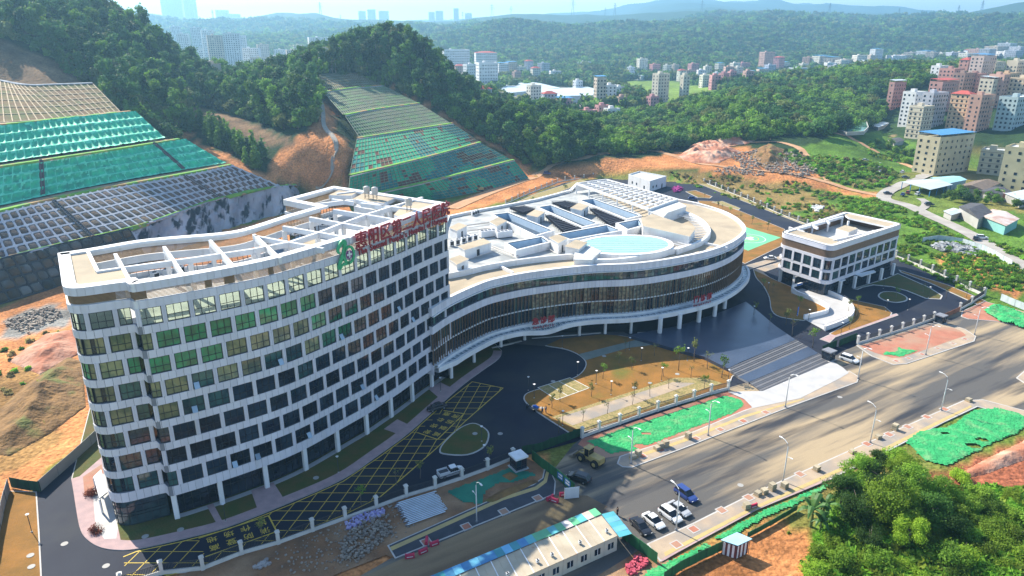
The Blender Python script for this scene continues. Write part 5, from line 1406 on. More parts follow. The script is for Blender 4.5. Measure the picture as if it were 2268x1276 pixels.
for q in ([(-6.54, 234.18), (-1.23, 237.12), (12.57, 213.41), (7.08, 207.56)], [(9.05, 245.31), (13.82, 248.51), (27.43, 222.47), (22.21, 217.85)], [(24.84, 256.69), (30.06, 259.01), (42.98, 232.89), (37.77, 228.49)],
          [(13.56, 208.87), (30.18, 220.14), (33.53, 213.41), (17.08, 203)], [(-1.7, 199.09), (8.93, 206.02), (10.95, 200.54), (1.27, 192.12)], [(33.81, 222.47), (41.83, 227.88), (41.58, 219.56), (35.93, 214.5)]): light_well(q)
def roof_room(c4, h, name='roof_room', top=None, door=True):
    """small white plant room with an overhanging slab"""
    p = clean(c4)
    if area(p) < 0: p = p[::-1]
    o = MB().prism(p, RZ, RZ + h).build(name, M_WHITEC, clinic)
    MB().prism(offset(p, 0.18), RZ + h + 0.002, RZ + h + 0.25, 0, 1).build('slab', [M_WHITEC, top or M_ROOFT], o)
    if door:
        a, b = Vector(p[0]), Vector(p[1]); t = (b - a).normalized(); nr = Vector((t.y, -t.x)); c = (a + b) / 2 + nr * 0.03
        put('door', MB().box(-0.5, 0.5, -0.03, 0.03, 0, 2.1).mesh('door', M_FRAME), o, (c.x, c.y, RZ), math.atan2(t.y, t.x))
for q, h in (([(4.95, 230.61), (7.86, 237.76), (10.96, 234.46), (8.29, 227.49)], 2.8), ([(20.25, 240.46), (23.74, 248.19), (26.68, 243.92), (23.53, 237.09)], 2.8), ([(-7.08, 221.47), (-4.44, 227.49), (-1.74, 222.65), (-4.66, 216.31)], 2.7),
             ([(-19.28, 213.53), (-16.88, 219.15), (-14.1, 215.74), (-16.76, 209.75)], 2.9), ([(-15.03, 193.01), (-8.46, 201.06), (-6.09, 196.73), (-13.03, 189.42)], 2.8), ([(-16.52, 180.15), (-14.11, 183.42), (-11.61, 180.15), (-14.26, 175.42)], 3.0),
             ([(10.95, 200.74), (13.67, 204.25), (15.89, 199.76), (13.23, 194.97)], 3.2), ([(14.96, 192.2), (18.43, 198.78), (21.46, 196.38), (18.53, 189.49)], 3.0)): roof_room(q, h)
roof_room([(17.77, 190.75), (22.16, 196.73), (24.76, 191.2), (21.37, 183.01), (16.79, 183.42)], 1.9, 'stair_head', M_ROOFP, False)
# dark louvred duct rows between the wells
def duct_rack(poly, n):
    a, b, c, d = (Vector(q) for q in poly)
    rack = MB()
    for i in range(n + 1):
        u = a.lerp(b, i / n); v = d.lerp(c, i / n)
        rack.bar((*u, RZ + 0.1), (*u, RZ + 1.9), 0.06); rack.bar((*v, RZ + 0.1), (*v, RZ + 1.9), 0.06); rack.bar((*u, RZ + 1.9), (*v, RZ + 1.9), 0.06)
    rack.bar((*a, RZ + 1.9), (*b, RZ + 1.9), 0.08); rack.bar((*d, RZ + 1.9), (*c, RZ + 1.9), 0.08)
    rack.build('duct_rack', M_FRAME, clinic)
    for i in range(n):
        u, v = a.lerp(b, (i + 0.5) / n), d.lerp(c, (i + 0.5) / n); t = (v - u).normalized(); s = Vector((t.y, -t.x))
        MB().obox(u, v, 1.0, RZ + 1.0, RZ + 1.7).build('duct', mat('duct black', (0.02, 0.02, 0.035), 0.6), clinic)
duct_rack([(10.71, 235.37), (16.11, 211.89), (21.84, 216.79), (13.43, 234.72)], 16) if False else None
for q, k in (([(11.19, 236.02), (16.71, 212.42), (21.75, 217.34), (14.14, 236.67)], 12), ([(-0.96, 247.56), (3.74, 239.98), (7.93, 244.75), (4.2, 249.71)], 6), ([(27.26, 246.15), (31.74, 223.06), (37.3, 229.06), (31.25, 246.15)], 12), ([(14.53, 255.6), (19.5, 246.85), (23.84, 252.62), (19.31, 257.88)], 6)): duct_rack(q, k)
# oval rooflight
oc = [(19.09, 198.36), (21.55, 202.23), (26.55, 206.24), (33.55, 207.78), (40.27, 207.27), (44.43, 204.22), (45.66, 199.79), (43.78, 195.08), (38.65, 191.01), (32.76, 189.68), (26.54, 190.12), (21.78, 192.8)]
ov = spline(oc, 4, True)
if area(ov) < 0: ov = ov[::-1]
MB().wall(offset(ov, 0.7), 1.4, RZ, 21.3, closed=True).build('rooflight_kerb', M_WHITEC, clinic)
rl = MB().prism(ov, 20.0, 21.2).build('rooflight', mat('rooflight glass', (0.30, 0.56, 0.50), 0.7, (0.25, 0.49, 0.44), 0.3, spec=0.1, stretch=(0.3, 2.5, 1, R(-15))), clinic)
xs = [q[1] for q in ov]
for i in range(1, 9):
    y = min(xs) + (max(xs) - min(xs)) * i / 9
    for a, b in clip_line(Vector((0, y)), Vector((1, 0)), ov): MB().obox(a, b, 0.12, 21.2, 21.3).build('glazing_bar', M_WHITEC, rl)
ring_i = spline([(17.29, 189.07), (21.69, 185.67), (30.57, 186.51), (44.93, 194.84), (54.64, 202.4), (60.43, 211.83), (62.51, 220.94), (62.15, 232.99), (57.58, 247.72)], 5)
wall_part('ring_parapet', ring_i, 1.0, RZ, 20.9)
wall_part('ring_parapet', spline([(47.12, 194.84), (54.89, 202.89), (60.64, 212.1), (62.8, 221.52), (62.46, 233.63), (58.4, 246.31)], 5), 0.5, RZ, 21.0)
wall_part('roof_divider', [(56.34, 206.87), (62.96, 200.03)], 0.5, RZ, 20.0)
for i in range(26):
    t_ = 0.36 + 0.6 * i / 25; rp = Path(ring_i); p, t, nr = rp.frame(rp.len * t_)
    sgn = -1
    MB().obox(p + nr * sgn * 0.3, p + nr * sgn * 4.2, 0.22, 20.55, 20.8).build('ring_slat', M_WHITEC, clinic)
roof_room([(41.31, 221.99), (46.07, 228.18), (55.71, 209.97), (51.72, 200.57), (40.41, 212.72)], 3.6, 'roof_hall', M_ROOFT, False)
roof_room([(45.91, 234.68), (58.89, 249.53), (60.27, 241.54), (51.75, 232.04), (49.39, 226.29)], 3.2, 'roof_hall', M_ROOFP, False)
MB().wall([(45.83, 234.25), (58.79, 249.07)], 0.4, 22.7, 23.5).build('hall_parapet', M_WHITEC, clinic)
# slatted roof frame at the far end
PGZ = 23.6
pg = [(25.53, 278.96), (38.32, 287.01), (58.95, 249.82), (46.13, 234.25)]
for a, b in zip(pg, pg[1:] + pg[:1]): MB().obox(a, b, 0.5, PGZ - 1.6 if a != pg[2] and a != pg[3] else PGZ - 0.8, PGZ).build('frame_beam', M_WHITEC, clinic)
A, B, C, Dq = (Vector(q) for q in pg)
for i in range(1, 15): MB().obox(A.lerp(Dq, i / 15), B.lerp(C, i / 15), 0.35, PGZ - 0.7, PGZ - 0.15).build('frame_slat', M_WHITEC, clinic)
for j in (0.33, 0.66): MB().obox(A.lerp(B, j), Dq.lerp(C, j), 0.3, PGZ - 0.75, PGZ - 0.2).build('frame_beam', M_WHITEC, clinic)
for i in range(6):
    for q in (A.lerp(Dq, i / 5), B.lerp(C, i / 5)): MB().box(-0.25, 0.25, -0.25, 0.25, RZ, PGZ - 0.7).build('frame_post', M_WHITEC, clinic, loc=(q.x, q.y, 0))
wall_part('frame_screen', [tuple(A), tuple(B), tuple(C)], 0.3, 20.2, PGZ - 0.1)
# loose plant: chillers, fans, pipes
def chiller(label, c, rz, L_=5.0):
    t = thing('chiller', label, 'chiller', (c[0], c[1], RZ), rz, 'chillers on the clinic roof')
    MB().box(-L_ / 2, L_ / 2, -1.0, 1.0, 0.3, 2.2).build('casing', M_WHITEC, t)
    for i in range(4): MB().cyl(-L_ / 2 + L_ * (i + 0.5) / 4, 0, 2.2, 2.45, 0.5, n=12).build('fan', M_JOINT, t)
    MB().box(-L_ / 2, L_ / 2, -0.9, 0.9, 0, 0.3).build('base', M_FRAME, t)
chiller('left of two pale chillers on the clinic roof beside the tower', (-7.57, 213.74, 20.5), R(25)); chiller('right of two pale chillers on the clinic roof beside the tower', (-2.52, 213.21, 20.5), R(25))
for i, q in enumerate([(-17.95, 203.26), (-16.31, 204.74), (-14.69, 206.73), (-13.01, 208.24), (-11.3, 209.78)]): ac_unit('white fan unit in the short row beside the tower end', q, RZ + 0.03, R(30), 1.2, 'row of units beside the tower')
for i, q in enumerate([(-13.49, 241.49), (-12.77, 242.83), (-12.04, 244.19), (50.65, 245.56), (52.65, 247.64)]): ac_unit('small white unit on the clinic roof edge', q, RZ + 0.03, R(30), 1.0)
for a, b, w in (((-5.84, 201.33, 20), (2.02, 190.84, 20), 0.15), ((-6.2, 199.9, 20), (1.38, 189.54, 20), 0.12), ((-15.3, 225.2, 20), (-6.6, 229.99, 20), 0.2), ((-14.16, 218.35, 20), (-7.12, 222.3, 20), 0.15), ((-10.58, 189.97, 20), (-4.42, 196.64, 20), 0.1), ((9.43, 201.33, 20), (12.35, 194.37, 20), 0.1)):
    MB().bar(a, b, w, n=6).build('pipe', mat('roof pipe', (0.55, 0.5, 0.45), 0.5), clinic)
# ---------------------------------------------------------------- small three-storey block on the right
SZ = 16.8
sq = [(89.05, 229.23), (98.92, 211.43), (135.86, 240.13), (124.03, 259.11)]
ring_s = rounded(sq, [3.0, 3.2, 2.5, 2.5], 6)
if area(ring_s) < 0: ring_s = ring_s[::-1]
blk = thing('small_block', 'white three-storey block with rounded corners and brown louvred top', 'building')
c0, c1, c2, c3 = (Vector(q) for q in sq)
Z = dict(g=4.1, s1=5.3, w2=5.3, w2t=7.95, w1=8.75, w1t=11.85, l0=12.8, l1=15.2)
for z0, z1 in ((Z['g'], Z['s1']), (Z['w2t'], Z['w1']), (Z['w1t'], Z['l0'])): MB().prism(ring_s, z0, z1).build('floor_band', M_JOINT if False else M_WHITE, blk)
MB().prism(offset(ring_s, -0.55), Z['s1'] - 0.05, Z['w1t'] + 0.05).build('glazed_core', G_DEEP, blk)
MB().prism(offset(ring_s, -1.0), 0, Z['g'] + 0.05).build('ground_glazing', G_DARK, blk)
SPth = Path(ring_s + [ring_s[0]])
sring = Path(clean(offset(ring_s, -0.97)) + [offset(ring_s, -0.97)[0]])
frame_bars(sring, 0, sring.len, 0.1, Z['g'], (0.3, 1.5, 2.7), 1.25).build('glazing_bars', M_FRAME, blk)
MB().wall(offset(ring_s, -0.2), 0.4, Z['l1'], SZ, closed=True).build('parapet', M_WHITE, blk)
rim = MB(); a = offset(ring_s, 0.05); b = offset(ring_s, -1.5)
for i in range(len(a)):
    j = (i + 1) % len(a)
    rim.quad((*a[i], SZ), (*a[j], SZ), (*b[j], SZ), (*b[i], SZ)); rim.quad((*b[i], SZ), (*b[j], SZ), (*b[j], SZ - .4), (*b[i], SZ - .4)); rim.quad((*b[i], SZ - .4), (*b[j], SZ - .4), (*a[j], SZ - .4), (*a[i], SZ - .4))
rim.build('roof_rim', M_WHITEC, blk)
n = int(SPth.len / 0.42)
lm = MB().box(-0.05, 0.05, -0.12, 0.12, Z['l0'], Z['l1']).mesh('louvre', mat('light brown louvre', (0.42, 0.29, 0.20), 0.6, (0.36, 0.25, 0.17), 0.8))
for i in range(n):
    p, t, nr = SPth.frame(SPth.len * (i + 0.5) / n); q = p - nr * 0.3
    put('louvre', lm, blk, (q.x, q.y, 0), math.atan2(t.y, t.x))
MB().wall(offset(ring_s, -0.45), 0.05, Z['l0'], Z['l1'], closed=True).build('louvre_backing', M_FIN, blk)
deck = Z['l0'] + 0.02
MB().poly(offset(ring_s, -0.5), deck).build('roof_deck', M_ROOFP, blk)
# windows on the two faces in view
def face_rows(a, b, n1, n0, inset=2.6):
    d = (b - a).normalized(); nr = Vector((d.y, -d.x))
    if nr.y > 0 and abs(nr.y) > abs(nr.x): pass
    L_ = (b - a).length - 2 * inset; a = a + d * inset
    for row, (z0, z1, n_) in enumerate(((Z['w2'], Z['w2t'], n0), (Z['w1'], Z['w1t'], n1))):
        m = L_ / n_
        for k in range(n_):
            c = a + d * m * (k + 0.5) - nr * 0.2
            window(blk, c, d, z0, m - 0.75, z1 - z0, G_DARK if (k * 7 + row) % 3 else G_TEAL, 3, 0.45)
        for k in range(n_ + 1):
            c = a + d * m * k
            MB().box(-0.38, 0.38, -0.05, 0.5, z0, z1).build('pier', M_WHITE, blk, loc=(c.x, c.y, 0), rz=math.atan2(d.y, d.x))
face_rows(c0, c1, 4, 4); face_rows(c1, c2, 9, 9)
for q in [(90.63, 227.83), (93.63, 223.18), (98.29, 216.52), (105.64, 216.09), (112.56, 220.92), (119.32, 225.48), (125.4, 229.26), (132.11, 234.64)]: MB().box(-0.4, 0.4, -0.4, 0.4, 0, Z['g'] + 0.02).build('column', M_WHITEC, blk, loc=(q[0], q[1], 0), rz=R(30))
def can(q, z): MB().prism(q, z, z + 0.25).build('canopy', M_WHITEC, blk)
can([(93.78, 225.15), (96.4, 226.11), (96.2, 223.24), (93.26, 221.37)], 3.6); can([(105.7, 218.61), (107.92, 219.98), (108.14, 218.15), (105.75, 216.35)], 3.6); can([(113.2, 222.99), (121.54, 227.32), (121.36, 225.38), (114.35, 220.64)], 3.9)
# roof frame, slabs and plant
s2 = offset(ring_s, -0.6)
MB().prism([(91.27, 231.9), (95.27, 233.68), (103.78, 221.71), (103.97, 217.44), (99.72, 214.85)], SZ - 0.9, SZ - 0.3, 0, 1).build('roof_slab', [M_WHITEC, M_ROOFT], blk)
MB().prism([(122.26, 256.48), (125.92, 257.19), (135, 241.06), (129.36, 237.32), (121.48, 250.23)], SZ - 0.9, SZ - 0.3, 0, 1).build('roof_slab', [M_WHITEC, M_ROOFT], blk)
for q in ([(94.65, 232.16), (120.24, 252.02)], [(94.84, 236.39), (97.77, 230.39)], [(102.98, 241.4), (104.48, 235.78)], [(109.9, 247.94), (111.39, 242.68)], [(102.88, 219.73), (128.52, 235.78)]): MB().obox(q[0], q[1], 0.5, SZ - 0.9, SZ - 0.05).build('roof_beam', M_WHITEC, blk)
for q in [(98.79, 235.71), (104.12, 239.41), (112.01, 245.17), (119.9, 251.87), (106.81, 221.35), (113.24, 225.21), (121.44, 231.52), (120.38, 247.81)]: MB().box(-.3, .3, -.3, .3, deck, SZ - 0.9).build('roof_column', M_WHITEC, blk, loc=(q[0], q[1], 0))
MB().prism([(111.29, 237.02), (116.59, 241.99), (119.02, 237.63), (113.49, 232.22)], deck, 15.9, 0, 1).build('plant_room', [M_WHITEC, M_ROOFT], blk)
for q in [(102, 239.11), (102.39, 237.31), (120.2, 236.12), (123.18, 238.51), (126.54, 240.93)]: ac_unit('white unit on the louvred roof of the small block', q, deck, 0.5, 1.0)
# ---------------------------------------------------------------- curved vehicle ramp between white walls
ramp = thing('vehicle_ramp', 'white curved vehicle ramp with low white walls beside the small block', 'ramp')
ro = spline([(96.7, 221.33), (101.15, 215.2), (103.58, 208.16), (103.37, 202.67), (101.69, 197.42), (98.23, 192.4), (93.29, 188.28), (87.9, 184.64)], 5)
ri = spline([(90.76, 217.36), (91.48, 213.09), (94.25, 207.76), (95.58, 203.82), (95.41, 200.76), (94.03, 197.79), (90.58, 195.6), (85.34, 193.11)], 5)
MB().wall(ro, 0.5, -0.05, 1.5).build('outer_wall', M_WHITEC, ramp); MB().wall(ri, 0.5, -0.05, 1.5).build('inner_wall', M_WHITEC, ramp)
fl = MB()
for i in range(len(ro) - 1): fl.quad((*ri[i], 0.2), (*ri[i + 1], 0.2), (*ro[i + 1], 0.2), (*ro[i], 0.2))
fl.build('ramp_floor', M_PALE, ramp)
MB().wall([ri[0], ro[0]], 0.5, -0.05, 2.2).build('portal_wall', M_WHITEC, ramp)
u_, v_ = Vector(ri[0]), Vector(ro[0]); w_ = (v_ - u_).normalized(); nrm_ = Vector((w_.y, -w_.x))
if nrm_.dot(Vector(ro[6]) - v_) < 0: nrm_ = -nrm_
MB().quad((*(u_.lerp(v_, .12) + nrm_ * .27), .22), (*(u_.lerp(v_, .88) + nrm_ * .27), .22), (*(u_.lerp(v_, .88) + nrm_ * .27), 1.5), (*(u_.lerp(v_, .12) + nrm_ * .27), 1.5)).build('portal_opening', G_DEEP, ramp)
MB().quad((*(u_.lerp(v_, .3) + nrm_ * .29), 1.6), (*(u_.lerp(v_, .7) + nrm_ * .29), 1.6), (*(u_.lerp(v_, .7) + nrm_ * .29), 2.1), (*(u_.lerp(v_, .3) + nrm_ * .29), 2.1)).build('blue_board', mat('blue board', (0.02, 0.16, 0.6), 0.5), ramp)
rl_ = MB()
for a, b in zip(ro[::2], ro[2::2]): rl_.bar((*a, 2.0), (*b, 2.0), 0.03); rl_.bar((*a, 1.5), (*a, 2.0), 0.03)
rl_.build('handrail', M_JOINT, ramp)
blm = (84.57, 195.96, 0)
bd = thing('notice_board', 'upright blue notice board at the road bend by the ramp', 'sign', (blm[0], blm[1], 0.15), R(60))
MB().box(-0.5, 0.5, -0.1, 0.1, 0.2, 2.6).build('board', mat('blue board', (0.02, 0.16, 0.6), 0.5), bd); MB().box(-0.35, 0.35, -0.12, -0.1001, 0.5, 1.0).box(-.35, .35, -.12, -.1001, 1.3, 1.5).build('white_print', M_WHT, bd); MB().box(-.55, .55, -.15, .15, 0, .2).build('base', M_KERB, bd)
# white pump house behind the clinic
ph = thing('pump_house', 'plain white flat-roofed pump house behind the clinic roof frame', 'building')
pq = clean([(64.91, 394.66), (72.61, 404.53), (84.93, 389.23), (73.38, 374.98)])
if area(pq) < 0: pq = pq[::-1]
MB().prism(pq, 0, 5.2, 0, 1).build('walls', [M_WHITEC, M_ROOFP], ph); MB().wall(offset(pq, -0.15), 0.3, 5.2, 5.9, closed=True).build('parapet', M_WHITEC, ph)
P0 = [Vector(q) for q in pq]
def on_wall(parent, a, b, f, z, w, h, m, name):
    t = (b - a).normalized(); nr = Vector((t.y, -t.x)); c = a.lerp(b, f) + nr * 0.03
    return put(name, MB().box(-w / 2, w / 2, -0.04, 0.04, 0, h).mesh(name, m), parent, (c.x, c.y, z), math.atan2(t.y, t.x))
for e in range(4):
    a, b = P0[e - 1], P0[e]
    for f in (0.2, 0.4, 0.75): on_wall(ph, a, b, f, 1.4 if f != 0.75 else 0.05, 1.1, 1.3 if f != 0.75 else 2.3, G_DARK, 'window' if f != 0.75 else 'door')
# ---------------------------------------------------------------- town: apartment blocks, far buildings, sheds
WALLS = {}
def wallmat(c):
    k = tuple(round(v, 2) for v in c)
    if k not in WALLS: WALLS[k] = mat('wall %d %d %d' % tuple(int(v * 100) for v in c), c, 0.85, tuple(v * 0.82 for v in c), 0.15, fine=0.05)
    return WALLS[k]
M_WIN = glass_mat('far window', (0.03, 0.04, 0.055), 0.15)
M_REDR = mat('red roof', (0.46, 0.09, 0.07), 0.8, (0.36, 0.07, 0.06), 0.8)
M_BLUER = mat('blue tin', (0.05, 0.20, 0.42), 0.5, (0.08, 0.26, 0.45), 0.6)
M_TIN = mat('pale tin', (0.55, 0.62, 0.64), 0.5, (0.42, 0.48, 0.5), 0.3, stretch=(0.2, 3, 1))
M_RUST = mat('rusty tin', (0.45, 0.28, 0.22), 0.7, (0.58, 0.55, 0.52), 0.25)
M_DKR = mat('dark tile roof', (0.09, 0.09, 0.10), 0.9, (0.06, 0.06, 0.065), 0.6)
def block(label, C, ang, wl, wr, floors, col, fh=3.1, roof='flat', single=False, group=None, band=None, name='apartment_block', cat='building', dens=1.0):
    """block whose near corner is C; right face runs along ang, left face along ang + 90 degrees"""
    t = thing(name, label, cat, C, ang, group)
    H_ = floors * fh + 0.6
    wm = wallmat(col)
    MB().box(0, wr, 0, wl, -4, H_).build('wall', wm, t)
    r = random.Random(int(C[0] * 13 + C[1] * 7))
    wins = MB(); wl_ = []
    def win(face, x, z, w, h):
        if face == 0: b = (x - w / 2, x + w / 2, -0.05, 0.05, z, z + h)
        else: b = (-0.05, 0.05, x - w / 2, x + w / 2, z, z + h)
        if single:
            k = (face, round(w, 1), round(h, 1))
            if k not in PG: PG[k] = (MB().box(-w / 2, w / 2, -0.05, 0.05, 0, h) if face == 0 else MB().box(-0.05, 0.05, -w / 2, w / 2, 0, h)).mesh('window', M_WIN)
            put('window', PG[k], t, (x, 0, z) if face == 0 else (0, x, z))
        else: wins.box(*b)
    for f in range(floors):
        z = f * fh + 1.1
        for face, L_ in ((0, wr), (1, wl)):
            n = max(1, int(L_ / (3.2 / dens)))
            for i in range(n):
                if r.random() < 0.06: continue
                win(face, L_ * (i + 0.5) / n, z, 1.5 if (i % 3) else 1.1, 1.5)
    if wins.f: tag(wins.build('windows', M_WIN, t), kind='stuff')
    if band:
        bd = MB()
        for f in range(1, floors + 1): bd.box(-0.12, wr + 0.1, -0.12, wl, f * fh - 0.12, f * fh + 0.12)
        tag(bd.build('floor_bands', wallmat(band), t), kind='stuff')
    if roof == 'flat':
        MB().wall([(0.1, 0.1), (wr - 0.1, 0.1), (wr - 0.1, wl - 0.1), (0.1, wl - 0.1)], 0.2, H_, H_ + 0.9, closed=True).build('parapet', wm, t)
        MB().box(0.3, wr - 0.3, 0.3, wl - 0.3, H_, H_ + 0.03).build('roof', M_ROOFP, t)
        if floors > 2: MB().box(wr * 0.3, wr * 0.3 + 3.5, wl * 0.4, wl * 0.4 + 3.5, H_, H_ + 2.8).build('stair_head', wm, t)
    elif roof == 'hip':
        mb = MB(); e = 0.6; z = H_ + 2.4
        a = [(-e, -e, H_), (wr + e, -e, H_), (wr + e, wl + e, H_), (-e, wl + e, H_)]
        q = min(wl, wr) / 2
        r1, r2 = ((q, wl / 2, z), (wr - q, wl / 2, z)) if wr > wl else ((wr / 2, q, z), (wr / 2, wl - q, z))
        if wr > wl: mb.face([a[0], a[1], r2, r1]); mb.face([a[1], a[2], r2]); mb.face([a[2], a[3], r1, r2]); mb.face([a[3], a[0], r1])
        else: mb.face([a[0], a[1], r1]); mb.face([a[1], a[2], r2, r1]); mb.face([a[2], a[3], r2]); mb.face([a[3], a[0], r1, r2])
        mb.build('roof', M_REDR, t)
    elif roof in ('blue', 'tin', 'red'):
        m = {'blue': M_BLUER, 'tin': M_TIN, 'red': M_REDR}[roof]
        mb = MB(); mb.face([(-.4, -.4, H_ + 2.2), (wr + .4, -.4, H_ + 2.2), (wr + .4, wl + .4, H_ + 2.9), (-.4, wl + .4, H_ + 2.9)]); mb.face([(-.4, -.4, H_ + 2.05), (-.4, wl + .4, H_ + 2.75), (wr + .4, wl + .4, H_ + 2.75), (wr + .4, -.4, H_ + 2.05)])
        mb.build('roof', m, t)
        for x in (0.2, wr / 2, wr - 0.2):
            for y in (0.2, wl - 0.2): MB().box(x - .12, x + .12, y - .12, y + .12, H_, H_ + 2.1 + 0.6 * y / wl).build('roof_post', wm, t)
        MB().wall([(0.1, 0.1), (wr - 0.1, 0.1), (wr - 0.1, wl - 0.1), (0.1, wl - 0.1)], 0.2, H_, H_ + 0.9, closed=True).build('parapet', wm, t)
    return t
AG = R(30)
PINKW = (0.50, 0.27, 0.23); CREAM = (0.66, 0.58, 0.44); WHT_ = (0.74, 0.74, 0.72); PEACH = (0.66, 0.44, 0.27); GRYW = (0.48, 0.48, 0.52); GRN = (0.42, 0.52, 0.53); BEI = (0.52, 0.45, 0.30); YEL_ = (0.66, 0.56, 0.33); BRN = (0.34, 0.22, 0.18)
pts = [(332.98, 642.56), (320.73, 583.31), (304.77, 540.61), (322.84, 562.45), (353.34, 605.71), (341.64, 547.71), (384.89, 629.81), (344.85, 538.28), (402.63, 605.71), (417.75, 599.96), (366.77, 531.42), (399.02, 669.61), (446.59, 706.66), (474.52, 698.94), (478.32, 669.61), (480.19, 739.26), (393.21, 540.61), (399.72, 636.13), (394.67, 605.71), (438.05, 652.46), (411.4, 714.55), (512.33, 739.26), (452.65, 739.26)]
spec = [('dark pink seven-storey block left of the white block', 5, 17, 7, PINKW, 'tin', (0.62, 0.4, 0.35)), ('tall plain white eight-storey block with small windows', 11, 15, 8, WHT_, 'flat', None), ('cream block with dark floor lines before the white block', 11, 14, 7, CREAM, 'flat', (0.25, 0.18, 0.15)),
        ('grey block just right of the cream block', 9, 20, 8, GRYW, 'flat', None), ('pink block under a slanting red roof', 11, 24, 8, PINKW, 'red', None), ('peach block with a red hipped roof', 14, 9, 8, PEACH, 'hip', (0.35, 0.15, 0.1)),
        ('brownish pink block behind the red hipped roof', 10, 18, 8, BRN, 'flat', None), ('salmon block with a brown side beside the beige block', 9, 18, 8, (0.55, 0.32, 0.24), 'flat', None), ('narrow salmon block with dark balconies near the frame edge', 12, 9, 8, (0.60, 0.36, 0.28), 'flat', None),
        ('pale peach block at the right edge behind the grey-green block', 13, 20, 7, (0.66, 0.52, 0.36), 'flat', (0.45, 0.3, 0.2)), ('grey-green block shaded on its right side at the frame edge', 13, 30, 7, GRN, 'flat', None),
        ('pink roofed block behind the slanting red roof', 14, 16, 7, PINKW, 'flat', None), ('white and pink block with a blue roof canopy', 12, 22, 8, (0.62, 0.48, 0.42), 'blue', None), ('cream block of the back row near the right edge', 10, 20, 7, CREAM, 'flat', None),
        ('orange block at the right frame edge', 12, 18, 7, PEACH, 'flat', None), ('low cream block at the back of the right cluster', 10, 18, 5, CREAM, 'flat', None), ('dark grey block cut by the right frame edge', 10, 20, 6, GRYW, 'flat', None), ('salmon pink block with a flat roof amid the right cluster', 10, 14, 7, PINKW, 'flat', None), ('cream and tan block in the heart of the right cluster', 11, 13, 7, CREAM, 'tin', None), ('pale orange block high in the right cluster', 10, 16, 6, PEACH, 'flat', None), ('small white block behind the dark pink block', 9, 14, 5, WHT_, 'flat', None), ('white block furthest back at the right edge', 9, 18, 6, WHT_, 'flat', None), ('small pink block furthest back in the right cluster', 9, 14, 6, PINKW, 'hip', None)]
for p, (lb, wl, wr, fl, c, rf, bd) in zip(pts, spec): block(lb, (p[0], p[1], max(0, hz(p[0], p[1]))), AG, wl, wr, fl, c, 3.2, rf, False, 'apartment blocks on the right', bd)
def face_block(label, A, B, depth, floors, col, **kw):
    a = Vector(A[:2]); b = Vector(B[:2])
    return block(label, (a.x, a.y, 0), math.atan2(b.y - a.y, b.x - a.x), depth, (b - a).length, floors, col, **kw)
q = [(251.24, 422.24), (280.85, 437.38), (281.4, 429.68), (290.29, 422.24), (263.77, 383.44), (273.43, 372.73)]
face_block('beige six-storey block with a blue roof canopy by the junction', q[0], q[1], 14, 6, BEI, fh=3.5, roof='blue', single=True, dens=0.75)
face_block('low four-storey beige block with dark floor lines', q[2], q[3], 14, 4, (0.50, 0.46, 0.34), fh=3.3, single=True, band=(0.2, 0.16, 0.12))
face_block('tall pale yellow block at the right frame edge', q[4], q[5], 16, 6, YEL_, fh=3.6, single=True, dens=0.7)
# sheds and houses along the lane
def shed(label, poly, h, m_wall, m_roof, rise=1.2, name='shed', over=0.5, posts=False):
    p = clean(poly)
    if area(p) < 0: p = p[::-1]
    t = thing(name, label, 'shed' if name == 'shed' else 'house')
    z0 = min(hz(x, y) for x, y in p)
    if not posts: MB().prism(p, z0 - 0.3, z0 + h).build('walls', m_wall, t)
    else:
        for i in range(4):
            for f in (0.02, 0.34, 0.66):
                c = Vector(p[i - 1]).lerp(Vector(p[i]), f); MB().box(-.15, .15, -.15, .15, z0 - .2, z0 + h).build('post', m_wall, t, loc=(c.x, c.y, 0))
    o = offset(p, over); a, b, c, d = (Vector(v) for v in o[:4])
    m1, m2 = (a + d) / 2, (b + c) / 2
    mb = MB(); z = z0 + h
    mb.face([(*a, z), (*b, z), (*m2, z + rise), (*m1, z + rise)]); mb.face([(*c, z), (*d, z), (*m1, z + rise), (*m2, z + rise)]); mb.face([(*a, z), (*m1, z + rise), (*d, z)]); mb.face([(*b, z), (*c, z), (*m2, z + rise)])
    mb.face([(*a, z - .08), (*d, z - .08), (*c, z - .08), (*b, z - .08)])
    mb.build('roof', m_roof, t)
    return t
M_GRYC = wallmat((0.40, 0.39, 0.36)); M_TEALW = wallmat((0.22, 0.48, 0.45))
shed('open shed on blue posts with a white tin roof by the lane', [(211.77, 383.26), (231.3, 391.08), (234.34, 375.73), (215.52, 362.62)], 4.0, M_BLUER, M_TIN, 0.9, posts=True)
shed('teal tin shed under the beige block', [(233.28, 393.75), (248.53, 399.2), (249.69, 388.44), (233.84, 378.21)], 4.2, wallmat((0.25, 0.42, 0.5)), mat('teal tin', (0.35, 0.62, 0.66), 0.5, (0.30, 0.52, 0.58), 0.4), 0.8)
shed('dark tiled old shed right of the teal shed', [(235.93, 373.37), (254.76, 388.44), (265.09, 383.29), (244.37, 363.92)], 3.5, M_GRYC, mat('brown tile roof', (0.20, 0.15, 0.11), 0.9, (0.14, 0.11, 0.09), 0.5), 1.6)
shed('low grey shed with a dark roof before the yellow block', [(240.86, 363.92), (255.08, 373.37), (256.87, 361.62), (241.64, 350.54)], 3.2, M_GRYC, M_DKR, 1.2)
shed('grey gabled house with a dark roof among trees', [(205.34, 320.14), (215.09, 327.66), (213.25, 309.44), (200.4, 297.77)], 4.6, M_GRYC, M_DKR, 1.8, 'house')
shed('tin shed with rusty pink and white roof and teal walls', [(205.64, 306.87), (218.56, 316.5), (218.54, 299.39), (205.39, 287.63)], 4.2, M_TEALW, M_RUST, 1.0)
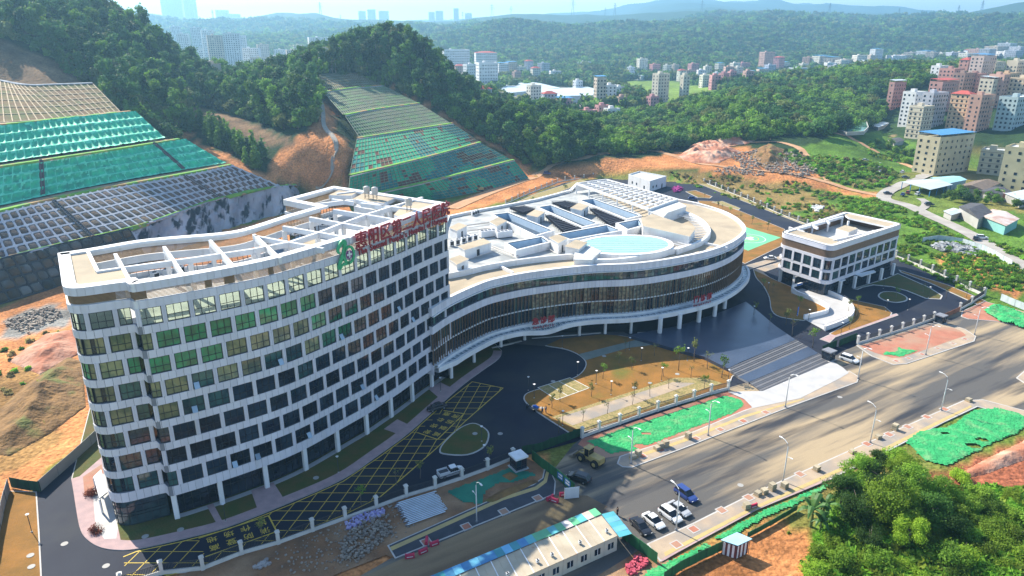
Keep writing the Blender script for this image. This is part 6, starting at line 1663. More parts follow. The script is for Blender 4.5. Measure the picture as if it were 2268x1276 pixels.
shed('small lean-to with a tin roof left of the gabled house', [(198.34, 319.32), (205.69, 324.81), (204.72, 317.53), (197.53, 312.27)], 2.8, M_GRYC, M_TIN, 0.5)
shed('brick hut with a red roof near the right edge', [(243.13, 361.77), (252.12, 366.36), (251.35, 357.28), (241.89, 351.82)], 3.2, wallmat((0.42, 0.2, 0.14)), M_RUST, 0.8)
shed('pale flat shed cut by the right frame edge', [(248, 352.52), (263.15, 361.47), (263.54, 348.19), (245.77, 337.8)], 4.0, M_GRYC, M_TIN, 0.3)
shed('white site cabins by the wood left of the pond', [(198.47, 535.53), (210.8, 552.77), (220.41, 533.15), (206.51, 512.61)], 3.4, WALLS[(0.74, 0.74, 0.72)], M_TIN, 0.3)
shed('upper white cabin stacked behind the site cabins', [(210.58, 551.19), (218.68, 561.81), (224.07, 548.59), (215.44, 535.96)], 6.0, WALLS[(0.74, 0.74, 0.72)], M_TIN, 0.3)
shed('small white cabin right of the site cabins', [(234.93, 567.26), (241.38, 575.34), (243.11, 567.26), (236.04, 556.8)], 3.4, WALLS[(0.74, 0.74, 0.72)], M_TIN, 0.3)
shed('low grey farm hut beside the pond', [(291.88, 593.78), (315.91, 624.16), (314.46, 605.59), (291.87, 576.88)], 3, M_GRYC, M_TIN, 0.4)
shed('dark roofed hut right of the pond', [(277.5, 531.29), (289.03, 540.81), (286.78, 526.64), (273.33, 513.16)], 3, M_GRYC, M_DKR, 0.6)
# far buildings of the valley town: u, v base, width px, floors, colour index
FARC = [(0.72, 0.68, 0.58), (0.74, 0.74, 0.74), (0.55, 0.36, 0.30), (0.62, 0.52, 0.42), (0.50, 0.52, 0.58), (0.60, 0.30, 0.30)]
far_pts = [(-123.08, 1358.26, 17.1), (-62.68, 1302.52, 13.62), (-43.04, 974.87, 11.37), (-67.26, 1110.4, 8.75), (-35.19, 1176.07, 11.51), (-21.49, 1214.88, 12.89), (-6.82, 1242.92, 13.67), (12.13, 1243.7, 13.56), (27.11, 1308.65, 11.76), (51.74, 1285.84, 11.41), (140.73, 1486.33, 20.01), (228.47, 1335.54, 14.23), (253.8, 1340.5, 14.17), (266.45, 1281.66, 11.53), (288.23, 1321.16, 11.05), (297.48, 1263.35, 10.34), (299.72, 1194.23, 10.48), (326.36, 1255.86, 10.67), (374.85, 1349.48, 11.3), (344.08, 1196.81, 11.93), (399.53, 1343.45, 9.92), (446.3, 1450.27, 13.03), (504.33, 1492.09, 12.94), (513.08, 1433.89, 11.44), (614.75, 1544.01, 17.93), (628.5, 1526.7, 16.82), (646.61, 1504.15, 17.76), (664.15, 1486.18, 18.31), (693.61, 1501.71, 19.47), (760.59, 1585.87, 21.04), (799.3, 1648.1, 25.22), (1018.24, 1900.41, 23.92), (1025.63, 1852.27, 27.11), (980.74, 1705.31, 29.35), (959.37, 1632.81, 28.71), (946.93, 1554.63, 28.46), (978.97, 1569.2, 30.49), (962.83, 1512.44, 28.03), (1072.48, 1657.23, 34.43), (1128.07, 1701.63, 37.77), (1083.11, 1598.36, 34.47), (144.88, 731.17, 13.65), (167.73, 723.1, 15.68), (-28.91, 592.43, 24.83), (-13.84, 658.72, 18.07), (19.14, 756.99, 13.65), (30.71, 699.7, 13.49), (44.55, 678.76, 12.15), (81, 703.72, 11.02), (93.79, 744.45, 11.59), (79, 912.82, 12.9), (118.31, 832.76, 13.75), (58.27, 599.87, 9.97), (76.23, 642.66, 10.19), (81.9, 624.04, 9.13), (133.36, 705.02, 13.01), (104.95, 719.39, 11.71), (259.22, 908.17, 18.61), (239.7, 886.48, 17.46), (263.4, 1021.46, 11.22), (286.04, 905.95, 21.45), (444.21, 1334.49, 8.95), (529.71, 1389.1, 9.24), (374.67, 859.04, 35.48), (833.99, 1636.52, 21.83), (-88.83, 1173.18, 11.89), (-69, 1005.84, 12.25), (4.24, 1155.59, 9.42), (32.94, 1172.79, 11.71), (62.16, 1184.15, 12.53), (203.6, 1279.55, 11.74), (271.72, 1199.38, 10.18), (321.77, 1333.89, 12.08), (324.88, 1179.21, 10.04), (292.21, 993.26, 17.17), (362.28, 1196.6, 11.76), (378.72, 1179.09, 11.39), (462.79, 1341.74, 10.01), (530.01, 1450.07, 13.04), (577.7, 1482.51, 13.5), (609.53, 1439.99, 13.55), (638.37, 1446.41, 14.83), (694.08, 1473.09, 18.82), (869.32, 1657.27, 22.94), (923.76, 1638.77, 25.57), (1009.45, 1693.63, 31.49), (1039.78, 1693.67, 33.43), (995.37, 1513.78, 29.57), (1000.94, 1487.4, 28.7)]
far_w = [75, 60, 55, 40, 30, 28, 30, 26, 22, 30, 34, 26, 26, 20, 20, 26, 22, 20, 22, 24, 24, 30, 34, 26, 30, 40, 40, 36, 30, 22, 26, 34, 40, 36, 30, 36, 40, 34, 46, 40, 40, 40, 22, 50, 45, 36, 40, 44, 30, 34, 24, 26, 44, 36, 40, 30, 24, 26, 26, 26, 24, 26, 40, 40, 40] + [30, 26, 22, 24, 30, 20, 22, 26, 18, 20, 24, 20, 26, 24, 20, 26, 30, 24, 40, 30, 34, 30, 40, 36]
far_f = [9, 9, 8, 7, 6, 7, 7, 5, 8, 7, 3, 8, 5, 6, 6, 4, 5, 6, 6, 6, 7, 5, 11, 9, 6, 7, 6, 5, 7, 6, 8, 5, 5, 4, 5, 5, 7, 8, 7, 8, 7, 9, 8, 4, 3, 5, 4, 3, 9, 6, 4, 3, 3, 3, 3, 3, 3, 5, 5, 5, 5, 4, 4, 3, 5] + [7, 5, 5, 6, 4, 5, 5, 6, 4, 5, 6, 4, 6, 5, 4, 5, 6, 4, 5, 6, 4, 5, 6, 7]
rf = random.Random(12)
for i, (p, w, f) in enumerate(zip(far_pts, far_w, far_f)):
    d = math.hypot(p[0], p[1]); wm_ = w * d / 1575.0
    c = FARC[rf.choice((0, 0, 1, 1, 2, 3, 4, 5)) if i > 3 else 1]
    if i in (22,): c = FARC[2]
    if i in (23,): c = FARC[5]
    if i in (41, 42): c = (0.66, 0.60, 0.48)
    fh = 3.2 if i > 3 else 4.2
    block('distant %s building in the valley town' % ('white' if c == FARC[1] else 'cream' if c in (FARC[0], FARC[3]) else 'pink' if c in (FARC[2], FARC[5]) else 'grey' if c == FARC[4] else 'pale'), p, R(rf.uniform(5, 40)), wm_ * 0.5, wm_ * 0.75, f, c, fh,
          'hip' if rf.random() < 0.12 else ('blue' if rf.random() < 0.12 else 'flat'), False, 'distant buildings of the valley town', name='town_building')
fs = [([(-36.71, 1015.96, 11.61), (17.69, 1111.75, 8.8), (62.26, 958.3, 13.63), (-2.14, 871.42, 12.24)], M_TIN, 'wide pale factory roof among the distant buildings'), ([(24.68, 872.85, 12.15), (94.92, 931.65, 11.58), (106.81, 802.86, 12.62), (46.18, 780.04, 11.68)], M_TIN, 'long blue-white market roof beside the distant parking yard'), ([(194.78, 1299.81, 13.77), (252.55, 1356.51, 15.91), (276.49, 1311.28, 11.55), (214.81, 1230.52, 9.89)], M_TIN, 'low white factory roof behind the green field')]
for q, m, lb in fs: shed(lb, [v[:2] for v in q], 7, M_TIN, m, 1.0)
# tall housing slabs in the haze on the left, and the skyline
hz_pts = [(-491.18, 1213.38, 15.27), (-469.02, 1223.09, 14.78), (-463.49, 1281.71, 16.97), (-419.78, 1291.29, 16.34), (-384.31, 1277.87, 17.14), (-370.08, 1373.3, 24.5), (-128.27, 523.12, 57.6), (-422.9, 1207.78, 13.36), (-610.24, 1369.81, 24.55), (-560.39, 1290.52, 20.18), (-147.74, 510.93, 50.71), (-164.81, 524.56, 46.79), (-370.33, 1092.46, 9.83), (-211.79, 506.03, 46.42), (-843.85, 1867.51, 37.47), (-707, 1661.32, 32.5), (-612.71, 1489.77, 28.61), (-560.82, 1507.95, 28.06), (-505.29, 1490.81, 24.17), (-458.49, 1441.63, 21.76), (-400, 1375.89, 24.49), (-129.88, 503.67, 55.42), (-124.7, 528.7, 58.94), (-416.24, 1127.41, 10.96)]
hz_w = [34, 36, 40, 30, 36, 60, 46, 40, 26, 34, 30, 34, 44, 40, 22, 24, 26, 30, 26, 30, 24, 40, 26, 30]; hz_h = [78, 84, 50, 36, 46, 58, 42, 40, 62, 44, 40, 42, 44, 40, 50, 56, 60, 52, 40, 36, 44, 40, 36, 40]
for i, (p, w, h) in enumerate(zip(hz_pts, hz_w, hz_h)):
    d = math.hypot(p[0], p[1])
    block('pale housing slab standing in the haze beyond the saddle', p, R(rf.uniform(0, 30)), w * d / 1575 * 0.4, w * d / 1575 * 0.85, max(3, int(h * d / 1575 / 3.2)), FARC[rf.choice((0, 1, 1, 3))], 3.2, 'flat', False, 'housing slabs in the haze', name='housing_slab')
sky_pts = [(-2297.28, 5000, 161.64), (-2228.84, 5000, 161.64), (-2148.49, 5000, 161.64), (-2023.99, 5200, 164.99), (-1962.09, 5200, 164.99), (-1590.09, 5200, 170.79), (-1129.39, 5600, 177.93), (-1062.76, 5600, 177.93), (-979.47, 5600, 177.93), (-613, 5600, 177.93), (-563.03, 5600, 177.93), (-398.91, 5200, 176.58), (-346.48, 5600, 177.93), (452.91, 5600, 184.17)]
sky_w = [26, 22, 24, 26, 30, 14, 16, 18, 22, 14, 18, 12, 16, 20]; sky_h = [62, 54, 52, 26, 18, 14, 22, 26, 22, 20, 22, 26, 18, 14]
for p, w, h in zip(sky_pts, sky_w, sky_h):
    s = p[1] / 1575.0
    block('faint pale tower of the skyline far in the haze', (p[0], p[1], 40), 0.1, w * s * 0.6, w * s * 0.9, int((h * s + p[2] - 40) / 3.6), FARC[1], 3.6, 'flat', False, 'faint skyline towers', name='skyline_tower', dens=0.35)
# pylons on the far ridges
def pylon(label, p, h):
    t = thing('pylon', label, 'pylon', p, 0, 'pylons on the far ridges')
    mb = MB(); w = h * 0.09
    for sx in (-1, 1):
        for sy in (-1, 1): mb.bar((sx * w, sy * w, 0), (sx * w * 0.12, sy * w * 0.12, h), h * 0.012)
    mb.build('mast', M_FRAME, t)
    ar = MB()
    for f, l in ((0.68, .22), (0.8, .17), (0.92, .13)): ar.bar((-h * l, 0, h * f), (h * l, 0, h * f), h * 0.012)
    ar.build('crossarms', M_FRAME, t)
for p, h in zip([(-1533.02, 3900, 151.94), (-979.87, 3900, 190.9), (-879.69, 3900, 143.24), (-252.6, 3900, 160.62), (-101.93, 3900, 164.96), (-4.63, 3900, 173.62), (310.78, 3900, 151.94), (477.2, 3900, 164.96), (525.84, 3900, 164.96), (969.84, 3900, 173.62), (1622.97, 3900, 186.58), (1980.57, 3900, 177.94), (2097.92, 3900, 169.29), (2400.72, 3900, 182.27), (2282.26, 3900, 173.62)], (50, 70, 40, 50, 70, 55, 75, 40, 60, 60, 60, 45, 40, 60, 50)):
    pylon('faint pylon on a far ridge', (p[0], p[1], hz(p[0], p[1]) - 1), h)
# pond
pd = [(234.64, 529.17), (252.91, 562.45), (262.75, 575.32), (274.8, 562.45), (260.3, 529.17), (245.12, 503.49), (230.7, 497.44)]
pz = max(hz(x, y) for x, y in pd) + 0.1
tag(MB().poly(pd, pz).build('pond', mat('pond water', (0.10, 0.24, 0.17), 0.08, (0.08, 0.2, 0.15), 0.05, spec=0.6)), kind='structure')
tag(MB().wall(clean(pd), 0.6, pz - 2, pz + 0.4, closed=True).build('pond_bank', M_GRYC), kind='structure')
# lanes on the right
def lane_strip(name, pts, w, z, m):
    p = spline(pts, 6); a = offset(p, w / 2, False); b = offset(p, -w / 2, False); mb = MB()
    za = height(np.array([q[0] for q in p]), np.array([q[1] for q in p]))
    zz = np.maximum(za, -0.1) + z
    for i in range(len(p) - 1): mb.quad((*a[i], zz[i]), (*b[i], zz[i]), (*b[i + 1], zz[i + 1]), (*a[i + 1], zz[i + 1]))
    return structure(name, mb, m)
lane_strip('lane', [(266.9, 443.72), (237.97, 413.62), (211.28, 387.14), (196.24, 369.28), (190.16, 356.06), (194.17, 342.7), (193.34, 321.2), (193.06, 302.86), (191.5, 284.22), (187, 261.4), (184.35, 236.55)], 7, 0.22, M_OLDC)
lane_strip('lane', [(222.99, 507.6), (238.04, 491.52), (250.04, 460.36), (251.63, 438.95), (252.64, 428.18)], 4.5, 0.2, M_DIRTR)
lane_strip('dirt_track', [(68.94, 460.36), (90.34, 465.58), (116.23, 428.18), (148.08, 409.44), (168.9, 396.04), (184.63, 375.06), (193.46, 363.66)], 5, 0.2, M_DIRTR)
lane_strip('dirt_track', [(112.89, 487.65), (139.57, 472.73), (173.28, 483.84), (184.81, 465.58), (180.27, 417.89), (176.69, 393.46)], 5, 0.24, M_DIRTR)
lane_strip('dirt_track', [(-29.16, 335.88), (-8.32, 381.01), (17.83, 423.71), (46.36, 438.95), (72.63, 465.58), (98.2, 491.52), (132.65, 518.17)], 7, 0.22, M_DIRTR)
lane_strip('lane', [(191.92, 330.23), (200.98, 339.74), (206.92, 349.77), (208.77, 358.2)], 4, 0.25, M_OLDC)
# ---------------------------------------------------------------- vegetation
def leaf_mat(name, c, c2, rnd=0.55):
    return mat(name, c, 0.7, c2, 0.12, spec=0.25, rnd=rnd, lo=0.3, hi=0.7, transl=0.5 if 'near' in name or 'blade' in name else 0.38)
M_LEAF = [leaf_mat('leaf dark', (0.07, 0.16, 0.03), (0.045, 0.115, 0.032)), leaf_mat('leaf mid', (0.15, 0.28, 0.03), (0.10, 0.20, 0.03)), leaf_mat('leaf light', (0.20, 0.34, 0.035), (0.13, 0.25, 0.03)), leaf_mat('leaf olive', (0.19, 0.22, 0.055), (0.13, 0.165, 0.05))]
M_FG = [leaf_mat('near leaf dark', (0.10, 0.21, 0.03), (0.065, 0.15, 0.03)), leaf_mat('near leaf mid', (0.19, 0.33, 0.03), (0.13, 0.25, 0.03)), leaf_mat('near leaf light', (0.27, 0.40, 0.03), (0.19, 0.32, 0.03)), leaf_mat('near leaf lime', (0.24, 0.37, 0.035), (0.16, 0.28, 0.03))]
M_BARK = mat('bark', (0.12, 0.095, 0.07), 0.9, (0.2, 0.17, 0.14), 0.8)
M_PBARK = mat('pale bark', (0.38, 0.35, 0.30), 0.9, (0.28, 0.25, 0.21), 0.8)
def crown_mesh(name, seed, blobs, nleaf, size, m, squash=0.7):
    """leaf-sized faces scattered through a set of clumps: (x, y, z, rx, rz, weight)"""
    g = np.random.default_rng(seed)
    w = np.array([b[5] for b in blobs], float); w /= w.sum()
    which = g.choice(len(blobs), nleaf, p=w)
    B = np.array([b[:5] for b in blobs])[which]
    d = g.normal(size=(nleaf, 3)); d /= np.linalg.norm(d, axis=1, keepdims=True)
    r = g.uniform(0.45, 1.05, nleaf) ** 0.6
    c = B[:, :3] + d * r[:, None] * np.stack([B[:, 3], B[:, 3], B[:, 4]], -1)
    c = c + g.normal(size=(nleaf, 3)) * B[:, 3:4] * 0.22
    nrm = d + g.normal(size=(nleaf, 3)) * 0.55 + np.array([0, 0, 0.35]); nrm /= np.linalg.norm(nrm, axis=1, keepdims=True)
    a = np.cross(nrm, g.normal(size=(nleaf, 3))); a /= np.linalg.norm(a, axis=1, keepdims=True); b = np.cross(nrm, a)
    s = size * g.uniform(0.6, 1.35, nleaf)[:, None]
    v = np.stack([c - a * s - b * s * squash * .3, c + b * s * squash * -.9, c + a * s, c + b * s * squash], 1).reshape(-1, 3)
    f = np.arange(nleaf * 4).reshape(-1, 4)
    me = bpy.data.meshes.new(name)
    me.from_pydata(v.tolist(), [], f.tolist())
    me.materials.append(m)
    return me
def blobset(seed, n, R_, zc, zr, br):
    g = random.Random(seed); out = []
    for i in range(n):
        a = g.uniform(0, 2 * math.pi); q = math.sqrt(g.random()) * R_; z = zc + g.uniform(-1, 1) * zr
        k = math.sqrt(max(0.05, 1 - ((z - zc) / (zr * 1.15)) ** 2))
        b = br * g.uniform(0.7, 1.25)
        out.append((q * k * math.cos(a), q * k * math.sin(a), z, b, b * 0.75, b * b))
    return out
def trunk_mesh(name, h, r, seed, m, limbs=4, spread=1.6):
    g = random.Random(seed); mb = MB()
    pts = [(0, 0, -0.8)]; x = y = 0
    for i in range(1, 5):
        x += g.uniform(-.15, .15); y += g.uniform(-.15, .15); pts.append((x, y, h * i / 4))
    mb.tube(pts, [r * 1.25, r, r * 0.8, r * 0.6, r * 0.3], n=6)
    for i in range(limbs):
        z = h * g.uniform(0.45, 0.9); a = g.uniform(0, 6.28); l = spread * g.uniform(0.6, 1.2)
        mb.tube([(x * z / h, y * z / h, z), (x + l * .5 * math.cos(a), y + l * .5 * math.sin(a), z + l * .5), (x + l * math.cos(a), y + l * math.sin(a), z + l * 0.9)], [r * .45, r * .3, r * .1], n=5)
    return mb.mesh(name, m, True)
TREE = {}
def tree_kind(k):
    if k in TREE: return TREE[k]
    typ, var = k
    s = hash((typ == 'tall', var)) % 97 + var * 11
    if typ == 'tall':      # eucalyptus-like: bare stem, crown in tiers
        c = crown_mesh('crown', s, blobset(s, 11, 2.4, 11.2, 4.3, 1.5), 620, 0.50, M_LEAF[(0, 1, 0, 3)[var % 4]]); t = trunk_mesh('trunk', 13, 0.2, s, M_PBARK, 5, 2.0)
    elif typ == 'round':
        c = crown_mesh('crown', s, blobset(s, 13, 3.2, 4.6, 2.5, 1.7), 700, 0.55, M_LEAF[var % 4]); t = trunk_mesh('trunk', 4.6, 0.28, s, M_BARK, 5, 2.0)
    elif typ == 'cone':
        bl = [(0.3 * math.sin(i * 2.1), 0.3 * math.cos(i * 1.7), 1.6 + i * 0.9, 1.75 - i * 0.19, 1.0, (1.8 - i * .2) ** 2) for i in range(8)]
        c = crown_mesh('crown', s, bl, 520, 0.46, M_LEAF[(1, 2, 1, 0)[var % 4]]); t = trunk_mesh('trunk', 6, 0.16, s, M_BARK, 3, 1.0)
    elif typ == 'big':     # fine-leaved foreground tree
        c = crown_mesh('crown', s, blobset(s, 26, 3.4, 4.6, 2.7, 1.35), 8200, 0.18, M_FG[(0, 1, 0, 2)[var % 4]]); t = trunk_mesh('trunk', 5.5, 0.26, s, M_BARK, 8, 2.8)
    elif typ == 'bush':
        c = crown_mesh('crown', s, blobset(s, 12, 1.9, 1.25, 0.95, 0.95), 3000, 0.145, M_FG[(2, 3, 2, 1)[var % 4]]); t = trunk_mesh('trunk', 1.4, 0.1, s, M_BARK, 6, 1.3)
    elif typ == 'sapling':
        c = crown_mesh('crown', s, blobset(s, 7, 0.75, 3.3, 0.75, 0.5), 150, 0.15, M_LEAF[(2, 3, 3, 1)[var % 4]]); t = trunk_mesh('trunk', 3.6, 0.07, s, M_BARK, 6, 0.9)
    elif typ == 'bare':
        c = crown_mesh('crown', s, blobset(s, 6, 0.6, 3.0, 0.8, 0.4), 36, 0.13, M_LEAF[3]); t = trunk_mesh('trunk', 3.4, 0.06, s, M_BARK, 8, 1.0)
    TREE[k] = (c, t)
    return TREE[k]
def tree(kind, x, y, z, sc, label, group, cat='tree', name='tree', rz=None):
    c, t = tree_kind(kind)
    o = thing(name, label, cat, (x, y, z), random.uniform(0, 6.28) if rz is None else rz, group)
    o.scale = (sc, sc, sc * random.uniform(0.9, 1.12))
    put('crown', c, o); put('trunk', t, o)
    return o
def scatter(poly, step, seed, jit=0.9, avoid=()):
    """loose grid of spots in a plan polygon"""
    g = np.random.default_rng(seed)
    xs = [p[0] for p in poly]; ys = [p[1] for p in poly]
    X, Y = np.meshgrid(np.arange(min(xs), max(xs), step), np.arange(min(ys), max(ys), step))
    X = X + g.uniform(-.5, .5, X.shape) * step * jit; Y = Y + g.uniform(-.5, .5, Y.shape) * step * jit
    m = inside(X, Y, poly)
    for a in avoid: m &= ~inside(X, Y, a)
    X, Y = X[m], Y[m]
    return X, Y, height(X, Y)
CUTPOLY = [[(a[0], a[1]) for a in lo] + [(a[0], a[1]) for a in hi][::-1] for lo, hi in CUT_LEFT + CUT_RIGHT]
# individually standing hill trees: crests, wood edges, the clump in the gully
def line_trees(pts, step, kinds, sc, label, group, spread=2.5, seed=1):
    g = random.Random(seed); pa = Path(pts); n = int(pa.len / step)
    for i in range(n + 1):
        p = pa.at(pa.len * i / max(1, n)); x, y = p.x + g.uniform(-spread, spread), p.y + g.uniform(-spread, spread)
        tree(g.choice(kinds), x, y, hz(x, y) - 0.2, sc * g.uniform(0.75, 1.25), label, group)
TALL = [('tall', i) for i in range(4)]; RND = [('round', i) for i in range(4)]; CON = [('cone', i) for i in range(4)]
line_trees([q[:2] for q in [(-293.23, 480, 95.87), (-265.92, 480, 90.57), (-250.9, 480, 76.32), (-232.12, 480, 71.69), (-217.37, 470, 59.66), (-210.26, 465, 48.97)]], 4.2, TALL, 1.15, 'tall thin tree on the crest of the left wooded hill', 'crest trees of the left hill', 4, 3)
line_trees([q[:2] for q in [(-118.05, 500, 58.49), (-102.46, 508, 65.51), (-87.38, 510, 66.92), (-71.86, 508, 64.05), (-56.29, 503, 55.45), (-44.9, 490, 40.15), (-37.18, 485, 33.28)]], 3.6, TALL, 1.2, 'tall thin tree on the crest of the middle knoll', 'crest trees of the middle knoll', 4, 4)
line_trees([q[:2] for q in [(-240.53, 395.36, 64.5), (-212.55, 380.97, 50.89), (-193.23, 359.33, 43.88), (-187.25, 361.55, 40.01), (-174.29, 355.54, 33.39), (-163.41, 351.81, 28.34)]], 4.0, CON + RND, 1.0, 'bushy tree at the edge of the wood beside the left cut slope', 'wood edge beside the left cut', 3, 5)
line_trees([q[:2] for q in [(-165.54, 376.47, 31.97), (-155.95, 375.24, 29.87), (-142.64, 363.3, 25.7), (-132.52, 356.09, 22.3), (-123.73, 351.98, 18.58)]], 2.6, CON, 1.35, 'light green conical tree in the clump at the gully mouth', 'clump at the gully mouth', 4.5, 6)
line_trees([q[:2] for q in [(-169.21, 382.9, 33.43), (-153.09, 373.59, 28.9), (-136.09, 356.98, 23.21), (-123.76, 348.41, 17.54)]], 3.0, CON, 1.2, 'light green conical tree in the clump at the gully mouth', 'clump at the gully mouth', 4, 16)
line_trees([q[:2] for q in [(-151.04, 424.35, 35.05), (-134.02, 403.65, 34.03), (-115.48, 382.4, 32.29), (-105.98, 383.33, 34.57), (-113.94, 420.73, 41.75), (-123.41, 454.24, 49.74)]], 3.6, CON + RND, 1.1, 'bushy tree on the spur left of the drain path', 'trees on the spur by the drain path', 4, 7)
line_trees([q[:2] for q in [(-102.43, 504.46, 56.58), (-83.41, 498.34, 49.74), (-57.12, 478.22, 39.8), (-35.74, 463.87, 28.27), (-15.42, 455.87, 17.96), (4.43, 438.04, 8.57)]], 3.6, RND + CON, 1.15, 'bushy tree along the upper edge of the right cut slope', 'wood edge along the right cut', 3, 8)
for q, s in zip([(-505.81, 1241.19, 16.79), (-452.64, 1240.01, 15.22), (-144.62, 467.52, 44.7)], (1.5, 1.3, 1.0)): tree(('tall', 1), q[0], q[1], q[2] - 1, s, 'lone spindly tree standing above the saddle against the haze', 'lone trees on the saddle')
# the woods as masses
def leaf_cloud(name, sets, label_kind='stuff'):
    """a wood that reads as one mass: instanced low trees on a cloud of points"""
    me = bpy.data.meshes.new(name)
    P_ = np.concatenate([np.stack([x, y, z, s, k], -1) for x, y, z, s, k in sets])
    me.from_pydata(P_[:, :3].tolist(), [], [])
    a = me.attributes.new('size', 'FLOAT', 'POINT'); a.data.foreach_set('value', P_[:, 3])
    a = me.attributes.new('sort', 'INT', 'POINT'); a.data.foreach_set('value', P_[:, 4].astype(np.int32))
    o = put(name, me); tag(o, kind='stuff')
    return o
PROT = bpy.data.collections.new('wood_sources')
def proto(name, me):
    o = bpy.data.objects.new(name, me); PROT.objects.link(o); return o
for i in range(3):
    c, t = tree_kind(('tall', i)); proto('a%d_tree' % i, c)
for i in range(4): proto('b%d_tree' % i, tree_kind(('round', i))[0])
for i in range(4): proto('c%d_far_tree' % i, crown_mesh('far_crown', 40 + i, blobset(40 + i, 7, 2.6, 3.4, 1.9, 1.9), 130, 1.05, M_LEAF[(0, 1, 3, 0)[i]]))
for i in range(3): proto('d%d_grass' % i, crown_mesh('grass_tuft', 60 + i, blobset(60 + i, 5, 0.9, 0.45, 0.3, 0.5), 70, 0.34, leaf_mat('grass blade %d' % i, ((0.17, 0.36, 0.03), (0.27, 0.36, 0.04), (0.36, 0.31, 0.12))[i], ((0.12, 0.26, 0.03), (0.2, 0.28, 0.04), (0.27, 0.22, 0.09))[i]), 2.2))
def instancer(o):
    ng = bpy.data.node_groups.new('scatter_plants', 'GeometryNodeTree')
    ng.interface.new_socket('Geometry', in_out='INPUT', socket_type='NodeSocketGeometry'); ng.interface.new_socket('Geometry', in_out='OUTPUT', socket_type='NodeSocketGeometry')
    N = ng.nodes.new; L = ng.links.new
    gi, go = N('NodeGroupInput'), N('NodeGroupOutput')
    ci = N('GeometryNodeCollectionInfo'); ci.inputs[0].default_value = PROT; ci.inputs[1].default_value = True; ci.inputs[2].default_value = True
    ip = N('GeometryNodeInstanceOnPoints'); ip.inputs['Pick Instance'].default_value = True
    na = N('GeometryNodeInputNamedAttribute'); na.data_type = 'FLOAT'; na.inputs[0].default_value = 'size'
    nb = N('GeometryNodeInputNamedAttribute'); nb.data_type = 'INT'; nb.inputs[0].default_value = 'sort'
    rv = N('FunctionNodeRandomValue'); rv.data_type = 'FLOAT_VECTOR'; rv.inputs[0].default_value = (0, 0, 0); rv.inputs[1].default_value = (0.12, 0.12, 6.28)
    L(gi.outputs[0], ip.inputs['Points']); L(ci.outputs[0], ip.inputs['Instance']); L(nb.outputs[0], ip.inputs['Instance Index']); L(rv.outputs[0], ip.inputs['Rotation']); L(na.outputs[0], ip.inputs['Scale']); L(ip.outputs[0], go.inputs[0])
    md = o.modifiers.new('plants', 'NODES'); md.node_group = ng
gR = np.random.default_rng(21)
def mk(poly, step, seed, kinds, s0, s1, avoid=(), dz=-0.3, thin=None):
    x, y, z = scatter(poly, step, seed, 0.95, avoid)
    if thin is not None:
        m = _noise2(x, y, thin[0], seed) > thin[1]; x, y, z = x[m], y[m], z[m]
    k = gR.choice(kinds, len(x))
    if kinds == B_:      # stands of one kind: dark, fresh green or olive patches
        q = _noise2(x, y, 34, 91) * .65 + _noise2(x, y, 11, 92) * .35
        k = np.where(q > .54, gR.choice([4, 5, 5], len(x)), np.where(q > .44, gR.choice([4, 6, 3], len(x)), gR.choice([3, 3, 4], len(x))))
    return x, y, z + dz, gR.uniform(s0, s1, len(x)), k
A_, B_, C_, D_ = [0, 1, 2], [3, 4, 5, 6], [7, 8, 9, 10], [11, 12, 13]
wl1 = [q[:2] for q in [(-329.8, 396.89, 83.1), (-271.03, 398.96, 77.37), (-259.26, 401.11, 72.27), (-240.53, 395.36, 64.5), (-216.5, 384.62, 52.92), (-194.68, 361.16, 44.79), (-187.25, 361.55, 40.01), (-177.99, 361.53, 34.89), (-165.19, 358.45, 28.58), (-178.28, 399.86, 37.63), (-179.98, 438.46, 37.62), (-144.19, 403.85, 33.46), (-124.04, 386.76, 31.85), (-103.94, 374.8, 32.2), (-119.4, 448.69, 47.39), (-123.68, 490.7, 54.64), (-102.6, 506.11, 58.26)]] + [(-80, 640), (-200, 640), (-420, 620), (-520, 480)]
scar = [(-186.24, 416.45), (-179.98, 438.46), (-142.27, 397.81), (-111.45, 366.97), (-118.68, 358.46), (-139.08, 373.15), (-167.42, 393.34)]
basin = [(-121.66, 352.45), (-114.22, 368.64), (-103.94, 374.8), (-125.74, 474.65), (-116.16, 463.23), (-83.37, 364.41), (-79.94, 346.85), (-99.69, 349.37), (-116.25, 340.19)]
o = leaf_cloud('hill_wood', [mk(wl1, 4.0, 1, A_ + B_, 0.55, 1.3, CUTPOLY + [basin, scar]), mk(wl1, 5.0, 2, B_, 0.5, 0.9, CUTPOLY + [basin, scar]), mk([(-236, 225), (-225, 120), (-300, 30), (-460, 120), (-520, 480), (-330, 420), (-270, 300)], 6.5, 22, A_ + B_, 0.7, 1.2, CUTPOLY)]); instancer(o)
wl2 = [q[:2] for q in [(-105.74, 505.62, 56.4), (-83.31, 497.43, 48.65), (-56.91, 476.02, 38.43), (-35.49, 460.07, 27.32), (-16.67, 450.38, 17.33), (1.65, 434.54, 8.54), (12.52, 428.43, 3.59), (34.13, 427.17, 6.61)]] + [(60, 470), (50, 560), (-10, 640), (-100, 620), (-130, 540)]
o = leaf_cloud('knoll_wood', [mk(wl2, 3.8, 3, A_ + B_, 0.55, 1.3, CUTPOLY), mk(wl2, 5.0, 4, B_, 0.5, 0.9, CUTPOLY)]); instancer(o)
